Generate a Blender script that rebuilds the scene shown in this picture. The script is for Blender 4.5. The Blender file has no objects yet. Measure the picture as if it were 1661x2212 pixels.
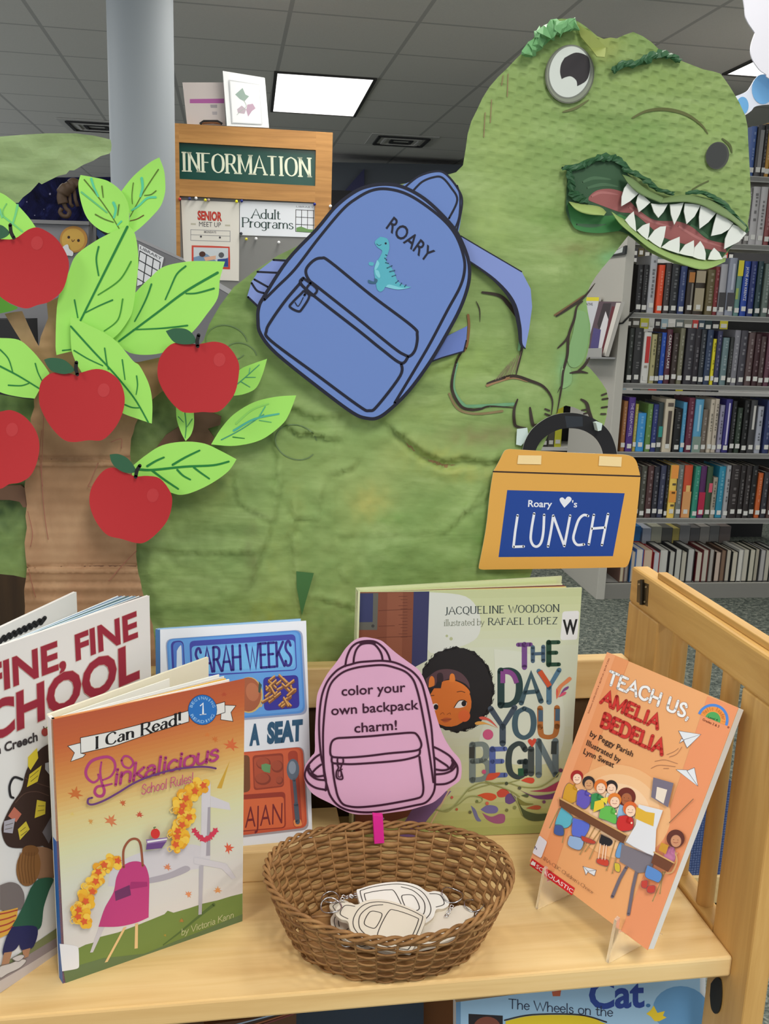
import bpy, bmesh, math, random
from mathutils import Vector, Matrix
from mathutils.geometry import delaunay_2d_cdt
random.seed(7)
C = bpy.context.scene
COL = C.collection
R = math.radians
# ---------------------------------------------------------------- camera
FPX, PCX, PCY, CAMH = 2050.0, 830.5, 1106.0, 1.35
_p, _r, _yw = R(12.4), R(2.0), R(-9.6)
_n = Vector((math.sin(_r)*math.cos(_p), math.cos(_r)*math.cos(_p), math.sin(_p)))
_f = Vector((0, 0, -1)); _f = (_f - _n*_f.dot(_n)).normalized()
_x = _f.cross(_n)
CM = Matrix.Rotation(_yw, 3, 'Z') @ Matrix((_x, _f, _n))
EYE = Vector((0, 0, CAMH))
cd = bpy.data.cameras.new('camera'); cam = bpy.data.objects.new('camera', cd); COL.objects.link(cam)
cam.matrix_world = Matrix.Translation(EYE) @ CM.to_4x4()
cd.sensor_fit = 'VERTICAL'; cd.sensor_height = 24.0; cd.sensor_width = 18.02; cd.lens = FPX/2212*24
cd.clip_start = 0.02; cd.clip_end = 60
C.camera = cam
# ---------------------------------------------------------------- world, exposure
w = bpy.data.worlds.new('world'); C.world = w; w.use_nodes = True
w.node_tree.nodes['Background'].inputs[0].default_value = (0.90, 0.95, 1.0, 1)
w.node_tree.nodes['Background'].inputs[1].default_value = 0.80
C.view_settings.view_transform = 'Standard'; C.view_settings.look = 'None'
C.view_settings.gamma = 1; C.view_settings.exposure = 0.22
CEIL = CAMH + 1.31
LAMP_W = 25
# ---------------------------------------------------------------- ceiling lamps' light (fixtures are built below, in the ceiling)
ROOM = R(-1.4)
RM = Matrix.Rotation(ROOM, 4, 'Z')
LAMPS = [(0.43, 6.65), (2.885, 4.76), (0.43, 4.05), (2.885, 7.2), (0.62, 1.75), (-1.9, 1.75), (2.87, 1.6), (0.43, -0.75), (-1.9, -0.75), (2.87, -0.9), (-2.0, 6.65), (-2.0, 4.05)]
for _lx, _ly in LAMPS:
    ld = bpy.data.lights.new('troffer_light', 'AREA'); ld.shape = 'RECTANGLE'; ld.size = .56; ld.size_y = 1.15
    ld.energy = LAMP_W * (1.35 if abs(_ly+.75) < .3 else (.8 if _ly > 3 else 1.0)); ld.color = (1.0, .965, .90)
    lo = bpy.data.objects.new('troffer_light', ld); COL.objects.link(lo)
    lo.matrix_world = RM @ Matrix.Translation((_lx, _ly, CEIL-.012))
# ---------------------------------------------------------------- pixel -> real surface
def ray(x, y):
    return CM @ Vector(((x-PCX)/FPX, -(y-PCY)/FPX, -1))
class Pl:
    """a real plane in the room; at(x, y, off) is the point of it seen at photo pixel (x, y)"""
    def __init__(s, p, n):
        s.p = Vector(p); s.n = Vector(n).normalized()
        if s.n.dot(EYE-s.p) < 0: s.n = -s.n
    def at(s, x, y, off=0.0):
        d = ray(x, y); q = s.p + s.n*off
        return EYE + d*((q-EYE).dot(s.n)/d.dot(s.n))
def topx(P):
    c = CM.transposed() @ (Vector(P)-EYE); return PCX+FPX*c.x/-c.z, PCY-FPX*c.y/-c.z
def yat(pl, x, z, off=0):
    """photo row at which column x of an upright plane reaches height z"""
    lo, hi = 0, 3500
    for _ in range(40):
        m = (lo+hi)/2
        if pl.at(x, m, off).z > z: lo = m
        else: hi = m
    return lo
def VP(Y, room=False, tilt=0, p=None, yaw=0):
    a = (ROOM if room else 0)+yaw
    n = Vector((math.sin(a), -math.cos(a), 0))*math.cos(tilt) + Vector((0, 0, math.sin(tilt)))
    return Pl(p or (Vector((-math.sin(ROOM)*Y, math.cos(ROOM)*Y, 0)) if room else (0, Y, 0)), n)
def HP(z): return Pl((0, 0, z), (0, 0, 1))
# ---------------------------------------------------------------- materials
def lin(c):
    c = c/255.0
    return c/12.92 if c <= .04045 else ((c+.055)/1.055)**2.4
def rgb(c):
    if isinstance(c, str): c = tuple(int(c[i:i+2], 16) for i in (0, 2, 4))
    return (lin(c[0]), lin(c[1]), lin(c[2]), 1)
MATS = {}
def mat(c, rough=.6, metal=0, spec=.35, name=None):
    key = (str(c), rough, metal, name)
    if key in MATS: return MATS[key]
    m = bpy.data.materials.new(name or 'paper_'+str(len(MATS))); m.use_nodes = True
    b = m.node_tree.nodes['Principled BSDF']
    b.inputs['Base Color'].default_value = rgb(c); b.inputs['Roughness'].default_value = rough
    b.inputs['Metallic'].default_value = metal; b.inputs['Specular IOR Level'].default_value = spec
    MATS[key] = m; return m
class NT:
    def __init__(s, name, rough=.7, spec=.3):
        s.m = bpy.data.materials.new(name); s.m.use_nodes = True; s.t = s.m.node_tree
        s.b = s.t.nodes['Principled BSDF']; s.b.inputs['Roughness'].default_value = rough
        s.b.inputs['Specular IOR Level'].default_value = spec
        s.tc = s.t.nodes.new('ShaderNodeTexCoord')
    def node(s, typ, **kw):
        n = s.t.nodes.new(typ)
        for k, v in kw.items():
            if k in n.inputs: n.inputs[k].default_value = v
            else: setattr(n, k, v)
        return n
    def link(s, a, b): s.t.links.new(a, b)
    def mapping(s, scale=(1, 1, 1), rot=(0, 0, 0), src='Object', loc=(0, 0, 0)):
        mp = s.node('ShaderNodeMapping'); mp.inputs['Scale'].default_value = scale; mp.inputs['Rotation'].default_value = rot
        mp.inputs['Location'].default_value = loc
        s.link(s.tc.outputs[src], mp.inputs[0]); return mp.outputs[0]
    def noise(s, vec, scale, detail=4, rough=.5, dist=0):
        n = s.node('ShaderNodeTexNoise'); n.inputs['Scale'].default_value = scale; n.inputs['Detail'].default_value = detail
        n.inputs['Roughness'].default_value = rough; n.inputs['Distortion'].default_value = dist
        s.link(vec, n.inputs['Vector']); return n.outputs['Fac']
    def ramp(s, fac, stops):
        r = s.node('ShaderNodeValToRGB'); e = r.color_ramp.elements
        while len(e) < len(stops): e.new(.5)
        for i, (p, c) in enumerate(stops): e[i].position = p; e[i].color = rgb(c)
        s.link(fac, r.inputs[0]); return r.outputs[0]
    def mix(s, fac, a, b, mode='MIX'):
        n = s.node('ShaderNodeMix', data_type='RGBA', blend_type=mode)
        for v, k in ((fac, 0), (a, 6), (b, 7)):
            if isinstance(v, (int, float)): n.inputs[k].default_value = v
            elif isinstance(v, tuple): n.inputs[k].default_value = rgb(v)
            else: s.link(v, n.inputs[k])
        return n.outputs[2]
    def bump(s, h, strength=.3, dist=.002, prev=None):
        b = s.node('ShaderNodeBump'); b.inputs['Strength'].default_value = strength; b.inputs['Distance'].default_value = dist
        s.link(h, b.inputs['Height'])
        if prev: s.link(prev, b.inputs['Normal'])
        return b.outputs[0]
    def done(s, col=None, normal=None):
        if col is not None: s.link(col, s.b.inputs['Base Color'])
        if normal is not None: s.link(normal, s.b.inputs['Normal'])
        return s.m
def wood(name, c1, c2, c3, scale=(4, 40, 40), rough=.45, seed=0):
    t = NT(name, rough, .4); v = t.mapping(scale, loc=(seed, seed*.7, seed*.3))
    n1 = t.noise(v, 1.2, 6, .6, .6); n2 = t.noise(t.mapping(tuple(a*.35 for a in scale), loc=(seed, 2, 1)), 1.0, 3, .5, .4)
    c = t.ramp(n1, [(.3, c1), (.52, c2), (.75, c3)])
    c = t.mix(.35, c, t.ramp(n2, [(.35, c1), (.65, c3)]))
    return t.done(c, t.bump(n1, .05, .001))
# ---------------------------------------------------------------- mesh builder
def cr(pts, closed=False, n=6):
    """Catmull-Rom through the points"""
    P = [Vector(p) for p in pts]; k = len(P)
    if k < 3: return P
    out = []
    rng = range(k) if closed else range(k-1)
    for i in rng:
        if closed: a, b, c, d = P[(i-1) % k], P[i], P[(i+1) % k], P[(i+2) % k]
        else: a, b, c, d = P[max(i-1, 0)], P[i], P[i+1], P[min(i+2, k-1)]
        for j in range(n):
            t = j/n
            out.append(.5*((2*b) + (c-a)*t + (2*a-5*b+4*c-d)*t*t + (3*b-a-3*c+d)*t**3))
    if not closed: out.append(P[-1])
    return out
def sm(*segs, n=5):
    """closed outline from smooth runs that meet in corners"""
    o = []
    for s in segs:
        q = cr(s, False, n)
        o += q if not o or (q[0]-o[-1]).length > 1e-6 else q[1:]
    if (o[0]-o[-1]).length < 1e-6: o.pop()
    return o
def ell(cx, cy, rx, ry=None, rot=0, n=24, a0=0, a1=360):
    ry = rx if ry is None else ry; o = []; full = (a1-a0) >= 360
    for i in range(n if full else n+1):
        a = R(a0+(a1-a0)*i/n); x, y = rx*math.cos(a), ry*math.sin(a); c, s_ = math.cos(R(rot)), math.sin(R(rot))
        o.append((cx+x*c-y*s_, cy+x*s_+y*c))
    return o
class MB:
    def __init__(s): s.v = []; s.f = []; s.fm = []; s.mats = []
    def mi(s, m):
        if m not in s.mats: s.mats.append(m)
        return s.mats.index(m)
    def poly(s, pts, m):
        i = len(s.v); s.v += [Vector(p) for p in pts]; s.f.append(tuple(range(i, i+len(pts)))); s.fm.append(s.mi(m))
    def mesh(s, verts, faces, m):
        i = len(s.v); s.v += [Vector(p) for p in verts]; k = s.mi(m)
        for f in faces: s.f.append(tuple(a+i for a in f)); s.fm.append(k)
    def box(s, a, b, m, M=None):
        (x0, y0, z0), (x1, y1, z1) = a, b
        P = [(x0, y0, z0), (x1, y0, z0), (x1, y1, z0), (x0, y1, z0), (x0, y0, z1), (x1, y0, z1), (x1, y1, z1), (x0, y1, z1)]
        if M: P = [M @ Vector(p) for p in P]
        s.mesh(P, [(0, 3, 2, 1), (4, 5, 6, 7), (0, 1, 5, 4), (1, 2, 6, 5), (2, 3, 7, 6), (3, 0, 4, 7)], m)
    def prism(s, pts, ext, m, mside=None):
        """pts = front outline (3D), ext = vector to the back"""
        k = len(pts); P = [Vector(p) for p in pts]; E = Vector(ext)
        s.poly(P, m); s.poly([p+E for p in reversed(P)], mside or m)
        s.mesh(P+[p+E for p in P], [(i, i+k, (i+1) % k+k, (i+1) % k) for i in range(k)], mside or m)
    def tube(s, pts, r, m, seg=8, closed=False, rr=None):
        P = [Vector(p) for p in pts]; k = len(P); V = []; up = Vector((.13, .21, .97))
        for i in range(k):
            a = P[(i-1) % k] if closed else P[max(i-1, 0)]; b = P[(i+1) % k] if closed else P[min(i+1, k-1)]
            t = (b-a).normalized(); u = t.cross(up).normalized()
            if u.length < .1: u = Vector((1, 0, 0))
            w_ = u.cross(t); q = rr[i] if rr else r
            for j in range(seg):
                an = 2*math.pi*j/seg; V.append(P[i]+(u*math.cos(an)+w_*math.sin(an))*q)
        F = []
        for i in range(k if closed else k-1):
            for j in range(seg):
                i2 = (i+1) % k; F.append((i*seg+j, i*seg+(j+1) % seg, i2*seg+(j+1) % seg, i2*seg+j))
        if not closed: F += [tuple(reversed(range(seg))), tuple(range((k-1)*seg, k*seg))]
        s.mesh(V, F, m)
    def lathe(s, prof, m, M=None, seg=24):
        V = []; k = len(prof)
        for j in range(seg):
            a = 2*math.pi*j/seg
            for r_, z in prof: V.append((r_*math.cos(a), r_*math.sin(a), z))
        if M: V = [M @ Vector(p) for p in V]
        F = [(j*k+i, ((j+1) % seg)*k+i, ((j+1) % seg)*k+i+1, j*k+i+1) for j in range(seg) for i in range(k-1)]
        s.mesh(V, F, m)
    def build(s, name, parent=None, smooth=False, bevel=0, label=None, origin=None):
        me = bpy.data.meshes.new(name)
        o_ = Vector(origin) if origin else (Vector((0, 0, 0)) if parent is None or not s.v else sum(s.v, Vector())/len(s.v))
        if parent is None and s.v and origin is None:
            lo = [min(p[i] for p in s.v) for i in range(3)]; hi = [max(p[i] for p in s.v) for i in range(3)]
            o_ = Vector(((lo[0]+hi[0])/2, (lo[1]+hi[1])/2, lo[2]))
        me.from_pydata([p-o_ for p in s.v], [], s.f)
        for m in s.mats: me.materials.append(m)
        for p, k in zip(me.polygons, s.fm): p.material_index = k; p.use_smooth = smooth
        me.update()
        o = bpy.data.objects.new(name, me); COL.objects.link(o)
        if parent is not None:
            o.parent = parent; o.matrix_parent_inverse = Matrix()
            o.location = o_ - gloc(parent)
        else: o.location = o_
        if bevel:
            b = o.modifiers.new('bevel', 'BEVEL'); b.width = bevel; b.segments = 2; b.limit_method = 'ANGLE'
        if label: o['label'] = label
        return o
def absorb(a, *others):
    """merge printed marks into the part they are printed on"""
    V = []; F = []; FM = []; SMO = []; ms = []
    for o in (a,)+others:
        g = gloc(o); i = len(V); V += [v.co+g for v in o.data.vertices]; mp = []
        for m in o.data.materials:
            if m not in ms: ms.append(m)
            mp.append(ms.index(m))
        for p in o.data.polygons: F.append(tuple(k+i for k in p.vertices)); FM.append(mp[p.material_index] if mp else 0); SMO.append(p.use_smooth)
    g = gloc(a); me = bpy.data.meshes.new(a.name); me.from_pydata([v-g for v in V], [], F)
    for m in ms: me.materials.append(m)
    for p, k, s_ in zip(me.polygons, FM, SMO): p.material_index = k; p.use_smooth = s_
    me.update(); a.data = me
    for o in others: bpy.data.objects.remove(o)
    return a
def gloc(o):
    v = Vector(o.location)
    while o.parent: o = o.parent; v += Vector(o.location)
    return v
def tag(o, label, cat, group=None, kind=None):
    o['label'] = label; o['category'] = cat
    if group: o['group'] = group
    if kind: o['kind'] = kind
    return o
def thing(name, loc, label, cat, group=None):
    o = bpy.data.objects.new(name, None); COL.objects.link(o); o.location = loc; o.empty_display_size = .02
    return tag(o, label, cat, group)
def struct(o): o['kind'] = 'structure'; return o
# ---------------------------------------------------------------- lettering
_tc = {}
def glyphs(sx, bold):
    key = (sx, bold)
    if key in _tc: return _tc[key]
    cu = bpy.data.curves.new('lettering', 'FONT'); cu.body = sx; cu.size = 1; cu.offset = bold; cu.resolution_u = 3
    ob = bpy.data.objects.new('lettering', cu); COL.objects.link(ob); bpy.context.view_layer.update()
    me = bpy.data.meshes.new_from_object(ob.evaluated_get(bpy.context.evaluated_depsgraph_get()))
    V = [(v.co.x, v.co.y) for v in me.vertices]; F = [tuple(p.vertices) for p in me.polygons]
    bpy.data.objects.remove(ob); bpy.data.curves.remove(cu); bpy.data.meshes.remove(me)
    _tc[key] = (V, F, min(v[0] for v in V), max(v[0] for v in V)); return _tc[key]
CAP = .729
# single-stroke alphabet (x, y with y up; cap height 1, x-height .62): 'L' straight, 'C' curved; drawn with a nib, so it gives serif and hand lettering
GS = {
'A': (.86, 'L.02,0 .43,1 .84,0;L.17,.36 .69,.36'), 'B': (.72, 'L.1,0 .1,1;C.1,1 .45,1 .58,.88 .58,.66 .42,.54 .1,.53;C.1,.53 .48,.53 .65,.4 .65,.17 .48,.02 .1,0'),
'C': (.8, 'C.74,.8 .6,.98 .4,1 .14,.84 .06,.5 .14,.16 .4,0 .6,.02 .76,.2'), 'D': (.84, 'L.1,0 .1,1;C.1,1 .45,1 .7,.84 .78,.5 .7,.16 .45,0 .1,0'),
'E': (.68, 'L.1,0 .1,1;L.1,1 .62,1;L.1,.53 .5,.53;L.1,0 .64,0'), 'F': (.64, 'L.1,0 .1,1;L.1,1 .62,1;L.1,.52 .5,.52'),
'G': (.84, 'C.74,.82 .6,.98 .4,1 .14,.84 .06,.5 .14,.16 .4,0 .62,.04 .76,.16;L.76,.1 .76,.45;L.5,.45 .76,.45'),
'H': (.86, 'L.1,0 .1,1;L.76,0 .76,1;L.1,.52 .76,.52'), 'I': (.34, 'L.17,0 .17,1'), 'J': (.46, 'C.34,1 .34,.4 .32,.05 .22,-.12 .06,-.1'),
'K': (.78, 'L.1,0 .1,1;L.7,1 .1,.42;L.28,.58 .76,0'), 'L': (.64, 'L.1,0 .1,1;L.1,0 .62,0'), 'M': (1.0, 'L.1,0 .1,1;L.1,1 .5,.12 .9,1;L.9,1 .9,0'),
'N': (.86, 'L.1,0 .1,1;L.1,1 .76,0;L.76,0 .76,1'), 'O': (.88, 'C.44,1 .15,.85 .06,.5 .15,.15 .44,0 .73,.15 .82,.5 .73,.85 .44,1'),
'P': (.68, 'L.1,0 .1,1;C.1,1 .42,1 .6,.9 .62,.72 .55,.55 .4,.48 .1,.47'), 'Q': (.88, 'C.44,1 .15,.85 .06,.5 .15,.15 .44,0 .73,.15 .82,.5 .73,.85 .44,1;C.46,.1 .6,-.1 .86,-.2'),
'R': (.78, 'L.1,0 .1,1;C.1,1 .42,1 .6,.9 .62,.74 .55,.56 .4,.5 .1,.49;L.38,.5 .76,0'), 'S': (.64, 'C.54,.82 .42,1 .22,.97 .1,.78 .2,.6 .42,.46 .56,.28 .48,.06 .28,0 .12,.04 .06,.2'),
'T': (.74, 'L.37,0 .37,1;L.04,1 .7,1'), 'U': (.84, 'L.1,1 .1,.36;C.1,.36 .16,.08 .42,0 .66,.08 .74,.36;L.74,.36 .74,1'), 'V': (.84, 'L.02,1 .42,0 .82,1'),
'W': (1.15, 'L.03,1 .32,0 .575,.85 .83,0 1.12,1'), 'X': (.8, 'L.04,0 .76,1;L.04,1 .76,0'), 'Y': (.78, 'L.02,1 .39,.48 .76,1;L.39,.48 .39,0'), 'Z': (.7, 'L.06,1 .64,1;L.64,1 .06,0;L.06,0 .66,0'),
'a': (.56, 'C.12,.52 .26,.62 .4,.56 .45,.4 .45,.08 .54,0;C.45,.36 .2,.34 .08,.2 .14,.02 .3,0 .45,.14'), 'b': (.6, 'L.09,1 .09,0;C.09,.45 .26,.62 .48,.52 .54,.31 .48,.1 .26,0 .09,.15'),
'c': (.5, 'C.45,.5 .3,.62 .13,.5 .07,.31 .13,.1 .28,0 .46,.13'), 'd': (.62, 'L.52,1 .52,0;C.52,.45 .36,.62 .14,.52 .07,.31 .14,.1 .34,0 .52,.15'),
'e': (.54, 'C.08,.34 .48,.34 .46,.5 .3,.63 .13,.52 .07,.31 .14,.09 .3,0 .48,.12'), 'f': (.36, 'C.36,.95 .24,1 .16,.85 .16,.5 .16,0;L.03,.62 .32,.62'),
'g': (.58, 'C.48,.5 .34,.63 .13,.52 .07,.31 .14,.08 .33,0 .48,.14;C.48,.62 .48,0 .46,-.2 .3,-.3 .1,-.24'), 'h': (.62, 'L.1,0 .1,1;C.1,.4 .24,.6 .42,.58 .51,.42 .51,0'),
'i': (.28, 'L.14,0 .14,.62;L.14,.82 .14,.88'), 'k': (.58, 'L.1,0 .1,1;L.5,.62 .1,.25;L.22,.36 .54,0'), 'l': (.26, 'L.13,0 .13,1'),
'm': (.92, 'L.1,0 .1,.62;C.1,.4 .22,.6 .38,.58 .46,.42 .46,0;C.46,.4 .58,.6 .74,.58 .82,.42 .82,0'), 'n': (.62, 'L.1,0 .1,.62;C.1,.4 .24,.6 .42,.58 .51,.42 .51,0'),
'o': (.6, 'C.3,.62 .12,.53 .07,.31 .12,.09 .3,0 .48,.09 .53,.31 .48,.53 .3,.62'), 'p': (.6, 'L.09,.62 .09,-.3;C.09,.45 .26,.62 .48,.52 .54,.31 .48,.1 .26,0 .09,.15'),
'r': (.42, 'L.1,0 .1,.62;C.1,.36 .2,.56 .38,.58'), 's': (.46, 'C.38,.5 .28,.62 .14,.58 .09,.45 .2,.34 .36,.26 .4,.12 .28,0 .14,.02 .07,.12'),
't': (.4, 'C.17,.86 .17,.4 .18,.06 .28,0 .38,.06;L.03,.62 .36,.62'), 'u': (.62, 'C.1,.62 .1,.2 .18,.03 .34,.02 .51,.2;L.51,.62 .51,0'), 'v': (.54, 'L.03,.62 .27,0 .51,.62'),
'w': (.8, 'L.03,.62 .22,0 .4,.55 .58,0 .77,.62'), 'y': (.56, 'L.03,.62 .28,.02;C.53,.62 .28,.02 .16,-.24 .02,-.28'), ' ': (.36, ''), '!': (.28, 'L.14,.3 .14,1;L.14,0 .14,.06'),
'1': (.5, 'L.1,.78 .28,1 .28,0;L.08,0 .48,0'), '-': (.4, 'L.06,.36 .34,.36'), "'": (.2, 'L.1,1 .08,.78'), '.': (.2, 'L.1,0 .1,.05'), ',': (.22, 'L.12,.08 .06,-.14'), 'Ó': (.88, 'C.44,1 .15,.85 .06,.5 .15,.15 .44,0 .73,.15 .82,.5 .73,.85 .44,1;L.4,1.1 .56,1.26'),
'2': (.6, 'C.08,.76 .2,1 .46,.94 .5,.7 .34,.4 .08,0;L.08,0 .54,0'), '3': (.58, 'C.08,.9 .28,1 .48,.9 .46,.65 .24,.54;C.24,.54 .5,.46 .52,.16 .3,0 .06,.1'), '4': (.6, 'L.42,0 .42,1 .04,.3 .56,.3'), '&': (.7, 'C.66,0 .3,.5 .16,.8 .3,1 .44,.84 .3,.58 .08,.3 .16,.04 .4,.02 .62,.4'),
}
def strokes(sx, track=0):
    x = 0; out = []
    for ch in sx:
        a, d = GS.get(ch, GS[' '])
        for st in d.split(';'):
            if not st: continue
            P = [tuple(float(q) for q in k.split(',')) for k in st[1:].split()]
            P = [(px+x, py) for px, py in P]
            out.append(([tuple(p) for p in cr(P, False, 5)] if st[0] == 'C' else P, st[0]))
        x += a+track
    return out, x-track
class Ink(MB):
    """prints on a real plane: a mark lies a hair above the marks it covers"""
    def __init__(s, pl, off=0.0, eps=.000016): MB.__init__(s); s.pl = pl; s.off = off; s.eps = min(eps, .0003); s.marks = []; s.gid = 0; s.cur = 0
    def lay(s, pts, keep=False, pad=0):
        x0 = min(p[0] for p in pts)-pad; x1 = max(p[0] for p in pts)+pad; y0 = min(p[1] for p in pts)-pad; y1 = max(p[1] for p in pts)+pad
        if not keep: s.gid += 1; s.cur = 0
        l = 1+max([m[4] for m in s.marks if m[5] != s.gid and m[0] < x1 and m[2] > x0 and m[1] < y1 and m[3] > y0] or [0])
        s.cur = max(s.cur, l); s.marks.append((x0, y0, x1, y1, s.cur, s.gid)); return s.off+s.cur*s.eps
    def fill(s, pts, c, keep=False):
        o = s.lay(pts, keep)
        s.poly([s.pl.at(p[0], p[1], o) for p in pts], c if not isinstance(c, (str, tuple)) else mat(c))
    def stroke(s, pts, wd, c, closed=False, smooth=True, taper=None, keep=False, cap=True, lay=None):
        P = [Vector((p[0], p[1])) for p in pts]
        if smooth and len(P) > 2: P = cr(P, closed, 6)
        Q = [P[0]]
        for p in P[1:]:
            if (p-Q[-1]).length > .05: Q.append(p)
        if closed and len(Q) > 3 and (Q[0]-Q[-1]).length < .05: Q.pop()
        P = Q; k = len(P)
        if k < 2: return
        o = lay if lay is not None else s.lay(P, keep, 3)
        m = c if not isinstance(c, (str, tuple)) else mat(c)
        A = []; B = []
        for i in range(k):
            a = P[(i-1) % k] if closed else P[max(i-1, 0)]; b = P[(i+1) % k] if closed else P[min(i+1, k-1)]
            d1 = (P[i]-a); d2 = (b-P[i])
            if d1.length < 1e-6: d1 = d2.copy()
            if d2.length < 1e-6: d2 = d1.copy()
            d1.normalize(); d2.normalize(); t = (d1+d2)
            if t.length < 1e-3: t = d1.copy()
            t.normalize(); nn = Vector((-t.y, t.x)); cs = max(.5, nn.dot(Vector((-d2.y, d2.x))))
            u = i/(k-1); ww = wd(t) if callable(wd) else wd
            if taper: ww *= taper(u)
            A.append(P[i]+nn*ww/2/cs); B.append(P[i]-nn*ww/2/cs)
        V = [s.pl.at(p.x, p.y, o) for p in A]+[s.pl.at(p.x, p.y, o) for p in B]
        s.mesh(V, [(i, i+k, (i+1) % k+k, (i+1) % k) for i in range(k if closed else k-1)], m)
        if cap and not closed:
            for e in (0, k-1):
                r_ = (A[e]-B[e]).length/2
                if r_ > .25: s.poly([s.pl.at(x, y, o) for x, y in ell(P[e].x, P[e].y, r_, n=10)], m)
    def text(s, sx, p0, p1, up, c, bold=0.0, ol=None, olw=.03):
        """sans lettering from p0 to p1 along the baseline; up = cap-height vector in pixels"""
        for col, bd in (([(ol, bold+olw)] if ol else [])+[(c, bold)]):
            V, F, x0, x1 = glyphs(sx, bd)
            if bd != bold: _, _, x0, x1 = glyphs(sx, bold)
            dx, dy = (p1[0]-p0[0])/(x1-x0), (p1[1]-p0[1])/(x1-x0); ux, uy = up[0]/CAP, up[1]/CAP; bx = [(p0[0]+dx*(x-x0)+ux*y, p0[1]+dy*(x-x0)+uy*y) for x, y in V]; o = s.lay(bx)
            s.mesh([s.pl.at(p0[0]+dx*(x-x0)+ux*y, p0[1]+dy*(x-x0)+uy*y, o) for x, y in V], F, mat(col) if isinstance(col, (str, tuple)) else col)
    def stext(s, sx, p0, p1, up, c, wd=.12, thin=1.0, serif=0.0, track=0.0, cap=True):
        """stroke lettering: thin<1 gives thick-and-thin, serif gives feet"""
        S, W = strokes(sx, track); U = Vector(up); B = (Vector(p1)-Vector(p0))/W; H = U.length; o = Vector(p0); ly = s.lay([p0, p1, (p0[0]+up[0]*1.2, p0[1]+up[1]*1.2), (p1[0]-up[0]*.3, p1[1]-up[1]*.3)])
        bd = B.normalized()
        f = lambda t: H*wd*(thin+(1-thin)*(1-abs(t.normalized().dot(bd))**1.5))
        for P, ty in S:
            Q = [o+B*x+U*y for x, y in P]
            s.stroke(Q, f if thin < 1 else H*wd, c, smooth=False, lay=ly, cap=cap and not serif)
            if serif:
                for i, j in ((0, 1), (-1, -2)):
                    a, b = P[i], P[j]
                    if abs(a[1]-b[1]) > .3 and (abs(a[1]) < .01 or abs(a[1]-1) < .01 or (abs(a[1]-.62) < .01 and ty == 'L')):
                        s.stroke([Q[i]-B*serif, Q[i]+B*serif], H*wd*max(thin, .45), c, smooth=False, lay=ly, cap=False)
    def sheet(s, pts, m, th, ext=None, mside=None):
        """a piece of card: front outline in pixels, thickness away from the camera"""
        s.prism([s.pl.at(p[0], p[1], s.off) for p in pts], -s.pl.n*th, m if not isinstance(m, (str, tuple)) else mat(m), mside)
# ================================================================ materials of the place
M_CART = wood('blond_wood', (208, 168, 108), (228, 194, 134), (238, 210, 156), (3, 45, 45))
M_CARTV = wood('blond_wood_upright', (180, 134, 70), (204, 160, 92), (222, 182, 116), (45, 45, 3), seed=3)
M_CARTY = wood('blond_wood_rail', (184, 138, 72), (206, 162, 92), (224, 184, 116), (45, 4, 45), seed=5)
M_BROWN = wood('brown_wood', (58, 42, 26), (78, 58, 36), (94, 70, 44), (40, 40, 3), .6, seed=2)
M_OAK = wood('oak_wood', (150, 104, 52), (176, 126, 66), (192, 142, 80), (3, 50, 50), .4, seed=9)
def carpet():
    t = NT('carpet', .95, .1); v = t.mapping((1, 1, 1))
    n = t.noise(v, 55, 3, .6, .6); n2 = t.noise(v, 170, 2, .6)
    c = t.ramp(n, [(.34, (52, 60, 58)), (.5, (96, 104, 98)), (.66, (150, 154, 142))])
    return t.done(t.mix(.3, c, t.ramp(n2, [(.4, (50, 56, 54)), (.62, (140, 146, 136))])), t.bump(n, .7, .01))
def ceiling_mat():
    t = NT('ceiling_tile', .9, .1)
    br = t.node('ShaderNodeTexBrick', offset=0.0, squash=1.0); br.inputs['Scale'].default_value = 1; br.inputs['Mortar Size'].default_value = .011
    br.inputs['Brick Width'].default_value = .61; br.inputs['Row Height'].default_value = .61; br.inputs['Mortar Smooth'].default_value = .1
    br.inputs['Color1'].default_value = rgb((222, 219, 214)); br.inputs['Color2'].default_value = rgb((219, 216, 211)); br.inputs['Mortar'].default_value = rgb((186, 184, 181))
    t.link(t.mapping((1, 1, 1), loc=(.32, .05, 0)), br.inputs['Vector'])
    n = t.noise(t.mapping((1, 1, 1)), 160, 3, .7)
    return t.done(t.mix(.25, br.outputs[0], t.ramp(n, [(.3, (226, 224, 221)), (.6, (255, 253, 250))]), 'MULTIPLY'), t.bump(n, .15, .002))
M_PANEL = mat((176, 174, 166), .5, name='shelf_paint'); M_SHELF = mat((166, 166, 163), .45, name='shelf_steel')
M_GREYB = mat((128, 128, 132), .8, name='grey_board')
def rbox(mb, a, b, m): mb.box(a, b, m, RM)
b = MB(); rbox(b, (-4, -3, -.05), (8, 12.2, 0), carpet()); struct(b.build('floor', origin=(0, 0, 0)))
b = MB(); rbox(b, (-4, -3, CEIL), (8, 12.2, CEIL+.05), ceiling_mat()); o = struct(b.build('ceiling', origin=(0, 0, 0)))
b = MB(); rbox(b, (-4, 12.1, 0), (8, 12.2, CEIL), mat((150, 152, 156), .8, name='wall_paint')); struct(b.build('wall_back'))
b = MB(); rbox(b, (8, -3, 0), (8.1, 12.2, CEIL), mat((190, 188, 182), .8, name='wall_paint')); struct(b.build('wall_right'))
def emis(name, s_):
    m = bpy.data.materials.new(name); m.use_nodes = True; q = m.node_tree.nodes['Principled BSDF']
    q.inputs['Emission Color'].default_value = (1, .985, .95, 1); q.inputs['Emission Strength'].default_value = s_; return m
M_LENS = emis('lamp_lens', 1.6); M_TBAR = mat((60, 58, 55), .5, name='lamp_frame')
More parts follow.
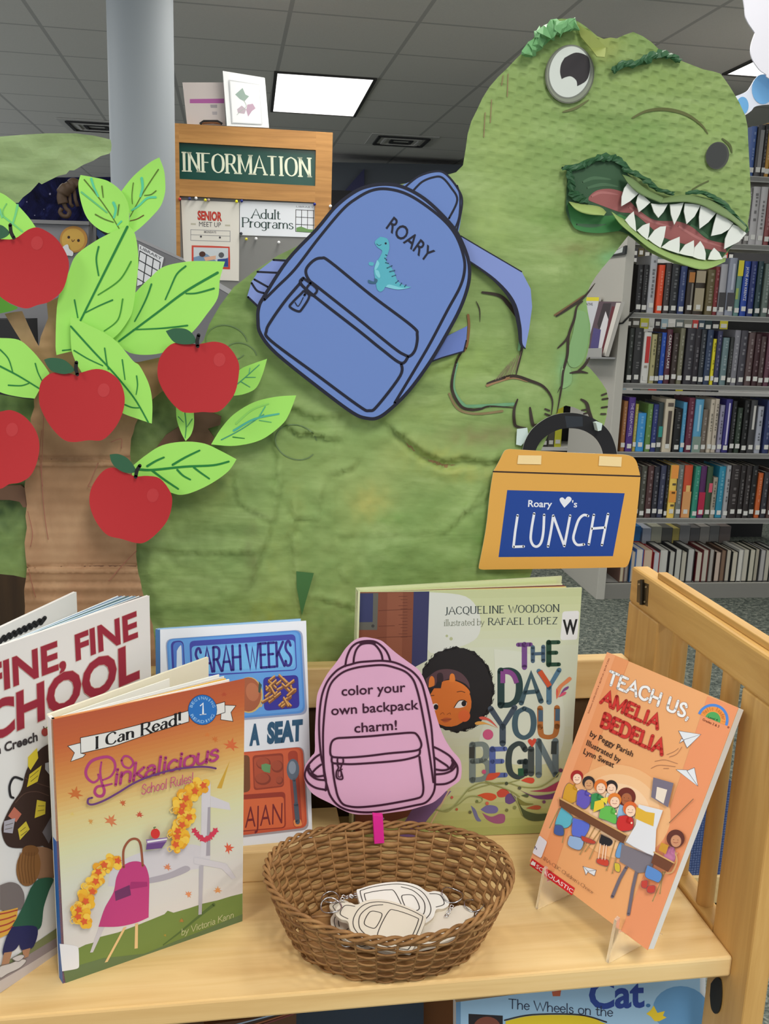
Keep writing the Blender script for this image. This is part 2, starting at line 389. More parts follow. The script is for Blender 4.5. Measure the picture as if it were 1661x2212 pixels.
for i, (x, y) in enumerate(LAMPS):
    lab = {0: 'bright rectangular ceiling lamp right of the white framed picture', 1: 'ceiling lamp corner glowing between dinosaur snout and white cloud'}.get(i)
    if lab is None: continue      # the other lamps are outside the photo: only their light is here
    t = thing('ceiling_lamp', RM @ Vector((x, y, CEIL)), lab, 'lamp', 'ceiling lamps')
    f = MB()
    for a, c in (((-.305, -.61), (-.285, .61)), ((.285, -.61), (.305, .61)), ((-.285, -.61), (.285, -.595)), ((-.285, .595), (.285, .61))):
        rbox(f, (x+a[0], y+a[1], CEIL-.01), (x+c[0], y+c[1], CEIL+.002), M_TBAR)
    f.build('frame', t)
    f = MB(); rbox(f, (x-.285, y-.595, CEIL-.006), (x+.285, y+.595, CEIL-.002), M_LENS); f.build('diffuser', t)
# ceiling vents
M_VENT = mat((206, 203, 198), .5, name='vent_paint'); M_VDARK = mat((52, 52, 52), .6, name='vent_gap')
for px, py, lab in ((150, 268, 'square ceiling vent left of the grey pillar'), (825, 300, 'square ceiling vent above the blue paper backpack')):
    c = RM.inverted() @ HP(CEIL).at(px, py)
    c.x = (math.floor((c.x+.32)/.61)+.5)*.61-.32
    t = thing('ceiling_vent', RM @ c, lab, 'vent', 'ceiling vents')
    f = MB(); rbox(f, (c.x-.27, c.y-.27, CEIL-.008), (c.x+.27, c.y+.27, CEIL-.002), M_VENT); f.build('faceplate', t)
    f = MB()
    for k, r_ in enumerate((.2, .14, .08)):
        for s_ in (-1, 1):
            rbox(f, (c.x-r_, c.y+s_*r_-.012, CEIL-.02), (c.x+r_, c.y+s_*r_+.012, CEIL-.008), M_VDARK if k % 2 == 0 else M_VENT)
            rbox(f, (c.x+s_*r_-.012, c.y-r_, CEIL-.02), (c.x+s_*r_+.012, c.y+r_, CEIL-.008), M_VDARK if k % 2 == 0 else M_VENT)
    f.build('louvre', t)
# pillar
PIL = VP(4.0, True); a = PIL.at(238, 380); c = PIL.at(378, 380); mid = (a+c)/2; rad = (c-a).length/2
b = MB(); b.lathe([(rad, 0), (rad, CEIL)], mat((150, 157, 163), .6, name='pillar_paint'), Matrix.Translation((mid.x, mid.y+rad*.2, 0)), 48)
tag(b.build('pillar', smooth=True), 'round pale grey pillar rising from floor to ceiling at the left', 'pillar')
# ---------------------------------------------------------------- information board
IB = VP(4.55, True)
t = thing('information_board', IB.at(550, 700), 'tall oak framed board headed INFORMATION with grey pin panel, behind the blue backpack', 'notice board')
RX = RM.to_3x3() @ Vector((1, 0, 0)); BK = -IB.n
def pq(pl, x0, y0, x1, y1, off=0):
    """upright rectangle on a plane from two pixel corners"""
    A, B_ = pl.at(x0, y0, off), pl.at(x1, y1, off); ax = Vector((-pl.n.y, pl.n.x, 0)).normalized(); w_ = (B_-A).dot(ax)
    up = pl.n.cross(ax); up = up if up.z > 0 else -up; h = (A-B_).dot(up)
    return [B_-ax*w_, B_, A+ax*w_, A], ax, up, w_, h
LT, RT = 360, 718
z1 = IB.at(550, 278).z; xl = IB.at(372, 280); xr = IB.at(718, 287)
bw = (xr-xl).dot(RX)
def ibx(fx0, z0, fx1, z1_, y0, y1):   # along board from its left end, in metres
    o = MB(); n = Vector((RX.x, RX.y, 0)); A = xl + n*fx0; A.z = z0; B_ = xl+n*fx1; B_.z = z0
    o.prism([A-BK*y0, B_-BK*y0, B_-BK*y0+Vector((0, 0, z1_-z0)), A-BK*y0+Vector((0, 0, z1_-z0))], BK*(y1+y0), M_OAK); return o
def zz(x, y): return IB.at(x, y).z
st = bw*.105
zs = [z1, zz(550, 318), zz(550, 396), zz(550, 432)]
ibx(0, 0, .03, z1, .02, .03).build('side_stile', t, bevel=.004); ibx(bw-st, 0, bw, z1, .02, .03).build('side_stile', t, bevel=.004)
ibx(.03, zs[1], bw-st, zs[0], .02, .03).build('top_rail', t, bevel=.004); ibx(.03, zs[3], bw-st, zs[2], .02, .03).build('middle_rail', t, bevel=.004)
q = Ink(IB, .006, .0006); g = mat((14, 70, 60), .25, name='green_sign')
q.sheet([(376, 305), (690, 320), (690, 404), (376, 390)], g, .01)
q.stext('INFORMATION', (393, 369), (672, 382), (-1, -40), (222, 228, 204), .145, .35, .17, .1)
q.build('sign_panel', t)
q = Ink(IB, .002, .0006); q.sheet([(376, 424), (688, 438), (688, 900), (376, 900)], mat((132, 132, 130), .95, name='pin_fabric'), .012); q.build('pin_panel', t)
# notices pinned to the board
q = Ink(IB, .006, .0005)
q.sheet([(391, 432), (517, 437), (516, 607), (398, 602)], (226, 222, 212), .002)
q.text('SENIOR', (427, 474), (479, 477), (0, -19), (200, 60, 45), .03, (120, 40, 35), .02); q.text('MEET UP', (430, 489), (477, 491), (0, -11), (60, 60, 60), .0)
q.fill([(412, 482), (423, 482.5), (423, 486), (412, 485.5)], (190, 185, 165)); q.fill([(486, 485), (497, 485.5), (497, 489), (486, 488.5)], (190, 185, 165))
q.stroke([(412, 496), (497, 499), (497, 522), (412, 519)], 1.2, (150, 148, 150), True, False); q.stroke([(412, 507), (497, 510)], 1, (150, 148, 150))
q.text('MONDAYS', (441, 503), (467, 504), (0, -5), (120, 118, 118), .01); q.fill(ell(434, 511, 2.3), (80, 78, 80)); q.fill(ell(475, 513, 2.3), (80, 78, 80))
q.fill(sm([(414, 530), (455, 531), (496, 533)], [(496, 533), (497, 560), (497, 582)], [(497, 582), (450, 580), (414, 578)]), (205, 70, 52))
q.fill([(418, 534), (493, 536), (493, 577), (418, 574)], (205, 212, 216)); q.fill([(418, 556), (446, 548), (470, 566), (493, 556), (493, 577), (418, 574)], (120, 150, 180))
q.fill(ell(437, 549, 7, 6), (80, 50, 40)); q.fill(ell(478, 551, 6, 6), (90, 92, 96)); q.fill([(470, 560), (492, 558), (493, 576), (468, 575)], (45, 72, 140)); q.fill([(440, 556), (466, 552), (466, 560), (444, 564)], (222, 178, 150))
tag(q.build('flyer'), 'cream SENIOR MEET UP flyer with red bordered picture, pinned to the grey board', 'flyer')
q = Ink(IB, .006, .0005); q.sheet([(518, 434), (683, 440), (681, 513), (518, 508)], (226, 230, 236), .002)
q.stext('Adult', (543, 471), (606, 474), (0, -20), (55, 75, 72), .15, .4, .1); q.stext('Programs', (522, 490), (634, 495), (0, -20), (55, 75, 72), .15, .4, .1)
for k in range(4):
    q.stroke([(639+k*12.7, 453+k*.5), (638.5+k*12.7, 500+k*.6)], 1.3, (40, 44, 44), smooth=False, keep=k > 0); q.stroke([(639, 453+k*15.7), (678, 455+k*15.8)], 1.3, (40, 44, 44), smooth=False, keep=True)
q.fill([(640, 492), (650, 489), (665, 495), (678, 496), (678, 502), (640, 500)], (110, 150, 90)); q.text('LIBRARY', (640, 448), (677, 450), (0, -4), (120, 124, 130), .0)
tag(q.build('paper_sign'), 'white Adult Programs sign with grid logo pinned right of the flyer', 'sign')
PINS = [(410, 430, (60, 70, 120), 'navy push pin beside white pin above the flyer'), (424, 429, (240, 240, 240), 'white push pin at the top left of the flyer'), (444, 433, (225, 215, 60), 'yellow push pin above the middle of the flyer'), (451, 433, (170, 150, 140), 'tan push pin touching a yellow one above the flyer'),
        (511, 436, (235, 225, 40), 'yellow push pin at the top right corner of the flyer'), (522, 435, (35, 45, 130), 'blue push pin in the top left corner of the Adult Programs sign'), (679, 442, (35, 45, 130), 'blue push pin in the top right corner of the Adult Programs sign'),
        (521, 505, (60, 62, 70), 'dark push pin in the lower left corner of the Adult Programs sign'), (532, 517, (220, 210, 70), 'yellow push pin just below the Adult Programs sign'), (553, 516, (240, 240, 240), 'white push pin under the word Programs'), (602, 524, (240, 240, 240), 'white push pin on the bare grey panel nearest the backpack'), (389, 431, (190, 60, 60), 'red push pin at the left edge of the grey panel'), (713, 446, (240, 240, 240), 'white push pin at the oak frame beside the backpack edge')]
for x, y, c, lab in PINS:
    b = MB(); p = IB.at(x, y, .022 if x > 700 else .009); d = IB.n; r_ = .0065
    rot = d.to_track_quat('Z', 'Y').to_matrix().to_4x4(); Mx = Matrix.Translation(p) @ rot
    b.lathe([(.001, -.002), (r_*.8, 0), (r_*.55, .004), (r_*.5, .014), (r_, .018), (r_, .022), (0, .023)], mat(c, .3), Mx, 12)
    tag(b.build('push_pin', smooth=True), lab, 'push pin', 'push pins on the notice board')
# things standing on the board's top
TB = VP(4.53, True)
t = thing('framed_print', TB.at(530, 276), 'white framed plant print standing on top of the INFORMATION board', 'picture frame')
q = Ink(TB, .0, .0008); q.sheet([(481, 153), (572, 168), (581, 276), (490, 272)], (244, 246, 246), .03); q.build('frame', t)
q = Ink(TB, .003, .0008); q.fill([(494, 172), (560, 182), (567, 269), (501, 266)], (206, 208, 210)); q.fill([(497, 175), (559, 184), (565, 267), (503, 264)], (240, 242, 242))
for pts, c in (((508, 204, 517, 196, 524, 190, 530, 204, 538, 208, 528, 219, 518, 214), (150, 170, 160)), ((512, 236, 522, 228, 532, 236, 528, 246, 514, 244), (190, 175, 185)), ((534, 226, 546, 224, 552, 234, 544, 240, 536, 252, 532, 238), (188, 160, 178))):
    q.fill([(pts[i], pts[i+1]) for i in range(0, len(pts), 2)], c)
q.stroke([(526, 216), (532, 230), (520, 240), (512, 248)], 1.2, (170, 180, 172)); q.build('print', t)
t = thing('sign_holder', TB.at(440, 268), 'clear upright holder with pale notice and purple band, left of the framed print', 'sign holder')
TB2 = VP(4.57, True)
q = Ink(TB2, .0, .0008); q.sheet([(394, 178), (484, 178), (487, 271), (404, 268)], (198, 188, 184), .004)
q.fill([(410, 214), (484, 213), (484, 223), (410, 223)], (165, 90, 150)); q.fill([(454, 226), (469, 226), (469, 233), (455, 233)], (150, 145, 148)); q.fill([(458, 241), (469, 241), (469, 248), (459, 248)], (165, 158, 160)); q.build('notice', t)
b = MB(); q0 = VP(4.555, True)
b.tube([q0.at(432, 268), q0.at(440, 262), q0.at(470, 262), q0.at(480, 268)], .006, mat((30, 28, 28), .4)); b.tube([q0.at(436, 266), q0.at(460, 264), q0.at(478, 267)], .005, mat((120, 80, 50), .4))
tag(b.build('reading_glasses'), 'dark folded reading glasses lying on the board in front of the pale notice', 'glasses')
# ---------------------------------------------------------------- left background: dark display, carving, boards
DW = VP(5.2, True)
def deepcloth():
    t_ = NT('night_fabric', .9, .1); n = t_.noise(t_.mapping((1, 1, 1)), 6, 6, .7, 1.5)
    return t_.done(t_.ramp(n, [(.35, (12, 12, 24)), (.55, (24, 26, 60)), (.75, (46, 52, 104))]), t_.bump(n, .5, .03))
t = thing('display_backdrop', DW.at(150, 475), 'dark blue starry fabric backdrop on the grey counter behind the pale leaf', 'backdrop')
q = Ink(DW, 0, .001); q.sheet([(-60, 385), (262, 382), (262, 478), (-60, 474)], deepcloth(), .05)
for x, y, r_ in ((108, 419, 2.2), (58, 436, 1.4), (75, 465, 1.2), (95, 452, 1), (168, 402, 1.2), (64, 410, .9)): q.fill(ell(x, y, r_, n=10), (120, 120, 150))
q.build('fabric', t)
# carved long-tailed animal
CV = VP(5.1, True); m = mat((80, 62, 46), .6, name='carved_wood')
t = thing('animal_carving', CV.at(150, 470), 'brown carved long-tailed animal figure before the dark blue backdrop', 'figurine')
b = MB(); P = lambda x, y: CV.at(x, y)
b.tube(cr([P(137, 440), P(134, 425), P(140, 412), P(152, 404), P(160, 396)]), .02, m, 10, rr=[.026]*9+[.034]*6+[.03]*5+[.024]*5); b.tube(cr([P(152, 398), P(158, 394), P(164, 396), P(170, 400)]), .022, m, 10)
b.build('body', t, True)
b = MB(); b.tube(cr([P(137, 438), P(143, 450), P(150, 458), P(146, 467), P(136, 466), P(130, 458), P(134, 450)]), .011, m, 8); b.build('tail', t, True)
for xs in ((150, 418, 152, 440, 158, 447), (160, 412, 163, 432, 168, 446)):
    b = MB(); b.tube([P(xs[0], xs[1]), P(xs[2], xs[3]), P(xs[4], xs[5])], .009, m, 8); b.build('leg', t, True)
# grey counter with the sun cut-out
GC = VP(5.05, True); b = Ink(GC, 0, .001)
b.sheet([(-60, 470), (191, 478), (191, yat(GC, 191, 0)), (-60, yat(GC, -60, 0))], M_GREYB, .5); b.prism([GC.at(-60, 470, .02), GC.at(192, 478, .02), GC.at(192, 486, .02), GC.at(-60, 478, .02)], BK*.06, mat((120, 120, 122), .5))
tag(b.build('service_counter'), 'grey panelled counter front behind the red apples at left', 'counter')
q = Ink(GC, .004, .0008); q.fill(ell(159, 517, 30, 29), (180, 130, 62)); q.fill(ell(158, 518, 25, 24.5), (200, 160, 74))
for x, y in ((148.5, 512.5), (169.5, 519.5)): q.fill(ell(x, y, 3, 3.2), (50, 30, 22))
q.stroke([(155, 518), (157, 522), (161, 518)], 1.6, (90, 50, 30)); q.fill(ell(146, 518, 3, 1.6), (215, 160, 80)); q.fill(ell(171, 526, 3, 1.6), (215, 160, 80))
t = tag(q.build('sun_decoration'), 'yellow smiling sun cut-out stuck to the grey counter', 'decoration')
q = Ink(GC, .01, .0008)
q.fill(sm([(128, 545), (136, 533), (146, 528), (150, 538), (158, 545), (156, 553), (146, 552), (132, 556)]), (214, 216, 220)); tag(q.build('cloud_decoration'), 'small white cloud cut-out below the smiling sun', 'decoration')
q = Ink(VP(5.15, True), 0, .001); q.sheet([(208, 478), (250, 480), (250, yat(VP(5.15, True), 250, 0)), (208, yat(VP(5.15, True), 208, 0))], (30, 30, 32), .03); q.fill([(209, 494), (228, 508), (224, 530), (209, 508)], (70, 100, 150)); tag(q.build('display_screen'), 'dark panel with a blue wedge between counter and big leaf', 'panel')
# slanted grey board with the grid sign
SB = VP(3.4, True)
t = thing('slanted_board', SB.at(380, 620), 'grey board leaning diagonally behind the big lime leaves', 'board')
q = Ink(SB, 0, .001); q.sheet([(250, 490), (283, 508), (340, 534), (395, 561), (520, 640), (560, 665), (560, yat(SB, 560, 0)), (250, yat(SB, 250, 0))], mat((112, 112, 116), .7), .03)
q.build('panel', t)
q = Ink(SB, .002, .001); q.fill([(283, 506), (396, 558), (396, 564), (283, 513)], (150, 150, 154)); q.fill([(430, 585), (540, 650), (540, 662), (430, 598)], (165, 165, 168)); q.build('edge_strip', t)
q = Ink(SB, .006, .001); q.sheet([(300, 527), (354, 556), (344, 600), (296, 618)], (214, 216, 220), .003)
for k in range(4): q.stroke([(302+k*14.7, 542+k*8.2), (294+k*14.7, 605+k*8)], 2.1, (50, 52, 56), smooth=False, keep=k > 0); q.stroke([(302-k*2.5, 542+k*19.5), (346-k*2.5, 566.5+k*19.5)], 2.1, (50, 52, 56), smooth=False, keep=True)
q.text('LIBRARY', (302, 537), (348, 562), (1.5, -6), (90, 92, 98), .01)
tag(q.build('grid_sign'), 'white sheet with black grid logo on the slanted grey board', 'sign')
# dark things low behind the branches
DBN = VP(4.65, True); q = Ink(DBN, 0, .001); q.sheet([(-60, 690), (50, 690), (70, yat(DBN, 70, 0)), (-60, yat(DBN, -60, 0))], (38, 38, 40), .3); tag(q.build('dark_bin'), 'black box behind the left fork of the cardboard tree', 'box')
# far wall features above the backpack
FW = VP(9.0, True); q = Ink(FW, 0, .002)
q.sheet([(700, 350), (1010, 356), (1010, 520), (700, 520)], (84, 90, 98), .4); tag(q.build('wall_soffit'), 'blue-grey bulkhead under the ceiling behind the backpack handle', 'bulkhead')
q = Ink(VP(8.945, True), 0, .002); q.sheet([(722, 440), (748, 408), (787, 364), (787, 470), (722, 470)], (52, 54, 92), .05); tag(q.build('dark_banner'), 'dark navy sloping banner right of the INFORMATION frame', 'banner')
DC = VP(8.5, True); q = Ink(DC, 0, .002); q.sheet([(700, 410), (760, 412), (760, yat(DC, 760, 0)), (700, yat(DC, 700, 0))], (22, 23, 28), .05); tag(q.build('dark_cabinet'), 'black cabinet low behind the INFORMATION frame and backpack', 'cabinet')
# ================================================================ steel bookcase on the right
BC = VP(4.18, True)
def bc(x, y): return BC.at(x, y)
RYv = BK.copy()            # into the bookcase
def xz(x, y):
    p = BC.at(x, y); return (p-BC.p).dot(RX), p.z
def bcp(u, d, z): return Vector(BC.p)+RX*u+BK*d+Vector((0, 0, z-BC.p.z))
def bbox(mb, u0, u1, d0, d1, z0, z1_, m):
    P = [bcp(u, d, z) for z in (z0, z1_) for (u, d) in ((u0, d0), (u1, d0), (u1, d1), (u0, d1))]
    mb.mesh(P, [(0, 3, 2, 1), (4, 5, 6, 7), (0, 1, 5, 4), (1, 2, 6, 5), (2, 3, 7, 6), (3, 0, 4, 7)], m)
UL = xz(1328, 1000)[0]; PW = .042; ZT = xz(1612, 252)[1]; UR = UL+PW+1.25
t = thing('bookcase', bcp(UL, .3, 0), 'tall pale grey steel bookcase filled with books behind the dinosaur', 'bookcase')
b = MB(); bbox(b, UL-PW, UL, -.02, .56, 0, ZT, M_PANEL); b.build('end_panel', t, bevel=.003)
b = MB(); bbox(b, UL, UR, .27, .28, 0, .16, M_SHELF); bbox(b, UL, UR, -.01, .56, 0, .075, M_SHELF); b.build('base', t)
SH = []
for x, y in ((1640, 381), (1620, 528), (1500, 679.5), (1500, 831), (1500, 978), (1500, 1120)): SH.append(xz(x, y)[1])
SH.append(xz(1500, 1258)[1])
for z in SH[:6]:
    b = MB(); bbox(b, UL, UR, .0, .26, z-.021, z-.003, M_SHELF); bbox(b, UL, UR, .0, .012, z-.024, z, M_SHELF); b.build('shelf', t)
b = MB(); bbox(b, UL, UR, .0, .26, SH[6]-.02, SH[6], M_SHELF); bbox(b, UL, UR, -.01, .01, 0, SH[6], M_PANEL); b.build('bottom_shelf', t)
b = MB(); bbox(b, UR, UR+.04, -.02, .56, 0, ZT, M_PANEL); b.build('end_panel', t)
ORD = ['first', 'second', 'third', 'fourth', 'fifth', 'sixth', 'seventh', 'eighth', 'ninth', 'tenth', 'eleventh', 'twelfth', 'thirteenth', 'fourteenth', 'fifteenth', 'sixteenth', 'seventeenth', 'eighteenth', 'nineteenth', 'twentieth', 'twenty-first', 'twenty-second', 'twenty-third', 'twenty-fourth', 'twenty-fifth', 'twenty-sixth', 'twenty-seventh', 'twenty-eighth', 'twenty-ninth', 'thirtieth']
def cname(c):
    r_, g, b_ = c; mx, mn = max(c), min(c)
    if mx-mn < 22: return 'black' if mx < 42 else 'charcoal' if mx < 72 else 'dark grey' if mx < 105 else 'grey' if mx < 150 else 'pale grey' if mx < 195 else 'white'
    if r_ == mx and g > .72*r_ and b_ < .72*r_: return 'yellow' if mx > 190 else 'pale yellow' if mx > 150 else 'olive'
    if r_ == mx and b_ > .8*g and mx < 130: return 'maroon' if r_-g > 28 else 'brown'
    if r_ == mx: return 'orange' if mx > 160 and g > b_*1.2 else 'brown' if g > b_*1.1 else 'red'
    if g == mx: return 'green'
    if b_ == mx and r_ > g: return 'purple'
    return 'pale blue' if mx > 150 and g > 110 else 'navy' if mx < 115 else 'blue'
M_LAB = mat((206, 206, 202), .6, name='spine_sticker')
def spine_book(pl, sh, x0, x1, ytop, ybot, c, where, i, detail=True, title=None, depth=.17, band=None, tl=None):
    """one shelved book, spine to the room; x0, x1 at its foot, in photo pixels"""
    xm = (x0+x1)/2; u0, u1 = xz(x0, ybot)[0], xz(x1, ybot)[0]; zt = xz(xm, ytop)[1]
    zt = max(zt, sh+.1); u0 += .0008; u1 -= .0008; w_ = u1-u0; dd = .006+random.random()*.012; lean = random.uniform(-.0015, .0015)
    t_ = thing('library_book', bcp((u0+u1)/2, dd+depth/2, sh), '', 'book')
    b_ = MB(); m = mat(c, .42); pg = mat((214, 208, 194), .8, name='page_block'); e = min(.0022, w_*.12)
    z0 = sh+.0005; n = 7; prof = []
    for k in range(n+1):
        a = math.pi*k/n; prof.append(((u0+u1)/2-w_/2*math.cos(a), dd+.006*(1-math.sin(a))))
    ring = prof+[(u1, dd+depth), (u1-e, dd+depth), (u1-e, dd+.008), (u0+e, dd+.008), (u0+e, dd+depth), (u0, dd+depth)]
    k = len(ring); V = [bcp(a, d, z0) for a, d in ring]+[bcp(a+lean, d, zt) for a, d in ring]
    b_.mesh(V, [(j, (j+1) % k, (j+1) % k+k, j+k) for j in range(k)]+[tuple(reversed(range(k))), tuple(range(k, 2*k))], m)
    rng = random.Random(int(x0*7+ytop))
    if detail:   # the spine's own printed patches
        def patch(a0, a1, h0, h1, cc):
            us = (u0+u1)/2
            b_.poly([bcp(us+w_*(a0-.5), dd-.0012, z0+(zt-z0)*h0), bcp(us+w_*(a1-.5), dd-.0012, z0+(zt-z0)*h0), bcp(us+w_*(a1-.5), dd-.0012, z0+(zt-z0)*h1), bcp(us+w_*(a0-.5), dd-.0012, z0+(zt-z0)*h1)], mat(cc, .45))
        if band:
            for a0, a1, h0, h1, cc in band: patch(a0, a1, h0, h1, cc)
        elif not title:
            lt = tuple(min(255, int(v*.75+62)) for v in c) if sum(c) < 420 else tuple(int(v*.62) for v in c); h = .27
            while h < .9:
                L = rng.uniform(.02, .06)
                if rng.random() < .72: patch(.5-rng.uniform(.1, .2), .5+rng.uniform(.1, .2), h, min(.93, h+L), lt)
                h += L+rng.uniform(.012, .03)
        if title:
            V_, F_, a0, a1 = glyphs(title, .0); hh = (zt-z0)*.62; s_ = hh/(a1-a0); z1_ = z0+(zt-z0)*.9
            b_.mesh([bcp((u0+u1)/2-w_*.22+y*w_*.6, dd-.0013, z1_-(x-a0)*s_) for x, y in V_], F_, mat(tl or (222, 222, 220)))
    b_.build('cover', t_)
    b_ = MB(); bbox(b_, u0+e, u1-e, dd+.008, dd+depth-.006, z0+.002, zt-.004, pg); b_.build('page_block', t_)
    if detail:
        b_ = MB(); h0 = sh+.012+rng.random()*.012; ww = min(.02, w_*.9)
        bbox(b_, (u0+u1)/2-ww/2, (u0+u1)/2+ww/2, dd-.0022, dd+.001, h0, h0+.021, M_LAB); b_.build('spine_label', t_)
    t_['label'] = f'{cname(c)} book, {ORD[i]} from left {where}'; t_['group'] = 'library books '+where
    return t_
S5 = 5.518
def row(sh, off, data, where, oy, yb):
    for i, d in enumerate(data):
        x0, x1, yt, c = d[:4]; kw = d[4] if len(d) > 4 else {}
        spine_book(BC, sh, off+x0/S5, off+x1/S5, oy+yt/S5, yb, c, where, i, **kw)
# pixels at the foot of each book, measured on the shelf they stand on
def fix(x, y, sh): return x
row1 = [(66, 140, 172, (30, 30, 32)), (141, 208, 172, (32, 32, 34)), (212, 298, 60, (170, 172, 178)), (314, 388, 175, (214, 76, 42)), (395, 466, 150, (64, 56, 56)), (470, 568, 160, (38, 40, 44)), (574, 656, 190, (48, 62, 106)), (666, 752, 235, (48, 40, 36), dict(band=[(.1, .9, .72, .95, (170, 110, 50)), (.55, .8, .2, .7, (120, 116, 108))])),
        (757, 886, 240, (52, 44, 34), dict(band=[(.06, .94, .72, .99, (160, 148, 124)), (.06, .94, .08, .6, (156, 146, 122))])), (905, 1000, 230, (96, 86, 56)), (1002, 1056, 195, (122, 46, 48)), (1060, 1144, 165, (158, 158, 164), dict(band=[(0, 1, .1, .45, (62, 60, 62))])), (1146, 1240, 90, (136, 142, 158), dict(band=[(0, 1, .1, .4, (66, 64, 70)), (.35, .65, .45, .9, (176, 182, 196))])),
        (1246, 1312, 120, (96, 132, 128), dict(band=[(0, 1, .72, 1, (206, 194, 50)), (0, .5, .3, .5, (150, 170, 90))])), (1320, 1396, 130, (35, 66, 152), dict(title='JAYNE ANN KRENTZ')), (1410, 1486, 130, (38, 50, 106)), (1496, 1562, 130, (38, 60, 66)), (1575, 1650, 160, (92, 106, 100)), (1654, 1720, 150, (60, 50, 54))]
row(SH[2], 1360, row1, 'on the eye-level bookcase shelf', 540, 679)
row2 = [(-40, 22, 930, (46, 50, 46)), (26, 132, 928, (46, 46, 47)), (140, 232, 980, (206, 206, 202), dict(band=[(.3, .85, .4, .92, (182, 48, 44)), (.3, .7, .3, .35, (150, 140, 130))])), (235, 294, 1005, (166, 160, 116)), (296, 350, 990, (50, 48, 36)), (351, 411, 985, (36, 76, 166)), (416, 487, 945, (82, 43, 56), dict(title='CREATION LAKE')), (492, 556, 990, (60, 50, 46)), (563, 622, 930, (112, 110, 90)), (640, 745, 930, (50, 48, 54)), (747, 820, 940, (46, 42, 48)), (822, 887, 950, (46, 50, 56)),
        (890, 964, 950, (48, 62, 88)), (966, 1006, 1060, (206, 196, 40)), (1010, 1072, 965, (56, 58, 88)), (1082, 1156, 1045, (100, 122, 126)), (1160, 1205, 1040, (46, 48, 48)), (1210, 1282, 955, (122, 122, 130)), (1290, 1378, 960, (66, 64, 72)), (1380, 1456, 985, (86, 70, 70)), (1460, 1526, 1000, (60, 37, 41)), (1530, 1592, 1030, (76, 60, 60)), (1600, 1664, 990, (92, 58, 70)), (1668, 1720, 990, (70, 60, 64))]
row(SH[3], 1360, row2, 'on the shelf below eye level', 540, 831)
row3 = [(-108, -54, 700, (152, 102, 62)), (-50, 34, 655, (76, 50, 126), dict(title='THE DREAM HOTEL', tl=(200, 190, 220))), (36, 78, 735, (166, 156, 72)), (80, 182, 845, (60, 140, 202)), (186, 250, 735, (96, 132, 70)), (251, 316, 740, (46, 56, 112)), (318, 386, 720, (52, 62, 64), dict(band=[(.3, 1, .3, .52, (50, 140, 130))])), (390, 502, 675, (192, 182, 162), dict(band=[(.3, .7, .1, .78, (80, 70, 62)), (.2, .8, .86, .93, (90, 80, 72))])), (512, 602, 790, (30, 30, 31)), (606, 656, 715, (80, 146, 186)), (661, 736, 660, (94, 40, 58)),
        (743, 846, 680, (86, 150, 186), dict(band=[(0, 1, 0, .3, (120, 140, 130)), (.4, .65, .4, .9, (150, 190, 210))])), (852, 916, 800, (112, 102, 92)), (926, 977, 680, (186, 176, 160)), (981, 1037, 675, (180, 170, 156)), (1050, 1106, 750, (140, 138, 160)), (1110, 1190, 680, (50, 45, 112), dict(band=[(.4, .65, .15, .93, (190, 186, 214))])), (1192, 1244, 700, (34, 34, 36)), (1252, 1312, 780, (48, 60, 50)), (1325, 1392, 690, (26, 26, 27)), (1402, 1482, 690, (60, 60, 62), dict(band=[(.35, .7, .45, .9, (190, 188, 184))])), (1496, 1566, 765, (156, 160, 172)), (1590, 1664, 690, (46, 56, 96)), (1668, 1720, 700, (120, 110, 104))]
row(SH[4], 1360, row3, 'on the shelf level with the dinosaur hand', 740, 977)
row4 = [(30, 106, 160, (60, 52, 48)), (110, 182, 155, (76, 76, 68)), (185, 256, 150, (80, 56, 56)), (262, 326, 160, (50, 50, 58)), (336, 406, 150, (62, 66, 88)), (408, 446, 145, (34, 34, 36)), (449, 536, 140, (226, 192, 92), dict(band=[(0, 1, .75, 1, (228, 150, 70)), (.3, .8, .62, .66, (90, 80, 60)), (0, 1, .3, .52, (224, 150, 66)), (.3, .8, .46, .5, (110, 80, 50)), (.3, .8, .22, .26, (90, 80, 60))])), (541, 612, 140, (110, 116, 112)), (621, 722, 145, (196, 80, 52), dict(band=[(0, 1, 0, .5, (206, 150, 96)), (.3, .8, .5, .62, (220, 180, 110))])),
        (736, 802, 155, (50, 132, 112)), (809, 886, 155, (84, 45, 92), dict(band=[(0, 1, .06, .5, (170, 40, 70))])), (891, 962, 160, (60, 82, 60), dict(band=[(.4, 1, .5, .68, (205, 90, 110))])), (966, 1022, 290, (152, 146, 132)), (1031, 1112, 160, (46, 132, 162)), (1112, 1166, 145, (156, 156, 160)), (1169, 1276, 140, (48, 42, 42)), (1281, 1346, 145, (46, 42, 42)), (1351, 1416, 145, (50, 45, 45)), (1421, 1492, 150, (35, 35, 36)), (1502, 1562, 240, (186, 92, 46)), (1571, 1636, 230, (56, 56, 62)), (1642, 1710, 200, (80, 60, 56))]
row(SH[5], 1360, row4, 'on the shelf beside the lunch bag', 980, 1120)
rowA = [(1617, 1629, 271, (66, 92, 150)), (1629.5, 1644, 268, (62, 62, 66), dict(band=[(.3, .9, .15, .9, (130, 130, 132))])), (1644.5, 1653, 266, (44, 42, 44)), (1653.5, 1664, 262, (176, 132, 56)), (1664.5, 1680, 266, (60, 50, 48))]
for i, d in enumerate(rowA): spine_book(BC, SH[0], d[0], d[1], d[2], 382, d[3], 'on the topmost bookcase shelf', i, **(d[4] if len(d) > 4 else {}))
rowB = [(1598, 1607, 412, (150, 148, 146)), (1607.5, 1617, 405, (120, 118, 116)), (1617.5, 1634, 402, (172, 170, 172)), (1634.5, 1651, 402, (178, 176, 178)), (1652, 1664, 404, (130, 70, 70)), (1665, 1680, 404, (60, 60, 66))]
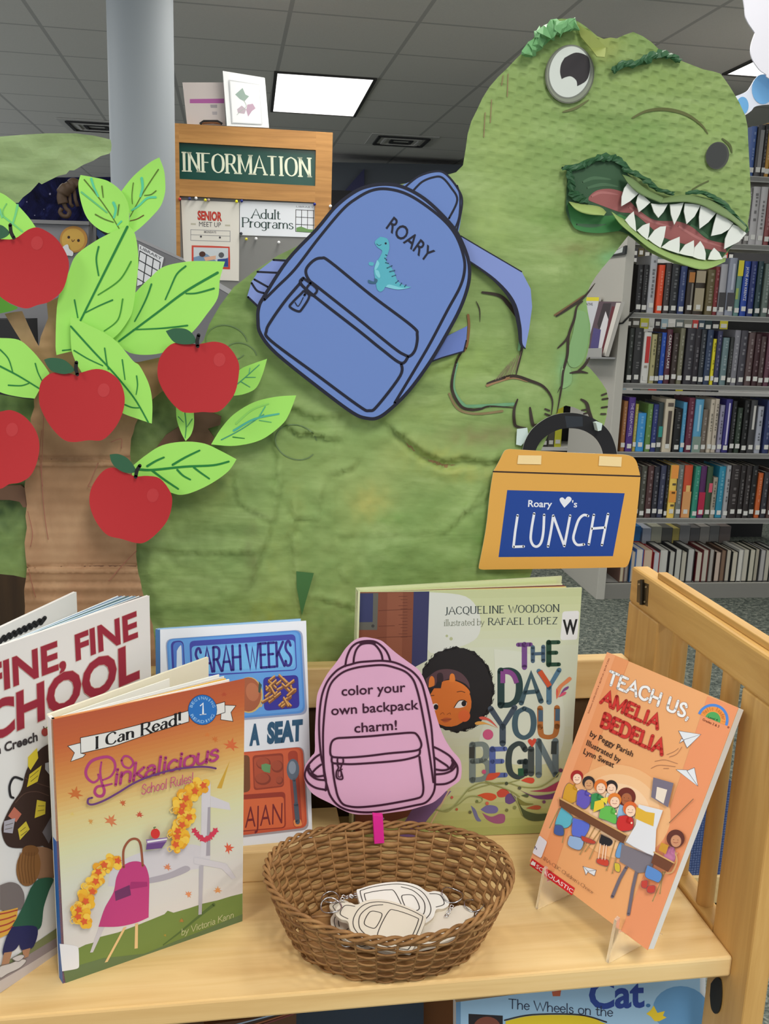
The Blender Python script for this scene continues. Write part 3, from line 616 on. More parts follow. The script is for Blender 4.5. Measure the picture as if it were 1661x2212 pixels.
for i, d in enumerate(rowB): spine_book(BC, SH[1], d[0], d[1], d[2], 528, d[3], "on the shelf level with the dinosaur's teeth", i, **(d[4] if len(d) > 4 else {}))
# bottom row: books turned with their page edges to the room
bot = [(-120, -70, 186, 176, 150), (-66, -20, 150, 140, 130), (0, 52, 186, 170, 150), (58, 144, 196, 192, 186), (148, 254, 192, 172, 152), (264, 336, 182, 186, 192), (340, 442, 190, 190, 184), (448, 516, 176, 176, 168), (519, 594, 180, 180, 172), (598, 666, 182, 178, 164), (670, 752, 176, 176, 172), (778, 846, 190, 184, 170), (850, 918, 180, 176, 164), (920, 976, 160, 156, 150), (1002, 1068, 188, 170, 156), (1072, 1130, 122, 98, 80), (1132, 1190, 178, 172, 158), (1194, 1262, 186, 180, 164), (1266, 1326, 200, 198, 190), (1328, 1398, 186, 182, 168), (1402, 1470, 184, 180, 164), (1473, 1526, 166, 160, 144), (1530, 1594, 168, 166, 164), (1598, 1660, 178, 174, 160), (1664, 1730, 170, 170, 164)]
cov = [(120, 90, 80), (90, 80, 80), (70, 110, 160), (72, 100, 160), (150, 40, 44), (140, 40, 44), (60, 60, 62), (34, 34, 36), (32, 32, 34), (36, 34, 34), (60, 60, 60), (90, 34, 38), (96, 40, 42), (70, 60, 54), (60, 46, 40), (66, 50, 42), (36, 36, 36), (34, 34, 34), (150, 150, 146), (44, 46, 40), (40, 44, 38), (36, 36, 34), (80, 80, 82), (40, 42, 38), (60, 60, 60)]
for i, (d, cc) in enumerate(zip(bot, cov)):
    u0, u1 = xz(1360+d[0]/S5, 1258)[0], xz(1360+d[1]/S5, 1258)[0]; z0 = SH[6]+.0005; zt = xz(1500, random.uniform(1186, 1194))[1]; dd = random.uniform(.0, .012)
    t_ = thing('library_book', bcp((u0+u1)/2, .1, SH[6]), f'{cname(cc)} covered page-edge book, {ORD[i]} from left on the bottom shelf', 'book', 'page-edge books on the bottom shelf')
    e = .0026; b = MB(); m = mat(cc, .5)
    bbox(b, u0, u0+e, dd, dd+.17, z0, zt, m); bbox(b, u1-e, u1, dd, dd+.17, z0, zt, m); bbox(b, u0, u1, dd+.165, dd+.17, z0, zt, m); b.build('cover', t_)
    b = MB(); bbox(b, u0+e, u1-e, dd+.004, dd+.164, z0+.003, zt-.004, mat(d[2:], .8)); b.build('page_block', t_)
# lying paperbacks on the shelf behind (their pale tops show over the page-edge row)
for i, (x0, x1, c) in enumerate([(1372, 1392, (120, 110, 80)), (1392, 1410, (90, 150, 150)), (1410, 1428, (60, 130, 190)), (1432, 1452, (190, 196, 210)), (1452, 1476, (190, 190, 170)), (1476, 1500, (110, 110, 104)), (1500, 1516, (190, 176, 100)), (1516, 1540, (150, 150, 150)), (1540, 1562, (110, 108, 108)), (1562, 1584, (160, 156, 150)), (1584, 1606, (130, 130, 128)), (1606, 1632, (120, 110, 106))]):
    u0, u1 = xz(x0, 1258)[0], xz(x1, 1258)[0]; b = MB(); h = .2+random.random()*.02
    bbox(b, u0+.001, u1-.001, .29, .44, SH[6], SH[6]+h, mat(c, .5)); tag(b.build('library_book'), f'{cname(c)} book seen from above, {ORD[i]} from left in the bottom back row', 'book', 'back-row books of the bottom shelf')
b = MB(); bbox(b, UL, UR, .26, .5, SH[6]-.03, SH[6]-.0005, M_SHELF); b.build('rear_shelf', t)
# the next bookcase beyond, glimpsed over the tops of the books
RC = VP(5.15, True)
t2 = thing('bookcase', bcp(UL, 1.1, 0), 'second bookcase glimpsed through the gaps above the shelved books', 'bookcase')
GAP = [(RC.at(1500, 563).z, 'in the gap under the jaw'), (RC.at(1500, 714).z, 'in the gap below the eye-level shelf'), (RC.at(1500, 846).z, 'in the lowest see-through gap'), (RC.at(1200, 966).z, 'glimpsed through the lunch bag handle')]
zt_ = 2.0; b = MB(); D0 = (RC.p-BC.p).dot(BK)
for gz, _ in GAP:
    b = MB(); bbox(b, UL-.34, UR+.2, D0, D0+.25, gz-.02, gz, mat((206, 206, 204), .5)); b.build('shelf', t2)
b = MB(); bbox(b, UL-.34, UR+.2, D0+.25, D0+.27, 0, zt_, mat((40, 40, 42), .7)); b.build('back_panel', t2)  # near-black sheet standing in for the shadowy depth behind the far books
pal = [(190, 70, 66), (60, 76, 90), (44, 60, 62), (36, 36, 40), (200, 190, 60), (50, 46, 40), (34, 34, 36), (70, 66, 62), (60, 60, 64), (40, 42, 44), (110, 104, 150), (90, 80, 50), (36, 34, 34), (60, 58, 54), (80, 78, 70), (190, 190, 60), (206, 206, 204), (60, 56, 60), (150, 176, 190), (216, 216, 214), (110, 120, 120), (130, 130, 120)]
for gi, (gz, where) in enumerate(GAP):
    u = UL-.32
    for i in range(30 if gi < 3 else 9):
        w_ = .034+((i*37+gi*11) % 17)*.0012; c = pal[(i+gi*5+14) % 22] if gi else pal[(i*3+4) % 22]; b = MB()
        bbox(b, u, u+w_-.002, D0+.005, D0+.17, gz+.0005, gz+.2+((i*13) % 7)*.006, mat(c, .5)); bbox(b, u+.006, u+w_-.008, D0+.0035, D0+.006, gz+.012+(i % 3)*.004, gz+.034+(i % 3)*.004, M_LAB)
        tag(b.build('library_book'), f'{cname(c)} book, {ORD[i]} from left {where}', 'book', 'far books '+where); u += w_
# display pocket on the end panel with leaning magazines
EP = Pl(bcp(UL-PW, 0, 1), RX)
pk = thing('display_pocket', EP.at(1312, 775), 'clear magazine pocket fixed to the grey bookcase end', 'magazine holder')
b = MB(); A = EP.at(1270, 772); B_ = EP.at(1330, 772); ax = (B_-A)
b.prism([A, B_, B_-RX*.07, A-RX*.07], Vector((0, 0, -.008)), mat((150, 150, 150), .3)); b.build('tray', pk)
b = MB(); b.prism([A-RX*.07, B_-RX*.07, B_-RX*.07+Vector((0, 0, .04)), A-RX*.07+Vector((0, 0, .04))], RX*.003, mat((170, 170, 168), .3)); b.build('lip', pk)
# three magazines leaning in it, each a solid slab in its own plane parallel to the panel
def mag(pts, off, c, th): 
    q = Ink(EP, off, .0006); q.sheet(pts, c, th, mside=mat((214, 210, 204), .7)); return q
q = mag([(1262, 642), (1294, 642), (1274, 772), (1242, 772)], .022, (206, 208, 214), .012); q.fill([(1262, 642), (1294, 642), (1293, 650), (1261, 650)], (226, 214, 50)); q.text('EATIVE', (1264, 660), (1280, 660), (0, -6), (60, 62, 70), .01)
tag(q.build('magazine'), 'white magazine with yellow top band in the bookcase end pocket', 'magazine')
q = mag([(1294, 651), (1342, 652), (1308, 770), (1262, 770)], .05, (96, 78, 86), .016); q.fill([(1303, 655), (1320, 655), (1312, 700), (1296, 720), (1290, 700)], (60, 52, 56)); q.fill([(1308, 672), (1314, 690), (1306, 740), (1292, 768), (1288, 766), (1296, 710)], (216, 214, 218)); q.fill([(1282, 708), (1298, 712), (1290, 768), (1272, 768)], (84, 76, 130)); q.fill([(1322, 662), (1331, 662), (1304, 768), (1296, 768)], (104, 40, 48)); q.fill([(1331, 654), (1341, 654), (1308, 769), (1300, 769)], (216, 212, 204))
tag(q.build('magazine'), 'dark purple magazine with a pale figure leaning in the end pocket', 'magazine')
q = Ink(EP, .012, .0008); q.sheet([(1300, 556), (1351, 530), (1349, 549), (1300, 556)], (40, 44, 44), .01); q.fill([(1318, 549), (1346, 533), (1344, 545), (1322, 550)], (190, 196, 194)); tag(q.build('notice_frame'), 'small dark framed notice on the bookcase end under the jaw', 'notice')
b = MB(); b.tube([BC.at(1371, 670, .02), BC.at(1345, 698, .03), BC.at(1330, 700, .03)], .004, mat((24, 24, 24), .4)); tag(b.build('shelf_hook'), 'black bent wire hook at the corner of the eye-level shelf', 'hook')
# white cloud cut-outs hanging at the upper right
CLD = VP(1.9); q = Ink(CLD, 0, .0005)
q.sheet(sm([(1720, -60), (1610, -60), (1609, 20), (1614, 45), (1631, 71)], [(1631, 71), (1622, 100), (1624, 125), (1640, 150), (1655, 161), (1662, 170), (1720, 200)]), (222, 222, 232), .003)
tag(q.build('cloud_cutout'), 'large white scalloped cloud cut-out at the upper right corner', 'cloud cut-out')
t = thing('star_cutout', CLD.at(1640, 230), 'white paper cut-out with blue spots hanging right of the snout', 'paper cut-out')
q = Ink(VP(1.93), 0, .0004); q.sheet(sm([(1588, 208), (1612, 198), (1622, 186), (1632, 170), (1650, 160), (1720, 165)], [(1720, 165), (1720, 226), (1661, 226), (1632, 230), (1622, 240), (1604, 250), (1585, 240)]), (216, 222, 236), .003); q.build('sheet', t)
for x, y, rx, ry, c in ((1648, 193, 24, 32, (112, 172, 224)), (1604, 228, 13, 19, (104, 164, 214))):
    q = Ink(VP(1.93), .0006, .0002); q.fill(ell(x, y, rx, ry), c); q.build('spot', t)
# blue padded chair beyond the trolley
t = thing('padded_chair', (1.05, 1.95, 0), 'blue padded chair with pale wooden frame behind the trolley end', 'chair')
def bluefab():
    t_ = NT('blue_weave', .9, .1); v = t_.node('ShaderNodeTexVoronoi'); v.inputs['Scale'].default_value = 160; v.inputs['Randomness'].default_value = .2; t_.link(t_.mapping((1, 1, 1)), v.inputs['Vector'])
    return t_.done(t_.ramp(v.outputs['Distance'], [(.15, (104, 120, 160)), (.5, (62, 78, 122))]), t_.bump(v.outputs['Distance'], .4, .002))
CH = VP(1.8); MBF = bluefab()
q = Ink(CH, 0, .001); q.sheet(sm([(1440, 1705), (1470, 1640), (1510, 1625), (1545, 1650), (1590, 1700), (1640, 1760), (1680, 1800)], [(1680, 1800), (1690, 1900)], [(1690, 1900), (1440, 1905)]), MBF, .06); q.build('backrest', t, bevel=.008)
q = Ink(CH, .01, .001); q.sheet([(1430, 1898), (1760, 1890), (1760, 1945), (1430, 1953)], M_CART, .05); q.build('frame_rail', t, bevel=.004)
z0 = CH.at(1550, 1925).z; p0 = CH.at(1440, 1925); p1 = CH.at(1700, 1925)
b = MB(); b.box((p0.x, 1.86, z0-.02), (p1.x, 2.25, z0+.06), MBF); b.build('seat', t, bevel=.015)
for x in (p0.x+.02, p1.x-.02):
    for y in (1.84, 2.22):
        b = MB(); b.box((x-.02, y-.02, 0), (x+.02, y+.02, z0), M_CARTV); b.build('leg', t)
q = Ink(VP(1.72), 0, .001); CB_ = VP(1.72); q.sheet([(1598, 1955), (1780, 1950), (1780, yat(CB_, 1780, .02)), (1598, yat(CB_, 1598, .02))], M_BROWN, .03); q.build('front_panel', t)
# ================================================================ the wooden book trolley
ZS, XR, XL, YF, YB = .772, .4595, -.236, .703, .995
ct = thing('book_trolley', (.11, .85, 0), 'blond wooden double-sided book trolley carrying the display books and basket', 'book trolley')
b = MB(); b.box((XL, YF, ZS-.021), (XR, .985, ZS), M_CART); b.build('shelf', ct, bevel=.0025)
b = MB(); b.box((XL, .978, .909), (XR, .999, .9565), M_CART); b.build('back_rail', ct, bevel=.002)
b = MB(); b.box((XL, .985, ZS-.02), (XR, .993, .911), M_BROWN); b.build('back_panel', ct)
b = MB(); b.box((XL+.002, .999, .925), (.407, 1.30, .941), M_CARTY); b.build('top_deck', ct, bevel=.002)
for xa, xb, lab in ((XR, XR+.021, None), (XL-.021, XL, None)):
    for y0, y1 in ((.676, .742), (.917, YB)):
        b = MB(); b.box((xa, y0, .03), (xb, y1, 1.022), M_CARTV); b.build('post', ct, bevel=.002)
    b = MB(); b.box((xa, .676, 1.022), (xb, YB, 1.064), M_CARTY); b.build('top_rail', ct, bevel=.003)
    b = MB(); b.box((xa+.008, .72, 1.064), (xb-.002 if xa > 0 else xb-.008, .945, 1.071), M_CARTY); b.build('top_strip', ct, bevel=.001)
    b = MB(); b.box((xa, .742, ZS-.03), (xb, .917, ZS+.004), M_CARTY); b.build('lower_rail', ct, bevel=.002)
    for y in (.778, .832, .884):
        b = MB(); b.lathe([(.0085, ZS), (.0085, 1.024)], M_CARTV, Matrix.Translation(((xa+xb)/2, y, 0)), 16); b.build('spindle', ct, True)
b = MB(); b.box((XL, .70, .03), (XR, 1.0, .05), M_CART); b.build('lower_shelf', ct)
b = MB(); b.box((XL, .985, .05), (XR, .993, ZS-.03), M_BROWN); b.build('lower_back_panel', ct)
b = MB(); b.box((XL, .71, .46), (XR, .95, .478), M_CART); b.build('middle_shelf', ct)
# hinge on the rear post
SP = Pl((XR, 0, 0), (-1, 0, 0)); hg = mat((96, 84, 62), .35, .8, name='hinge_brass')
b = Ink(SP, .0005, .0003); b.sheet([(1377, 1254), (1385, 1252), (1384, 1304), (1375, 1300)], hg, .001); b.sheet([(1389, 1258), (1401, 1262), (1398, 1310), (1387, 1305)], hg, .001)
b.tube([SP.at(1387, 1252, .002), SP.at(1385.5, 1306, .002)], .0022, mat((60, 52, 40), .35, .8))
for x, y in ((1395, 1268), (1392, 1300), (1380, 1262)): b.poly([SP.at(a, c, .0012) for a, c in ell(x, y, 2.2, n=10)], mat((190, 180, 150), .3, .8))
b.build('hinge', ct)
b = Ink(Pl((XR-.001, 0, 0), (-1, 0, 0)), .0005, .0003); b.sheet(sm([(1535, 2125), (1546, 2112), (1556, 2118), (1558, 2150), (1554, 2180), (1545, 2190), (1536, 2178), (1533, 2150)]), (30, 26, 20), .001); b.build('hand_slot', ct)
b = MB(); b.box((XL+.005, .866, ZS), (.118, .945, .807), M_CART)
tag(b.build('riser_block', bevel=.002), 'plain wooden riser block on the trolley under the blue tray book', 'wooden block')
# dark wood piece behind the trolley at left
b = MB(); b.box((-.6, 1.34, 0), (-.12, 1.38, 1.02), M_BROWN)
tag(b.build('wood_panel'), 'dark brown upright wood panel left of the cardboard trunk', 'wood panel')
# lower shelf: picture book and others
LB = VP(.78, tilt=R(14), p=(0, .755, .6)); t = thing('picture_book', LB.at(1240, 2212), "blue picture book titled Cat, The Wheels on the, below the trolley shelf", 'book')
q = Ink(LB, 0, .0001); q.sheet([(985, 2165), (1512, 2096), (1512, 2420), (985, 2420)], (150, 186, 214), .012, mside=mat((210, 214, 220)))
q.fill([(985, 2165), (995, 2163.5), (995, 2420), (985, 2420)], (100, 140, 176)); q.fill(ell(1470, 2180, 60, 50), (96, 146, 190))
q.text('Cat', (1272, 2178), (1392, 2174), (0, -62), (38, 64, 142), .03); q.fill(ell(1400, 2172, 5, 4), (60, 110, 160)); q.fill([(1192, 2142), (1212, 2139), (1210, 2152), (1194, 2152)], (180, 90, 60))
q.stext('The Wheels on the', (1098, 2178), (1324, 2196), (0, -20), (46, 56, 80), .12, .8)
q.fill([(1012, 2190), (1086, 2194), (1086, 2400), (1012, 2400)], (34, 30, 34)); q.fill(ell(1052, 2222, 30, 26), (120, 66, 50)); q.fill(sm([(1092, 2206), (1150, 2194), (1250, 2194), (1300, 2208), (1330, 2240), (1330, 2400)], [(1330, 2400), (1092, 2400)]), (214, 190, 40)); q.stroke([(1090, 2204), (1150, 2192), (1250, 2192), (1310, 2208)], 3, (40, 36, 40))
q.fill([(1396, 2190), (1406, 2182), (1412, 2172), (1420, 2188), (1436, 2184), (1432, 2194), (1440, 2198), (1424, 2206), (1414, 2206), (1406, 2196)], (224, 196, 50)); q.build('cover', t)
q = Ink(LB, -.002, .0001); q.sheet([(1512, 2098), (1524, 2100), (1524, 2420), (1512, 2420)], (200, 206, 210), .01); q.build('page_block', t)
LB2 = VP(.9); q = Ink(LB2, 0, .0002); q.sheet([(580, 2180), (915, 2160), (915, 2400), (580, 2400)], (34, 58, 84), .015); tag(q.build('book'), 'dark blue book on the lower shelf, left of the Cat book', 'book')
q = Ink(VP(.92), 0, .0002); q.sheet([(915, 2150), (980, 2150), (980, 2400), (915, 2400)], (98, 62, 34), .015); tag(q.build('book'), 'brown book spine on the lower shelf beside the Cat book', 'book')
q = Ink(VP(.8), 0, .0002); q.sheet([(440, 2214), (640, 2188), (640, 2400), (440, 2400)], (90, 60, 40), .012)
for k in range(4): q.stroke([(500+k*20, 2216), (600+k*12, 2190)], 3, [(150, 170, 190), (60, 50, 46), (150, 90, 60), (120, 60, 60)][k], smooth=False)
tag(q.build('magazine'), 'brown striped magazine on the lower shelf at the left', 'magazine')
# ================================================================ the big cardboard dinosaur behind the trolley
DP = VP(1.03)
def sc(k, ox, oy, *f):
    """points read off an enlarged crop: scale k, crop origin (ox, oy)"""
    return [(ox+f[i]/k, oy+f[i+1]/k) for i in range(0, len(f), 2)]
def dino_paint():
    t = NT('painted_paper', .62, .25); v = t.mapping((1, 1, 1)); vs = t.mapping((5, 1, 26), rot=(0, R(12), 0))
    n1 = t.noise(v, 7, 5, .6, .8); n2 = t.noise(vs, 1.6, 5, .65, .5); n3 = t.noise(v, 3.2, 3, .5, 1.0); n4 = t.noise(v, 40, 4, .6)
    c = t.ramp(n2, [(.28, (104, 128, 72)), (.48, (138, 162, 98)), (.7, (162, 184, 122))])
    c = t.mix(t.ramp(n1, [(.42, (0, 0, 0)), (.62, (255, 255, 255))]), c, (128, 154, 90))
    c = t.mix(t.ramp(n3, [(.56, (0, 0, 0)), (.72, (200, 200, 200))]), c, (166, 178, 112))
    c = t.mix(t.ramp(n4, [(.6, (0, 0, 0)), (.8, (130, 130, 130))]), c, (94, 124, 76))
    vc = t.node('ShaderNodeVertexColor'); vc.layer_name = 'paint_shade'; c = t.mix(vc.outputs['Alpha'], c, vc.outputs['Color'])
    # quilted dimples of the wrapping paper, fading out over the lower body
    sx = t.node('ShaderNodeSeparateXYZ'); t.link(t.mapping((1, 1, 1), rot=(0, R(-6), 0)), sx.inputs[0])
    def mm(op, a, b=None):
        n = t.node('ShaderNodeMath', operation=op)
        for i, q in enumerate((a, b)):
            if q is None: continue
            if isinstance(q, (int, float)): n.inputs[i].default_value = q
            else: t.link(q, n.inputs[i])
        return n.outputs[0]
    cx = mm('COSINE', mm('MULTIPLY', sx.outputs[0], 2*math.pi/.0205)); cz = mm('COSINE', mm('MULTIPLY', sx.outputs[2], 2*math.pi/.0136))
    h = mm('MULTIPLY', mm('MAXIMUM', mm('MULTIPLY', cx, cz), 0), mm('ADD', mm('MULTIPLY', n1, .9), .35))
    so = t.node('ShaderNodeSeparateXYZ'); t.link(t.tc.outputs['Object'], so.inputs[0])
    fade = t.node('ShaderNodeMapRange'); t.link(mm('ADD', so.outputs[2], mm('MULTIPLY', so.outputs[0], .5)), fade.inputs[0]); fade.inputs[1].default_value = .24; fade.inputs[2].default_value = .42; fade.inputs[3].default_value = .12; fade.inputs[4].default_value = 1
    h = mm('MULTIPLY', h, fade.outputs[0])
    b1 = t.bump(h, .85, -.0022); return t.done(c, t.bump(n4, .3, .0015, b1))
M_DINO = dino_paint(); M_DCARD = mat((150, 120, 84), .8, name='cardboard_edge')
D_OUT = [(985, 372), (1000, 357), (1006, 320), (1010, 290), (1018, 262), (1030, 238), (1042, 212), (1057, 188), (1076, 166), (1095, 148), (1112, 130), (1130, 112), (1140, 98), (1155, 78), (1168, 64), (1182, 53), (1195, 44), (1212, 40), (1230, 41), (1248, 46), (1262, 55), (1276, 66), (1290, 78), (1304, 84), (1318, 81), (1332, 83), (1350, 75), (1368, 69), (1388, 78), (1406, 90), (1425, 108), (1442, 116), (1468, 130), (1494, 140), (1520, 150), (1540, 154), (1556, 159), (1566, 172), (1577, 188), (1596, 220), (1610, 250), (1615, 275), (1616, 302), (1618, 340), (1620, 378), (1622, 432), (1619, 460), (1615, 482), (1618, 498), (1600, 512), (1582, 528), (1572, 545), (1553, 565), (1520, 580), (1488, 576), (1455, 569), (1430, 558), (1405, 546), (1385, 531), (1366, 515), (1357, 509),
         (1342, 528), (1318, 559), (1300, 580), (1287, 597), (1277, 613), (1270, 628), (1266, 648), (1270, 676), (1275, 701), (1275, 722), (1273, 743), (1268, 768), (1262, 787), (1272, 793), (1288, 811), (1300, 827), (1310, 843), (1314, 863), (1312, 882), (1310, 899), (1305, 918), (1299, 932), (1289, 932), (1282, 918), (1278, 900), (1262, 890), (1240, 880), (1222, 876), (1206, 884), (1196, 902), (1190, 925), (1180, 948), (1168, 974), (1160, 1010), (1156, 1100), (1152, 1180), (1150, 1231), (1140, 1260), (1120, 1300), (1100, yat(DP, 1100, .942)),
         (900, yat(DP, 900, .942)), (640, yat(DP, 640, .942)), (330, yat(DP, 330, .942)), (200, yat(DP, 200, .942)), (200, 1260), (120, 1252), (52, 1248), (30, 1243), (0, 1240), (-40, 1244), (-90, 1240), (-90, 850), (0, 852), (60, 862), (120, 868), (200, 862), (300, 850), (345, 836), (400, 780), (440, 735), (452, 700), (475, 660), (505, 620), (550, 585), (600, 552), (645, 530), (700, 500), (760, 440), (850, 400), (930, 388)]
RID = [([(835, 913), (878, 946), (921, 978), (965, 995), (998, 985), (1051, 995), (1090, 990)], .0075, 13), ([(850, 935), (905, 985), (960, 1012), (1010, 1005)], -.004, 12), ([(618, 917), (647, 937), (666, 932), (724, 949)], .006, 9), ([(632, 884), (680, 898), (733, 896)], .005, 9), ([(600, 905), (640, 912), (700, 925)], -.004, 8),
       ([(599, 990), (601, 1043), (596, 1091), (589, 1120), (541, 1260)], .004, 8), ([(632, 1072), (635, 1120), (632, 1158), (637, 1226), (652, 1332)], .004, 9), ([(724, 922), (721, 1158), (960, 1151)], .0016, 6), ([(960, 1151), (1013, 1096), (1051, 1043)], .004, 8), ([(507, 1033), (517, 1086), (550, 1105), (584, 1125)], .0035, 7), ([(700, 1047), (690, 1076), (685, 1140)], .003, 7),
       ([(724, 1022), (760, 1008), (770, 1000)], .005, 8), ([(640, 1120), (660, 1118), (680, 1122)], .004, 6), ([(320, 1185), (420, 1192), (560, 1190)], .0035, 9), ([(736, 1230), (745, 1250), (750, 1275)], .003, 6), ([(670, 1290), (720, 1298), (770, 1315)], .004, 8), ([(560, 900), (590, 940), (600, 985)], .005, 10), ([(610, 760), (640, 800), (690, 842)], .003, 10), ([(560, 880), (620, 872), (650, 880)], .005, 9), ([(1066, 1040), (1040, 1085), (1000, 1110)], .003, 8), ([(1040, 790), (1060, 800), (1090, 812)], .002, 8), ([(930, 800), (970, 786), (1000, 760)], .004, 12)]
def seg_d(p, a, b):
    ax, ay = a; bx, by = b; dx, dy = bx-ax, by-ay; L = dx*dx+dy*dy
    t = max(0, min(1, ((p[0]-ax)*dx+(p[1]-ay)*dy)/L)) if L else 0
    return math.hypot(p[0]-ax-dx*t, p[1]-ay-dy*t)
from mathutils import noise as mn
def relief(x, y):
    h = .0016*mn.noise(Vector((x/140, y/140, 0)))+.0009*mn.noise(Vector((x/45, y/45, 3)))
    if y > 780: h += min(1, (y-780)/120)*(.0013*mn.noise(Vector((x/22, y/30, 5)))+.0026*abs(mn.noise(Vector((x/60, y/40, 8)))))
    for P, a, w_ in RID:
        if x < min(p[0] for p in P)-60 or x > max(p[0] for p in P)+60 or y < min(p[1] for p in P)-60 or y > max(p[1] for p in P)+60: continue
        a *= 1.2; w_ *= .75; d, k = min((seg_d((x, y), P[i], P[i+1]), i) for i in range(len(P)-1)); A, B = P[k], P[k+1]
        e = min(1, .35+1.3*min(math.hypot(x-P[0][0], y-P[0][1]), math.hypot(x-P[-1][0], y-P[-1][1]))/(3*w_+20))
        below = ((B[0]-A[0])*(y-A[1])-(B[1]-A[1])*(x-A[0]))*(1 if B[0] >= A[0] else -1) > 0
        if below: h += e*a*(1.0*math.exp(-(d/(w_*.42))**2)-.35*math.exp(-((d-w_*1.1)/w_)**2))
        else: h += e*a*math.exp(-(d/(w_*1.9))**1.3)
    return h
PAINT_SHADE = [(700, 1290, 430, 190, .42, (104, 134, 70)), (980, 1180, 160, 130, .3, (116, 148, 74)), (640, 1120, 30, 130, .4, (150, 160, 92)), (800, 1090, 46, 42, .8, (184, 180, 104)), (460, 1050, 45, 50, .5, (160, 168, 92)), (940, 985, 90, 40, .5, (164, 172, 92)), (1000, 1020, 80, 26, .55, (176, 178, 100)), (590, 1220, 36, 120, .45, (160, 172, 96)), (580, 1340, 60, 60, .65, (160, 166, 72)), (330, 900, 60, 90, .75, (74, 96, 52)), (400, 1130, 130, 130, .5, (96, 116, 62)), (545, 1200, 22, 90, .6, (106, 108, 72)), (0, 1020, 80, 190, .9, (64, 86, 50)), (110, 880, 120, 40, .8, (70, 92, 52)), (1020, 945, 80, 26, .55, (134, 122, 88)), (1085, 935, 40, 20, .5, (130, 112, 84)), (1240, 535, 60, 14, .45, (126, 112, 74)),  # painted tones; dark greens behind the tree and low down are painted-in shade
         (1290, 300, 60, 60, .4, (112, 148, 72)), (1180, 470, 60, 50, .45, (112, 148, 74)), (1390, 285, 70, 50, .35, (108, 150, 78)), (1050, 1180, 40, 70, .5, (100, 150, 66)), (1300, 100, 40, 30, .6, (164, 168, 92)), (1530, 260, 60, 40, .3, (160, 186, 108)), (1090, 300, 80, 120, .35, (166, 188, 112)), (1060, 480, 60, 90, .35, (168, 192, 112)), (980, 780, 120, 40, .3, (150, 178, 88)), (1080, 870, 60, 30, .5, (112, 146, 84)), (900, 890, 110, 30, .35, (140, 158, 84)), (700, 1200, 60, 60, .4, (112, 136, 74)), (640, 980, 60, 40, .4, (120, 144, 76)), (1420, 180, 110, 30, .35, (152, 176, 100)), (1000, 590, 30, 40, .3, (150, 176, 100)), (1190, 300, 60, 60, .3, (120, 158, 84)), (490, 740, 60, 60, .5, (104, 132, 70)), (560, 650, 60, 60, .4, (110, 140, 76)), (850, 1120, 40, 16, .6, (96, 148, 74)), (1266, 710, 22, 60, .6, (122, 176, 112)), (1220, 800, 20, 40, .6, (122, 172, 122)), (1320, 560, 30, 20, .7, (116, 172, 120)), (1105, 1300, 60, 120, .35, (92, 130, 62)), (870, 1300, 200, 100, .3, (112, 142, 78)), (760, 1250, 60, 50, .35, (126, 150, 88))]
def paint_shade(o):
    at = o.data.color_attributes.new('paint_shade', 'FLOAT_COLOR', 'POINT'); g = gloc(o)
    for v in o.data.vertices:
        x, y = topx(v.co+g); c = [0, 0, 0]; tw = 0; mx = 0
        for px_, py_, rx, ry, w_, cc in PAINT_SHADE:
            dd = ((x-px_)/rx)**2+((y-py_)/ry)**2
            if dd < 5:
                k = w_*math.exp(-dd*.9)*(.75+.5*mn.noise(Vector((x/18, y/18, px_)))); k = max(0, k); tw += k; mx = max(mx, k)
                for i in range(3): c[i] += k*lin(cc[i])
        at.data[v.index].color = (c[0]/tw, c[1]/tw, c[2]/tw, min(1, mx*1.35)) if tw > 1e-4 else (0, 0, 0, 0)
def grid_sheet(outline, step, hf, pl, mb, m, th, mback, off=0):
    """a cut sheet with real relief: front triangulated on a grid, plain back, edge"""
    P = [Vector(p) for p in outline]; D = []
    for i, p in enumerate(P):
        q = P[(i+1) % len(P)]; n = max(1, int((q-p).length/step))
        D += [p.lerp(q, k/n) for k in range(n)]
    k = len(D); xs = [p.x for p in D]; ys = [p.y for p in D]; pts = list(D)
    def inside(x, y):
        c = False
        for i in range(len(P)):
            a, b_ = P[i], P[i-1]
            if (a.y > y) != (b_.y > y) and x < (b_.x-a.x)*(y-a.y)/(b_.y-a.y)+a.x: c = not c
        return c
    y = min(ys)+step*.5; r_ = 0
    while y < max(ys):
        x = min(xs)+(step*.5 if r_ % 2 else 0)
        while x < max(xs):
            if inside(x, y): pts.append(Vector((x+random.uniform(-.2, .2)*step, y+random.uniform(-.2, .2)*step)))
            x += step
        y += step; r_ += 1
    r = delaunay_2d_cdt([Vector((p.x, -p.y)) for p in pts], [], [list(range(k))], 1, 1e-4)
    V = [pl.at(p.x, -p.y, off+hf(p.x, -p.y)) for p in r[0]]
    mb.mesh(V, [tuple(f) if True else f for f in r[2]], m)
    F = [pl.at(p.x, p.y, off+hf(p.x, p.y)) for p in D]; Bk = [pl.at(p.x, p.y, off-th) for p in D]
    mb.mesh(F+Bk, [(i, i+k, (i+1) % k+k, (i+1) % k) for i in range(k)], mback)
    mb.poly([pl.at(p.x, p.y, off-th) for p in reversed(P)], mback)
dn = thing('dinosaur_cutout', (.3, 1.04, .95), 'huge green painted cardboard dinosaur cut-out with open toothy mouth, behind the trolley', 'dinosaur cut-out')
b = MB(); grid_sheet(D_OUT, 7.5, relief, DP, b, M_DINO, .006, M_DCARD); body = b.build('body', dn, True)
for p in body.data.polygons:
    if p.material_index == 1: p.use_smooth = False
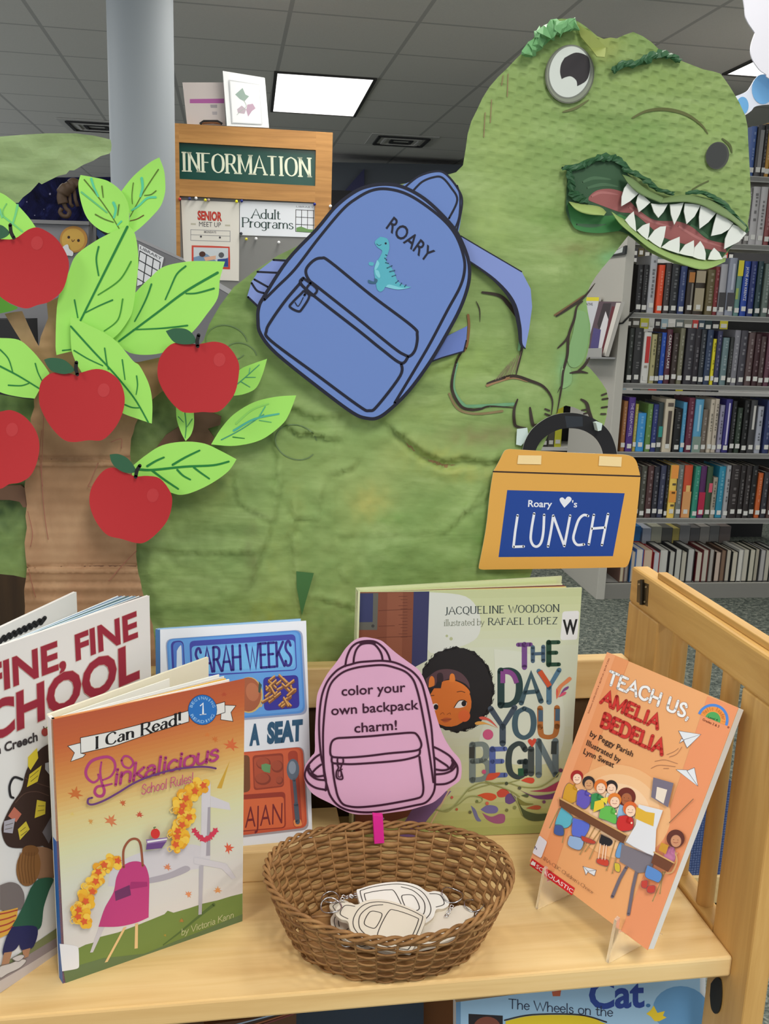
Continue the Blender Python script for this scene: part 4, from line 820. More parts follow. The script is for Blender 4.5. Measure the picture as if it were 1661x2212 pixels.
# drawn lines on the body
class RQ(Pl):
    def at(s, x, y, f=0): return Pl.at(s, x, y, f+relief(x, y))
q = Ink(RQ(DP.p, DP.n), .0009, .0001); k6 = lambda *f: sc(3.351, 930, 600, *f)
DK, BR, TQ = (52, 42, 34), (112, 84, 56), (126, 164, 110)
thick = lambda u: .35+1.1*math.sin(math.pi*min(1, u*.9+.1))
q.fill(sm(k6(1060, 230, 1130, 260, 1148, 400, 1120, 560, 1070, 640, 1010, 640, 990, 560, 1030, 400), k6(1060, 230, 1060, 230)), (124, 162, 108))
q.fill(sm(k6(950, 640, 1010, 650, 1020, 760, 950, 800, 940, 720, 950, 640)), TQ)
for pts, wd_, c in ((k6(190, 620, 165, 740, 175, 830, 235, 915, 300, 930, 600, 915), 7, (106, 156, 116)), (k6(640, 320, 650, 420, 640, 520), 6, (108, 158, 110)), (k6(410, 780, 480, 752, 600, 722, 700, 745), 6, (150, 116, 84)), (k6(135, 840, 200, 950, 330, 985, 520, 965), 5, (128, 112, 76)), (k6(900, 270, 1000, 205, 1110, 130), 4, BR)):
    q.stroke(pts, wd_, c)
for pts, wd_ in ((k6(240, 520, 190, 600, 155, 750, 165, 840, 220, 930, 290, 955, 360, 950, 430, 930, 600, 940), 4.5), (k6(375, 105, 500, 130, 570, 200, 640, 300, 668, 400, 660, 520, 620, 700), 6.5), (k6(410, 765, 480, 740, 600, 710, 720, 745, 820, 790, 880, 880, 875, 990), 4.5), (k6(630, 880, 605, 960, 610, 1060, 640, 1080, 690, 1085), 4.5), (k6(720, 940, 740, 1060, 770, 1060), 5), (k6(1100, 170, 1060, 210, 1040, 300, 1000, 420, 990, 560, 960, 680, 950, 780, 930, 900, 915, 980), 4), (k6(910, 280, 1000, 220, 1110, 140, 1190, 40), 4), (k6(1010, 690, 1080, 680, 1140, 690), 4), (k6(1150, 580, 1110, 640, 1060, 680), 4.5), (k6(920, 510, 980, 450, 1010, 380), 3.2), (k6(1090, 880, 1130, 910, 1150, 980, 1190, 1080, 1215, 1112), 5.5), (k6(330, 170, 355, 230, 358, 320), 1.6), (k6(940, 790, 920, 830), 3)):
    q.stroke(pts, wd_, DK, taper=thick)
for f in ((1240, 850, 1272, 838), (1245, 880, 1282, 874), (1240, 940, 1278, 934), (1235, 986, 1266, 986), (830, 950, 860, 962), (830, 985, 865, 998), (1095, 960, 1125, 955), (1110, 985, 1140, 978)): q.stroke(k6(*f), 4, DK)
q.stroke(k6(272, 270, 278, 350, 265, 480, 240, 530), 5.5, (132, 92, 54))
for i in range(9): q.stroke(k6(470+i*18, 740-i*7, 560+i*12, 630-i*12+(i % 2)*20), 1.3, (124, 108, 88), keep=i > 0)
# face lines and scratches
k7 = lambda *f: sc(2.864, 1080, 20, *f)
q.stroke(k7(820, 672, 900, 632, 1000, 618, 1100, 632, 1180, 665, 1250, 720, 1286, 770), 5, (92, 98, 52), taper=thick)
q.stroke(k7(1375, 800, 1420, 840, 1436, 890), 4, (82, 92, 50), taper=thick); q.stroke(k7(1190, 1115, 1240, 1085, 1290, 1062), 3, (90, 100, 56)); q.stroke(k7(390, 635, 470, 610, 550, 560), 4, (104, 108, 66), taper=thick)
for f in ((45, 540, 50, 400), (10, 470, 20, 410), (-60, 700, -52, 560), (-100, 790, -92, 640)): q.stroke(k7(*f), 2, (140, 120, 84))
for x, y, s_ in ((520, 770, 36), (490, 740, 46), (640, 955, 46), (600, 640, 30)): q.stroke(ell(x, y, s_, s_*.8, 20, 20, 20, 330), 2, (104, 128, 88))
absorb(body, q.build('drawn_lines', dn)); q = Ink(DP, .0052, .0001); q.fill([(640, 1234), (678, 1238), (660, 1300), (652, 1330), (641, 1270)], (66, 110, 60))
absorb(body, q.build('drawn_lines', dn)); paint_shade(body)
# mouth
k9 = lambda *f: sc(3.194, 1120, 300, *f)
q = Ink(DP, .0042, .0001)
q.fill(sm(k9(335, 235, 330, 400, 328, 500, 370, 590, 430, 635), k9(430, 635, 550, 650, 680, 635, 760, 660), k9(760, 660, 850, 720, 1000, 790, 1200, 830, 1400, 825), k9(1400, 825, 1450, 760), k9(1450, 760, 1520, 700, 1586, 640), k9(1586, 640, 1570, 590, 1430, 470, 1330, 420, 1150, 385, 990, 420), k9(990, 420, 880, 350, 760, 250, 690, 160, 640, 120), k9(640, 120, 500, 150, 420, 195, 335, 235)), (50, 84, 56))
q.fill(sm(k9(335, 440, 370, 590, 430, 635, 550, 650, 690, 636), k9(690, 636, 760, 560, 700, 520), k9(700, 520, 600, 530, 440, 510, 335, 440)), (58, 122, 66))
for pts in (k9(440, 300, 520, 270, 640, 280), k9(470, 340, 580, 315, 690, 330), k9(400, 590, 500, 600, 600, 590), k9(1180, 590, 1260, 640, 1320, 690)): q.stroke(pts, 5, (70, 104, 74), taper=thick)
q.fill(sm(k9(470, 420, 510, 375, 560, 350, 640, 345, 720, 365), k9(720, 365, 770, 430, 830, 490, 940, 560, 1100, 570, 1200, 610, 1300, 690, 1420, 720), k9(1420, 720, 1436, 785), k9(1436, 785, 1300, 760, 1200, 740, 1000, 680, 900, 600, 800, 520, 700, 505, 600, 470, 470, 420)), (150, 88, 86))
for pts in (k9(500, 400, 570, 370, 690, 385), k9(760, 470, 900, 560, 1060, 610), k9(1100, 600, 1250, 690, 1420, 750)): q.stroke(pts, 4, (170, 108, 106), taper=thick)
q.build('mouth', dn)
# paper lips
def strip(name, top, bot, c, offa=.004, offb=.016, th=.0012):
    """a paper strip that stands out from the sheet: one edge stuck (offa), the other sprung forward (offb)"""
    A = cr(top, n=6); B_ = cr(bot, n=6); n = max(len(A), len(B_)); b_ = MB(); m = mat(c, .6)
    def rs(P, u): f = u*(len(P)-1); i = min(int(f), len(P)-2); return P[i].lerp(P[i+1], f-i)
    V = []; k_ = 5
    for i in range(n):
        u = i/(n-1); a = rs(A, u); d = rs(B_, u)
        for j in range(k_):
            v = j/(k_-1); p = a.lerp(d, v); V.append(DP.at(p.x, p.y, offa+(offb-offa)*math.sin(v*math.pi/2)+.0012*mn.noise(Vector((i*.5, j, 2)))))
    W = [p-DP.n*th for p in V]; F = []; N = len(V)
    for i in range(n-1):
        for j in range(k_-1):
            a = i*k_+j; F += [(a, a+1, a+k_+1, a+k_), (a+N, a+k_+N, a+k_+1+N, a+1+N)]
    for i in range(n-1): F += [(i*k_, i*k_+k_, i*k_+k_+N, i*k_+N), (i*k_+k_-1, i*k_+k_-1+N, i*k_+2*k_-1+N, i*k_+2*k_-1)]
    b_.mesh(V+W, F, m); return b_.build(name, dn, True)
strip('upper_lip', k9(715, 245, 780, 270, 880, 345, 1000, 405), k9(745, 290, 800, 350, 860, 390, 985, 442), (112, 136, 88), .012, .018)
strip('upper_lip', k9(985, 412, 1150, 385, 1260, 405, 1340, 430, 1450, 500, 1575, 610), k9(990, 442, 1140, 436, 1260, 456, 1370, 512, 1480, 570, 1560, 640), (116, 138, 90), .012, .018)
strip('lower_lip', k9(690, 535, 735, 560, 815, 640, 980, 750, 1110, 800, 1300, 835, 1432, 820), k9(640, 500, 700, 585, 790, 662, 920, 765, 1100, 852, 1275, 902, 1425, 848), (150, 178, 106), .006, .022)
strip('cheek_flap', k9(350, 432, 440, 448, 560, 468, 606, 505), k9(350, 436, 400, 490, 480, 520, 590, 528), (160, 182, 108), .006, .018)
for i, (f, up) in enumerate([((760, 300, 800, 335, 835, 370, 770, 430, 710, 465, 712, 400, 730, 340), 1), ((840, 370, 875, 405, 910, 437, 870, 475, 830, 506, 812, 440, 822, 400), 1), ((915, 445, 970, 452, 1030, 450, 1000, 505, 965, 545, 935, 505), 1), ((1045, 452, 1090, 448, 1140, 440, 1112, 520, 1075, 592, 1052, 520), 1), ((1148, 446, 1200, 448, 1256, 457, 1215, 535, 1160, 588, 1142, 500), 1), ((1258, 460, 1310, 480, 1366, 508, 1310, 575, 1250, 620, 1246, 540), 1), ((1370, 515, 1430, 545, 1482, 582, 1450, 625, 1400, 655, 1330, 670, 1348, 590), 1), ((1482, 590, 1530, 610, 1572, 652, 1520, 710, 1420, 760, 1426, 690, 1450, 635), 1),
        ((795, 500, 806, 570, 812, 640, 770, 605, 735, 560, 765, 525), 0), ((905, 580, 902, 640, 890, 697, 850, 665, 818, 632, 860, 595), 0), ((1018, 602, 1005, 680, 980, 752, 930, 720, 893, 690, 940, 628, 980, 605), 0), ((1112, 675, 1112, 740, 1108, 792, 1040, 770, 985, 748, 1040, 705), 0), ((1210, 700, 1212, 760, 1205, 812, 1150, 802, 1106, 790, 1150, 730), 0), ((1255, 705, 1280, 745, 1292, 790, 1290, 836, 1240, 828, 1205, 814, 1215, 750), 0), ((1350, 752, 1385, 785, 1408, 830, 1360, 836, 1308, 832, 1325, 785), 0)]):
    p = k9(*f); q = Ink(DP, .0135 if up else .0115, .0001); b_ = [Vector(a) for a in p]
    q.sheet(p, (222, 226, 220), .0012); q.build('tooth', dn)
def crumple(name, pts, r, c, off, seed, parent=None, lab=None):
    """a twisted, crumpled paper rope along a run of pixels; r in pixels"""
    rng = random.Random(seed); P = cr(pts, n=4); V = []; F = []; sg = 8; k = len(P); b_ = MB()
    px = (DP.at(1001, 500)-DP.at(1000, 500)).length
    for i, p in enumerate(P):
        t = (P[min(i+1, k-1)]-P[max(i-1, 0)]); t = t.normalized() if t.length else Vector((1, 0)); n = Vector((-t.y, t.x)); e = .55+.45*math.sin(math.pi*min(1, max(0, (i+.6)/k)))
        for j in range(sg):
            a = 2*math.pi*j/sg+i*.35; rr = r*e*rng.uniform(.5, 1.4); w_ = p+n*math.cos(a)*rr+t*rng.uniform(-.5, .5)*r*.9
            V.append(DP.at(w_.x, w_.y, off+math.sin(a)*rr*px*.8+r*px*.5))
    for i in range(k-1):
        for j in range(sg): a, d = i*sg+j, i*sg+(j+1) % sg; F += [(a, d, d+sg), (a, d+sg, a+sg)]
    F += [tuple(range(sg)), tuple(range((k-1)*sg, k*sg))]
    b_.mesh(V, F, mat(c, .5, name='crumpled_paper')); return b_.build(name, parent or dn, False, label=lab)
crumple('lip_crumple', k9(305, 205, 420, 190, 500, 150, 600, 128, 680, 140, 760, 205), 8.5, (52, 94, 62), .005, 1)
crumple('lip_crumple', k9(720, 205, 800, 240, 880, 290, 960, 345, 1070, 378), 7, (52, 92, 60), .006, 2)
crumple('lip_crumple', k9(1155, 376, 1250, 366, 1340, 400, 1430, 465, 1510, 545, 1575, 630), 6, (54, 96, 62), .008, 3)
crumple('lip_crumple', k9(345, 225, 362, 300, 372, 370, 440, 415, 480, 430), 9, (48, 88, 58), .005, 4)
crumple('eyebrow', k7(165, 285, 225, 215, 290, 145, 370, 108, 470, 92), 19, (112, 168, 112), .006, 5, lab='pale green crumpled eyebrow')
crumple('eyebrow', k7(698, 392, 740, 345, 830, 335, 920, 300, 990, 280, 1060, 292, 1112, 318), 9.5, (52, 96, 62), .004, 6, lab='dark green twisted eyebrow')
q = MB(); pts = k7(470, 85, 560, 140, 655, 235, 648, 296, 600, 292, 560, 240, 500, 170); o_ = (.004, .012, .02, .03, .026, .012, .006)
V = [DP.at(p[0], p[1], o) for p, o in zip(pts, o_)]; q.mesh(V+[v-DP.n*.0015 for v in V], [(0, 1, 6), (1, 5, 6), (1, 2, 5), (2, 4, 5), (2, 3, 4), (7, 13, 8), (8, 13, 12), (8, 12, 9), (9, 12, 11), (9, 11, 10)]+[(i, i+7, (i+1) % 7+7, (i+1) % 7) for i in range(7)], mat((146, 158, 84), .7)); q.build('brow_flap', dn)
q = Ink(DP, .0045, .0001); q.fill(ell(1230.5, 160, 53, 64, 8, 40), (96, 100, 86)); q.fill(ell(1230.5, 160, 50, 61, 8, 40), (132, 138, 122)); q.fill(ell(1230.5, 155, 44, 56, 12, 40), (206, 212, 206))
q.stroke(ell(1230.5, 155, 45, 57, 12, 40), 3, (120, 124, 116), closed=True)
q.fill(sm(k7(400, 300, 470, 268, 540, 290, 556, 340, 552, 400, 530, 445, 478, 476), k7(478, 476, 472, 440, 440, 415, 405, 420, 382, 432), k7(382, 432, 372, 390, 378, 340, 400, 300)), (44, 40, 44))
q.build('eye', dn)
q = Ink(DP, .0042, .0001); q.fill(ell(1549.6, 336, 25, 30, 15, 30), (72, 74, 70)); q.fill(ell(1548, 336, 22, 28, 15, 30), (58, 60, 60)); q.build('nostril', dn)
for p in (k6(626, 1095, 700, 1086, 708, 1140, 690, 1180, 655, 1216, 620, 1208), k6(1198, 1052, 1222, 1046, 1244, 1056, 1236, 1104, 1212, 1110)):
    q = Ink(DP, .006 if p[0][0] < 1200 else .02, .0001); q.sheet(p, (196, 212, 208), .001 if p[0][0] < 1200 else .015); q.build('claw', dn)
# pale painted leaf shape high at the left
TP = VP(1.55)
def pale_paint():
    t = NT('pale_paint', .7, .2); n = t.noise(t.mapping((3, 3, 16), rot=(0, R(8), 0)), 2.2, 5, .6, .6)
    return t.done(t.ramp(n, [(.3, (126, 150, 102)), (.5, (150, 174, 122)), (.7, (168, 192, 142))]), t.bump(n, .25, .003))
q = MB(); grid_sheet([(-70, 300), (0, 295), (50, 291), (101, 288), (164, 288), (202, 293), (225, 298), (239, 302), (241, 314), (240, 326), (236, 332), (218, 337), (202, 347), (180, 356), (160, 368), (150, 368), (143, 376), (126, 380), (106, 390), (90, 398), (84, 394), (76, 403), (66, 414), (50, 426), (40, 438), (20, 440), (-70, 450)], 12, lambda x, y: .003*mn.noise(Vector((x/50, y/30, 1))), TP, q, pale_paint(), .006, mat((54, 70, 40), .8))
o = q.build('painted_leaf'); tag(o, 'large pale green painted cardboard leaf with ragged lower edge, in front of the pillar', 'leaf cut-out')
# ================================================================ cardboard apple tree
def cardboard():
    t = NT('cardboard', .85, .15); n = t.noise(t.mapping((4, 4, 4)), 3, 5, .6); f = t.node('ShaderNodeTexWave', bands_direction='Z'); f.inputs['Scale'].default_value = 26; f.inputs['Distortion'].default_value = .8; f.inputs['Detail'].default_value = 1; t.link(t.mapping((1, 1, 1)), f.inputs['Vector'])
    n2 = t.noise(t.mapping((30, 30, 5)), 1, 3, .6)
    c = t.ramp(n, [(.3, (140, 108, 80)), (.5, (160, 126, 96)), (.7, (176, 144, 112))])
    c = t.mix(t.ramp(n2, [(.58, (0, 0, 0)), (.75, (110, 110, 110))]), c, (150, 98, 76))
    return t.done(c, t.bump(f.outputs['Fac'], .18, .002))
M_CB = cardboard(); M_CBD = mat((112, 84, 66), .85, name='cardboard_brown')
tr = thing('tree_cutout', (-.13, 1.0, .95), 'brown corrugated cardboard apple tree trunk with forked branches, left of the dinosaur', 'tree cut-out')
T_OUT = [(10, 678), (30, 674), (48, 672), (60, 700), (76, 734), (84, 748), (88, 727), (104, 687), (101, 654), (127, 642), (150, 700), (200, 770), (260, 782), (300, 782), (345, 772), (380, 790), (380, 830), (348, 847), (330, 862), (312, 882), (303, 900), (298, 905), (292, 918), (288, 935), (283, 948), (282, 965), (281, 980), (284, 1010), (288, 1040), (290, 1100), (292, 1140), (295, 1172), (294, 1200), (297, 1226), (299, 1240), (303, 1252), (307, 1275), (314, 1300), (324, 1333), (330, 1350), (334, 1380), (338, yat(DP, 338, .9425, .014)), (48, yat(DP, 48, .9425, .014)), (51, 1380), (53, 1340), (54, 1310), (52, 1275), (56, 1250), (58, 1226), (55, 1200), (53, 1172), (58, 1140), (55, 1115), (58, 1090), (53, 1051), (60, 1000), (66, 960), (68, 930), (66, 904), (74, 880), (73, 862), (70, 800), (60, 765), (44, 734), (26, 705)]
def trel(x, y):
    h = .0008*mn.noise(Vector((x/60, y/60, 9)))+(.0012*mn.noise(Vector((x/25, y/25, 4))) if y < 900 else 0)
    for yy, a in ((993+(x-80)*.004, .0035), (1226-(x-60)*.012, .004), (1262, .0015), (1290, .0012)):
        h -= 1.7*a*math.exp(-((y-yy)/4)**2); h += 1.3*a*math.exp(-((y-yy-8)/5)**2)
    return h
q = MB(); grid_sheet(T_OUT, 5.5, trel, DP, q, M_CB, .005, M_CBD, .014); o = trunk = q.build('trunk', tr, True)
for p in o.data.polygons:
    if p.material_index: p.use_smooth = False
q = Ink(DP, .0105, .0001); q.sheet(sm(k6(0, 0)+[(338, 968)], [(338, 968), (358, 940), (386, 922), (410, 896), (430, 884)], [(430, 884), (462, 880), (480, 900), (474, 918), (449, 926), (440, 944), (417, 956)], [(417, 956), (470, 930), (480, 945), (457, 962), (400, 985), (338, 968)]), M_CBD, .004) if False else q.sheet([(334, 972), (358, 940), (386, 922), (412, 892), (440, 884), (478, 900), (476, 918), (449, 926), (462, 945), (457, 962), (410, 975), (370, 985)], M_CBD, .004); q.build('branch', tr)
q = Ink(DP, .0105, .0001); q.sheet([(-60, 1040), (0, 1050), (45, 1048), (60, 1060), (60, 1096), (50, 1096), (42, 1084), (20, 1080), (0, 1080), (-60, 1085)], M_CBD, .004); q.build('branch', tr)
q = Ink(DP, .0185, .0001)
for pts in ([(95, 880), (92, 960), (90, 1030), (96, 1110), (104, 1165)], [(90, 930), (86, 985), (92, 1050)], [(62, 1230), (70, 1265), (77, 1290)], [(212, 1000), (195, 1040), (190, 1050), (200, 1052)], [(295, 1190), (270, 1215), (235, 1255)], [(60, 1105), (70, 1150), (66, 1180)], [(240, 955), (262, 948), (262, 968)]): q.stroke(pts, 1.6, (146, 92, 76))
absorb(trunk, q.build('crayon_marks', tr))
def prel(seed, bow, out):
    xs = [p[0] for p in out]; ys = [p[1] for p in out]; cx, cy = (min(xs)+max(xs))/2, (min(ys)+max(ys))/2; L = max(max(xs)-min(xs), max(ys)-min(ys))/2
    a = random.Random(seed).uniform(0, math.pi)
    return lambda x, y: bow*(((x-cx)*math.cos(a)+(y-cy)*math.sin(a))/L)**2
LIME, VEIN, TEAL, OLIV = (160, 222, 104), (30, 122, 54), (88, 196, 150), (84, 112, 36)
M_LIME = mat(LIME, .75, spec=.2, name='lime_paper'); M_RED = mat((178, 46, 50), .7, spec=.25, name='red_paper')
def leaf(out, veins, label, off, bow=.004, c=None, side=None):
    o = thing('paper_leaf', DP.at(sum(p[0] for p in out)/len(out), sum(p[1] for p in out)/len(out), off), label, 'paper leaf', 'lime paper leaves of the cardboard tree')
    h = prel(out[0][0], bow, out); b_ = MB(); grid_sheet(out, 9, h, DP, b_, c or M_LIME, .0007, c or M_LIME, off); bl = b_.build('blade', o, True)
    class Q(Pl):
        def at(s, x, y, f=0): return Pl.at(s, x, y, f+h(x, y))
    k = Ink(Q(DP.p, DP.n), off+.0004, .00005)
    for v in veins: k.stroke(v[2], v[0], v[1], taper=lambda u: 1-.25*u)
    if veins: absorb(bl, k.build('veins', o))
    return o
k3 = lambda *f: sc(2.966, 0, 300, *f); k4 = lambda *f: sc(2.517, 0, 700, *f)
leaf(sm([(344, 340), (354, 367), (357, 395), (356, 418), (347, 445), (327, 469), (303, 492), (287, 504)], [(287, 504), (276, 490), (280, 462), (262, 413)], [(262, 413), (283, 386), (303, 367), (325, 350), (344, 340)]), [(2.6, OLIV, [(342, 366), (310, 415), (281, 468)]), (6, TEAL, [(306, 385), (308, 405), (303, 424)]), (5, TEAL, [(336, 426), (318, 428), (300, 444), (285, 454)]), (2.2, OLIV, [(288, 395), (285, 420), (286, 440)]), (2.4, OLIV, [(337, 412), (326, 420), (312, 422)]), (2.4, (96, 72, 30), [(310, 465), (296, 473), (281, 477)])], 'upright lime leaf overlapping the pillar, topmost of the tree', .024)
leaf(sm([(174, 378), (202, 383), (233, 391), (260, 411), (275, 435), (279, 458), (278, 486)], [(278, 486), (258, 498), (233, 504)], [(233, 504), (212, 494), (189, 472), (176, 440), (169, 400), (174, 378)]), [(2.6, OLIV, [(182, 388), (200, 410), (220, 436), (242, 468), (257, 493)]), (5, TEAL, [(197, 386), (203, 405), (212, 424)]), (4, (96, 186, 120), [(176, 415), (205, 438), (231, 459)]), (6, TEAL, [(245, 438), (250, 452), (246, 470)]), (2.8, OLIV, [(220, 402), (223, 426)]), (2.8, OLIV, [(206, 463), (225, 473), (245, 480)]), (2.6, OLIV, [(257, 442), (254, 465)]), (4, TEAL, [(262, 478), (254, 486)])], 'lime leaf left of the pillar with teal and brown veins', .03)
leaf(sm([(-50, 400), (0, 416), (20, 428), (40, 445), (64, 472), (81, 497)], [(81, 497), (60, 510), (20, 520), (-50, 525)]), [(4, (110, 196, 120), [(0, 462), (30, 485), (48, 500)]), (5, (112, 200, 130), [(38, 443), (33, 465), (27, 484)]), (2.4, (112, 190, 110), [(14, 440), (6, 455), (8, 468)]), (4, (110, 196, 140), [(0, 452), (4, 470)])], 'lime leaf behind the topmost red apple at the left edge', .03)
leaf(sm([(0, 640), (20, 655), (38, 666), (0, 677), (-50, 680), (-50, 640)]), [], 'darker green leaf tip below the topmost red apple', .024, c=mat((100, 168, 60), .75))
leaf(sm([(486, 565), (475, 603), (470, 644), (445, 681), (418, 715), (381, 748), (337, 765), (280, 762), (243, 730)], [(243, 730), (258, 690), (275, 655), (297, 627), (324, 600), (354, 576), (405, 565), (450, 564), (486, 565)]), [(5.5, VEIN, [(470, 589), (400, 630), (340, 675), (257, 737)]), (4, VEIN, [(401, 575), (382, 592), (368, 622), (357, 647)]), (4, VEIN, [(327, 614), (318, 640), (305, 668), (291, 694)]), (4, VEIN, [(462, 623), (425, 633), (402, 634)]), (3.6, VEIN, [(405, 703), (350, 709), (288, 712)])], 'largest lime leaf, pointing right, above the apple with the green dinosaur behind', .028)
leaf(sm([(278, 487), (292, 507), (299, 559), (294, 618), (287, 668), (278, 690), (260, 716), (243, 732)], [(243, 732), (200, 752), (151, 760), (122, 767)], [(122, 767), (120, 738), (125, 648), (147, 591), (163, 553), (199, 525), (239, 503), (278, 487)]), [(5.5, VEIN, [(275, 490), (240, 560), (205, 630), (174, 692)]), (4, VEIN, [(213, 533), (208, 560), (213, 595)]), (3.4, (60, 140, 40), [(283, 565), (258, 605), (212, 637)]), (3.4, VEIN, [(243, 648), (215, 660), (185, 675)]), (3.2, (60, 140, 40), [(265, 646), (255, 690), (225, 715)]), (3.4, VEIN, [(161, 648), (168, 686)]), (3, VEIN, [(135, 757), (152, 755)])], 'tall upright lime leaf in the middle of the tree', .036)
leaf(sm([(152, 684), (189, 701), (229, 721), (256, 742), (287, 779), (302, 791), (322, 831), (329, 871), (328, 915)], [(328, 915), (298, 905), (260, 890), (220, 860), (180, 810), (159, 771), (153, 740), (152, 684)]), [(4, VEIN, [(153, 705), (200, 757), (245, 805), (290, 860), (320, 912)]), (3, VEIN, [(160, 757), (190, 775), (222, 790)]), (3, VEIN, [(226, 752), (230, 780), (234, 798)]), (2.8, VEIN, [(264, 777), (270, 820)]), (2.8, VEIN, [(295, 812), (297, 832), (294, 852)]), (3, VEIN, [(270, 874), (285, 880), (300, 881)])], 'lime leaf slanting down right behind the apple on the trunk', .046)
leaf(sm([(0, 730), (40, 734), (68, 756), (91, 783), (107, 806)], [(107, 806), (92, 830), (75, 861)], [(75, 861), (40, 857), (0, 847), (-50, 820), (-60, 770), (0, 730)]), [(4, VEIN, [(0, 791), (40, 812), (86, 840)]), (3, VEIN, [(0, 755), (18, 775), (28, 806)]), (2.8, VEIN, [(76, 785), (82, 805), (92, 825)]), (3, VEIN, [(18, 832), (45, 833), (62, 828)])], 'lime leaf at the left edge beside the apple on the trunk', .034)
leaf(sm([(577, 775), (548, 785), (520, 797), (508, 815), (505, 855)], [(505, 855), (528, 851), (552, 839), (566, 812), (577, 775)]), [(2.4, (72, 150, 110), [(512, 830), (530, 815), (560, 788)]), (2, (72, 150, 110), [(530, 815), (552, 815)]), (2, (72, 150, 110), [(520, 824), (540, 836)]), (2, (90, 170, 130), [(538, 806), (540, 795)])], 'small lime leaf poking out right of the upper right apple', .022, .002)
leaf(sm([(640, 854), (596, 857), (548, 869), (505, 895), (477, 926), (456, 960)], [(456, 960), (508, 963), (564, 950), (608, 918), (625, 893), (640, 854)]), [(2.6, (70, 150, 120), [(478, 950), (520, 928), (570, 895)]), (5, (80, 176, 150), [(505, 930), (550, 905), (602, 894)]), (3, (80, 176, 130), [(560, 900), (573, 878)]), (2.2, VEIN, [(503, 944), (528, 947)]), (2, (90, 170, 110), [(560, 908), (586, 912)]), (4, (140, 208, 100), [(510, 915), (545, 885), (580, 872)])], 'lime leaf with teal veins lying right of the tree on the dinosaur', .024)
leaf(sm([(380, 880), (382, 907), (391, 934), (401, 953)], [(401, 953), (413, 938), (419, 914), (418, 880)]), [(2, (40, 120, 80), [(399, 890), (402, 920), (400, 946)]), (1.6, (40, 120, 80), [(385, 900), (396, 912)]), (1.6, (40, 120, 80), [(415, 905), (404, 922)])], 'smallest lime leaf hanging straight below the upper right apple', .026, .002)
leaf(sm([(288, 1005), (314, 984), (350, 962), (397, 954), (441, 958), (477, 974), (511, 992)], [(511, 992), (493, 1018), (457, 1044), (417, 1063), (389, 1069), (366, 1063)], [(366, 1063), (330, 1050), (288, 1040), (288, 1005)]), [(5.5, VEIN, [(300, 1014), (330, 1015), (400, 1008), (460, 1005), (494, 997)]), (5, VEIN, [(318, 1007), (336, 996), (354, 988)]), (5, VEIN, [(373, 1004), (400, 988), (431, 973)]), (5, VEIN, [(328, 1016), (355, 1036), (385, 1056)]), (4.5, VEIN, [(383, 1015), (395, 1027), (411, 1036)]), (4.5, VEIN, [(419, 1010), (432, 1020), (452, 1034)])], 'lime leaf with bold green veins beside the lowest apple', .03)
def apple(out, stem, lf, label, off, hl):
    o = thing('paper_apple', DP.at(sum(p[0] for p in out)/len(out), sum(p[1] for p in out)/len(out), off), label, 'paper apple', 'red paper apples of the cardboard tree')
    h = prel(out[0][0]+3, .003, out); b_ = MB(); grid_sheet(cr(out, True, 4), 10, h, DP, b_, M_RED, .0008, mat((226, 222, 214), .7), off); fr = b_.build('fruit', o, True)
    class Q(Pl):
        def at(s, x, y, f=0): return Pl.at(s, x, y, f+h(x, y))
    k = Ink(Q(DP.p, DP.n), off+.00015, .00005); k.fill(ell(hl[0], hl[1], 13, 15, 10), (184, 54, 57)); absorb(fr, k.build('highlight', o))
    k = Ink(DP, off+.004, .0001); k.sheet(sm(lf), (46, 92, 64), .0008); k.build('apple_leaf', o)
    k = Ink(DP, off+.0055, .0001); k.stroke(stem, 8, (26, 24, 24)); k.build('stem', o); return o
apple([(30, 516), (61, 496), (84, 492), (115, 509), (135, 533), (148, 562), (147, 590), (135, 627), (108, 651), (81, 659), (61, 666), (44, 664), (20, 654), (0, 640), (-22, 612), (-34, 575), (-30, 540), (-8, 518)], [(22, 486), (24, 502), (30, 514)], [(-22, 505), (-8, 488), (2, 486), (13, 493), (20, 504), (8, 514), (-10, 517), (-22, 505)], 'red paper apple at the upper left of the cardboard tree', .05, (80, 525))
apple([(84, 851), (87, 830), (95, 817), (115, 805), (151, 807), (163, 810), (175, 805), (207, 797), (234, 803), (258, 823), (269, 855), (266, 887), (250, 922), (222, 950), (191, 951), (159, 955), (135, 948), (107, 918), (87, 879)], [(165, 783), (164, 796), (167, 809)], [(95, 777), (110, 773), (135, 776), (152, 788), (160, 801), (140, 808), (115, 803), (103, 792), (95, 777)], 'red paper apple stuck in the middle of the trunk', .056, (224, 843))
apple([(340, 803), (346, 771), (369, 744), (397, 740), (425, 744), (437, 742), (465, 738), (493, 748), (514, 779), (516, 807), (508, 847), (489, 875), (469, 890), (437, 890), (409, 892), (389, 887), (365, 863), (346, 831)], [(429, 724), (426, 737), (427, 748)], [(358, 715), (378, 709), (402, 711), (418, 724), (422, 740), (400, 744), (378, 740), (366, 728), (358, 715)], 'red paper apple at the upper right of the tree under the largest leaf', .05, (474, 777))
apple([(193, 1081), (199, 1050), (222, 1018), (246, 1010), (274, 1022), (294, 1029), (318, 1028), (346, 1034), (369, 1065), (371, 1093), (361, 1125), (338, 1153), (314, 1171), (294, 1173), (262, 1164), (234, 1157), (214, 1137), (199, 1109)], [(302, 1006), (296, 1016), (293, 1030)], [(237, 982), (255, 981), (275, 990), (290, 1008), (292, 1020), (270, 1021), (250, 1010), (240, 996), (237, 982)], 'lowest red paper apple at the right edge of the trunk', .05, (330, 1070))
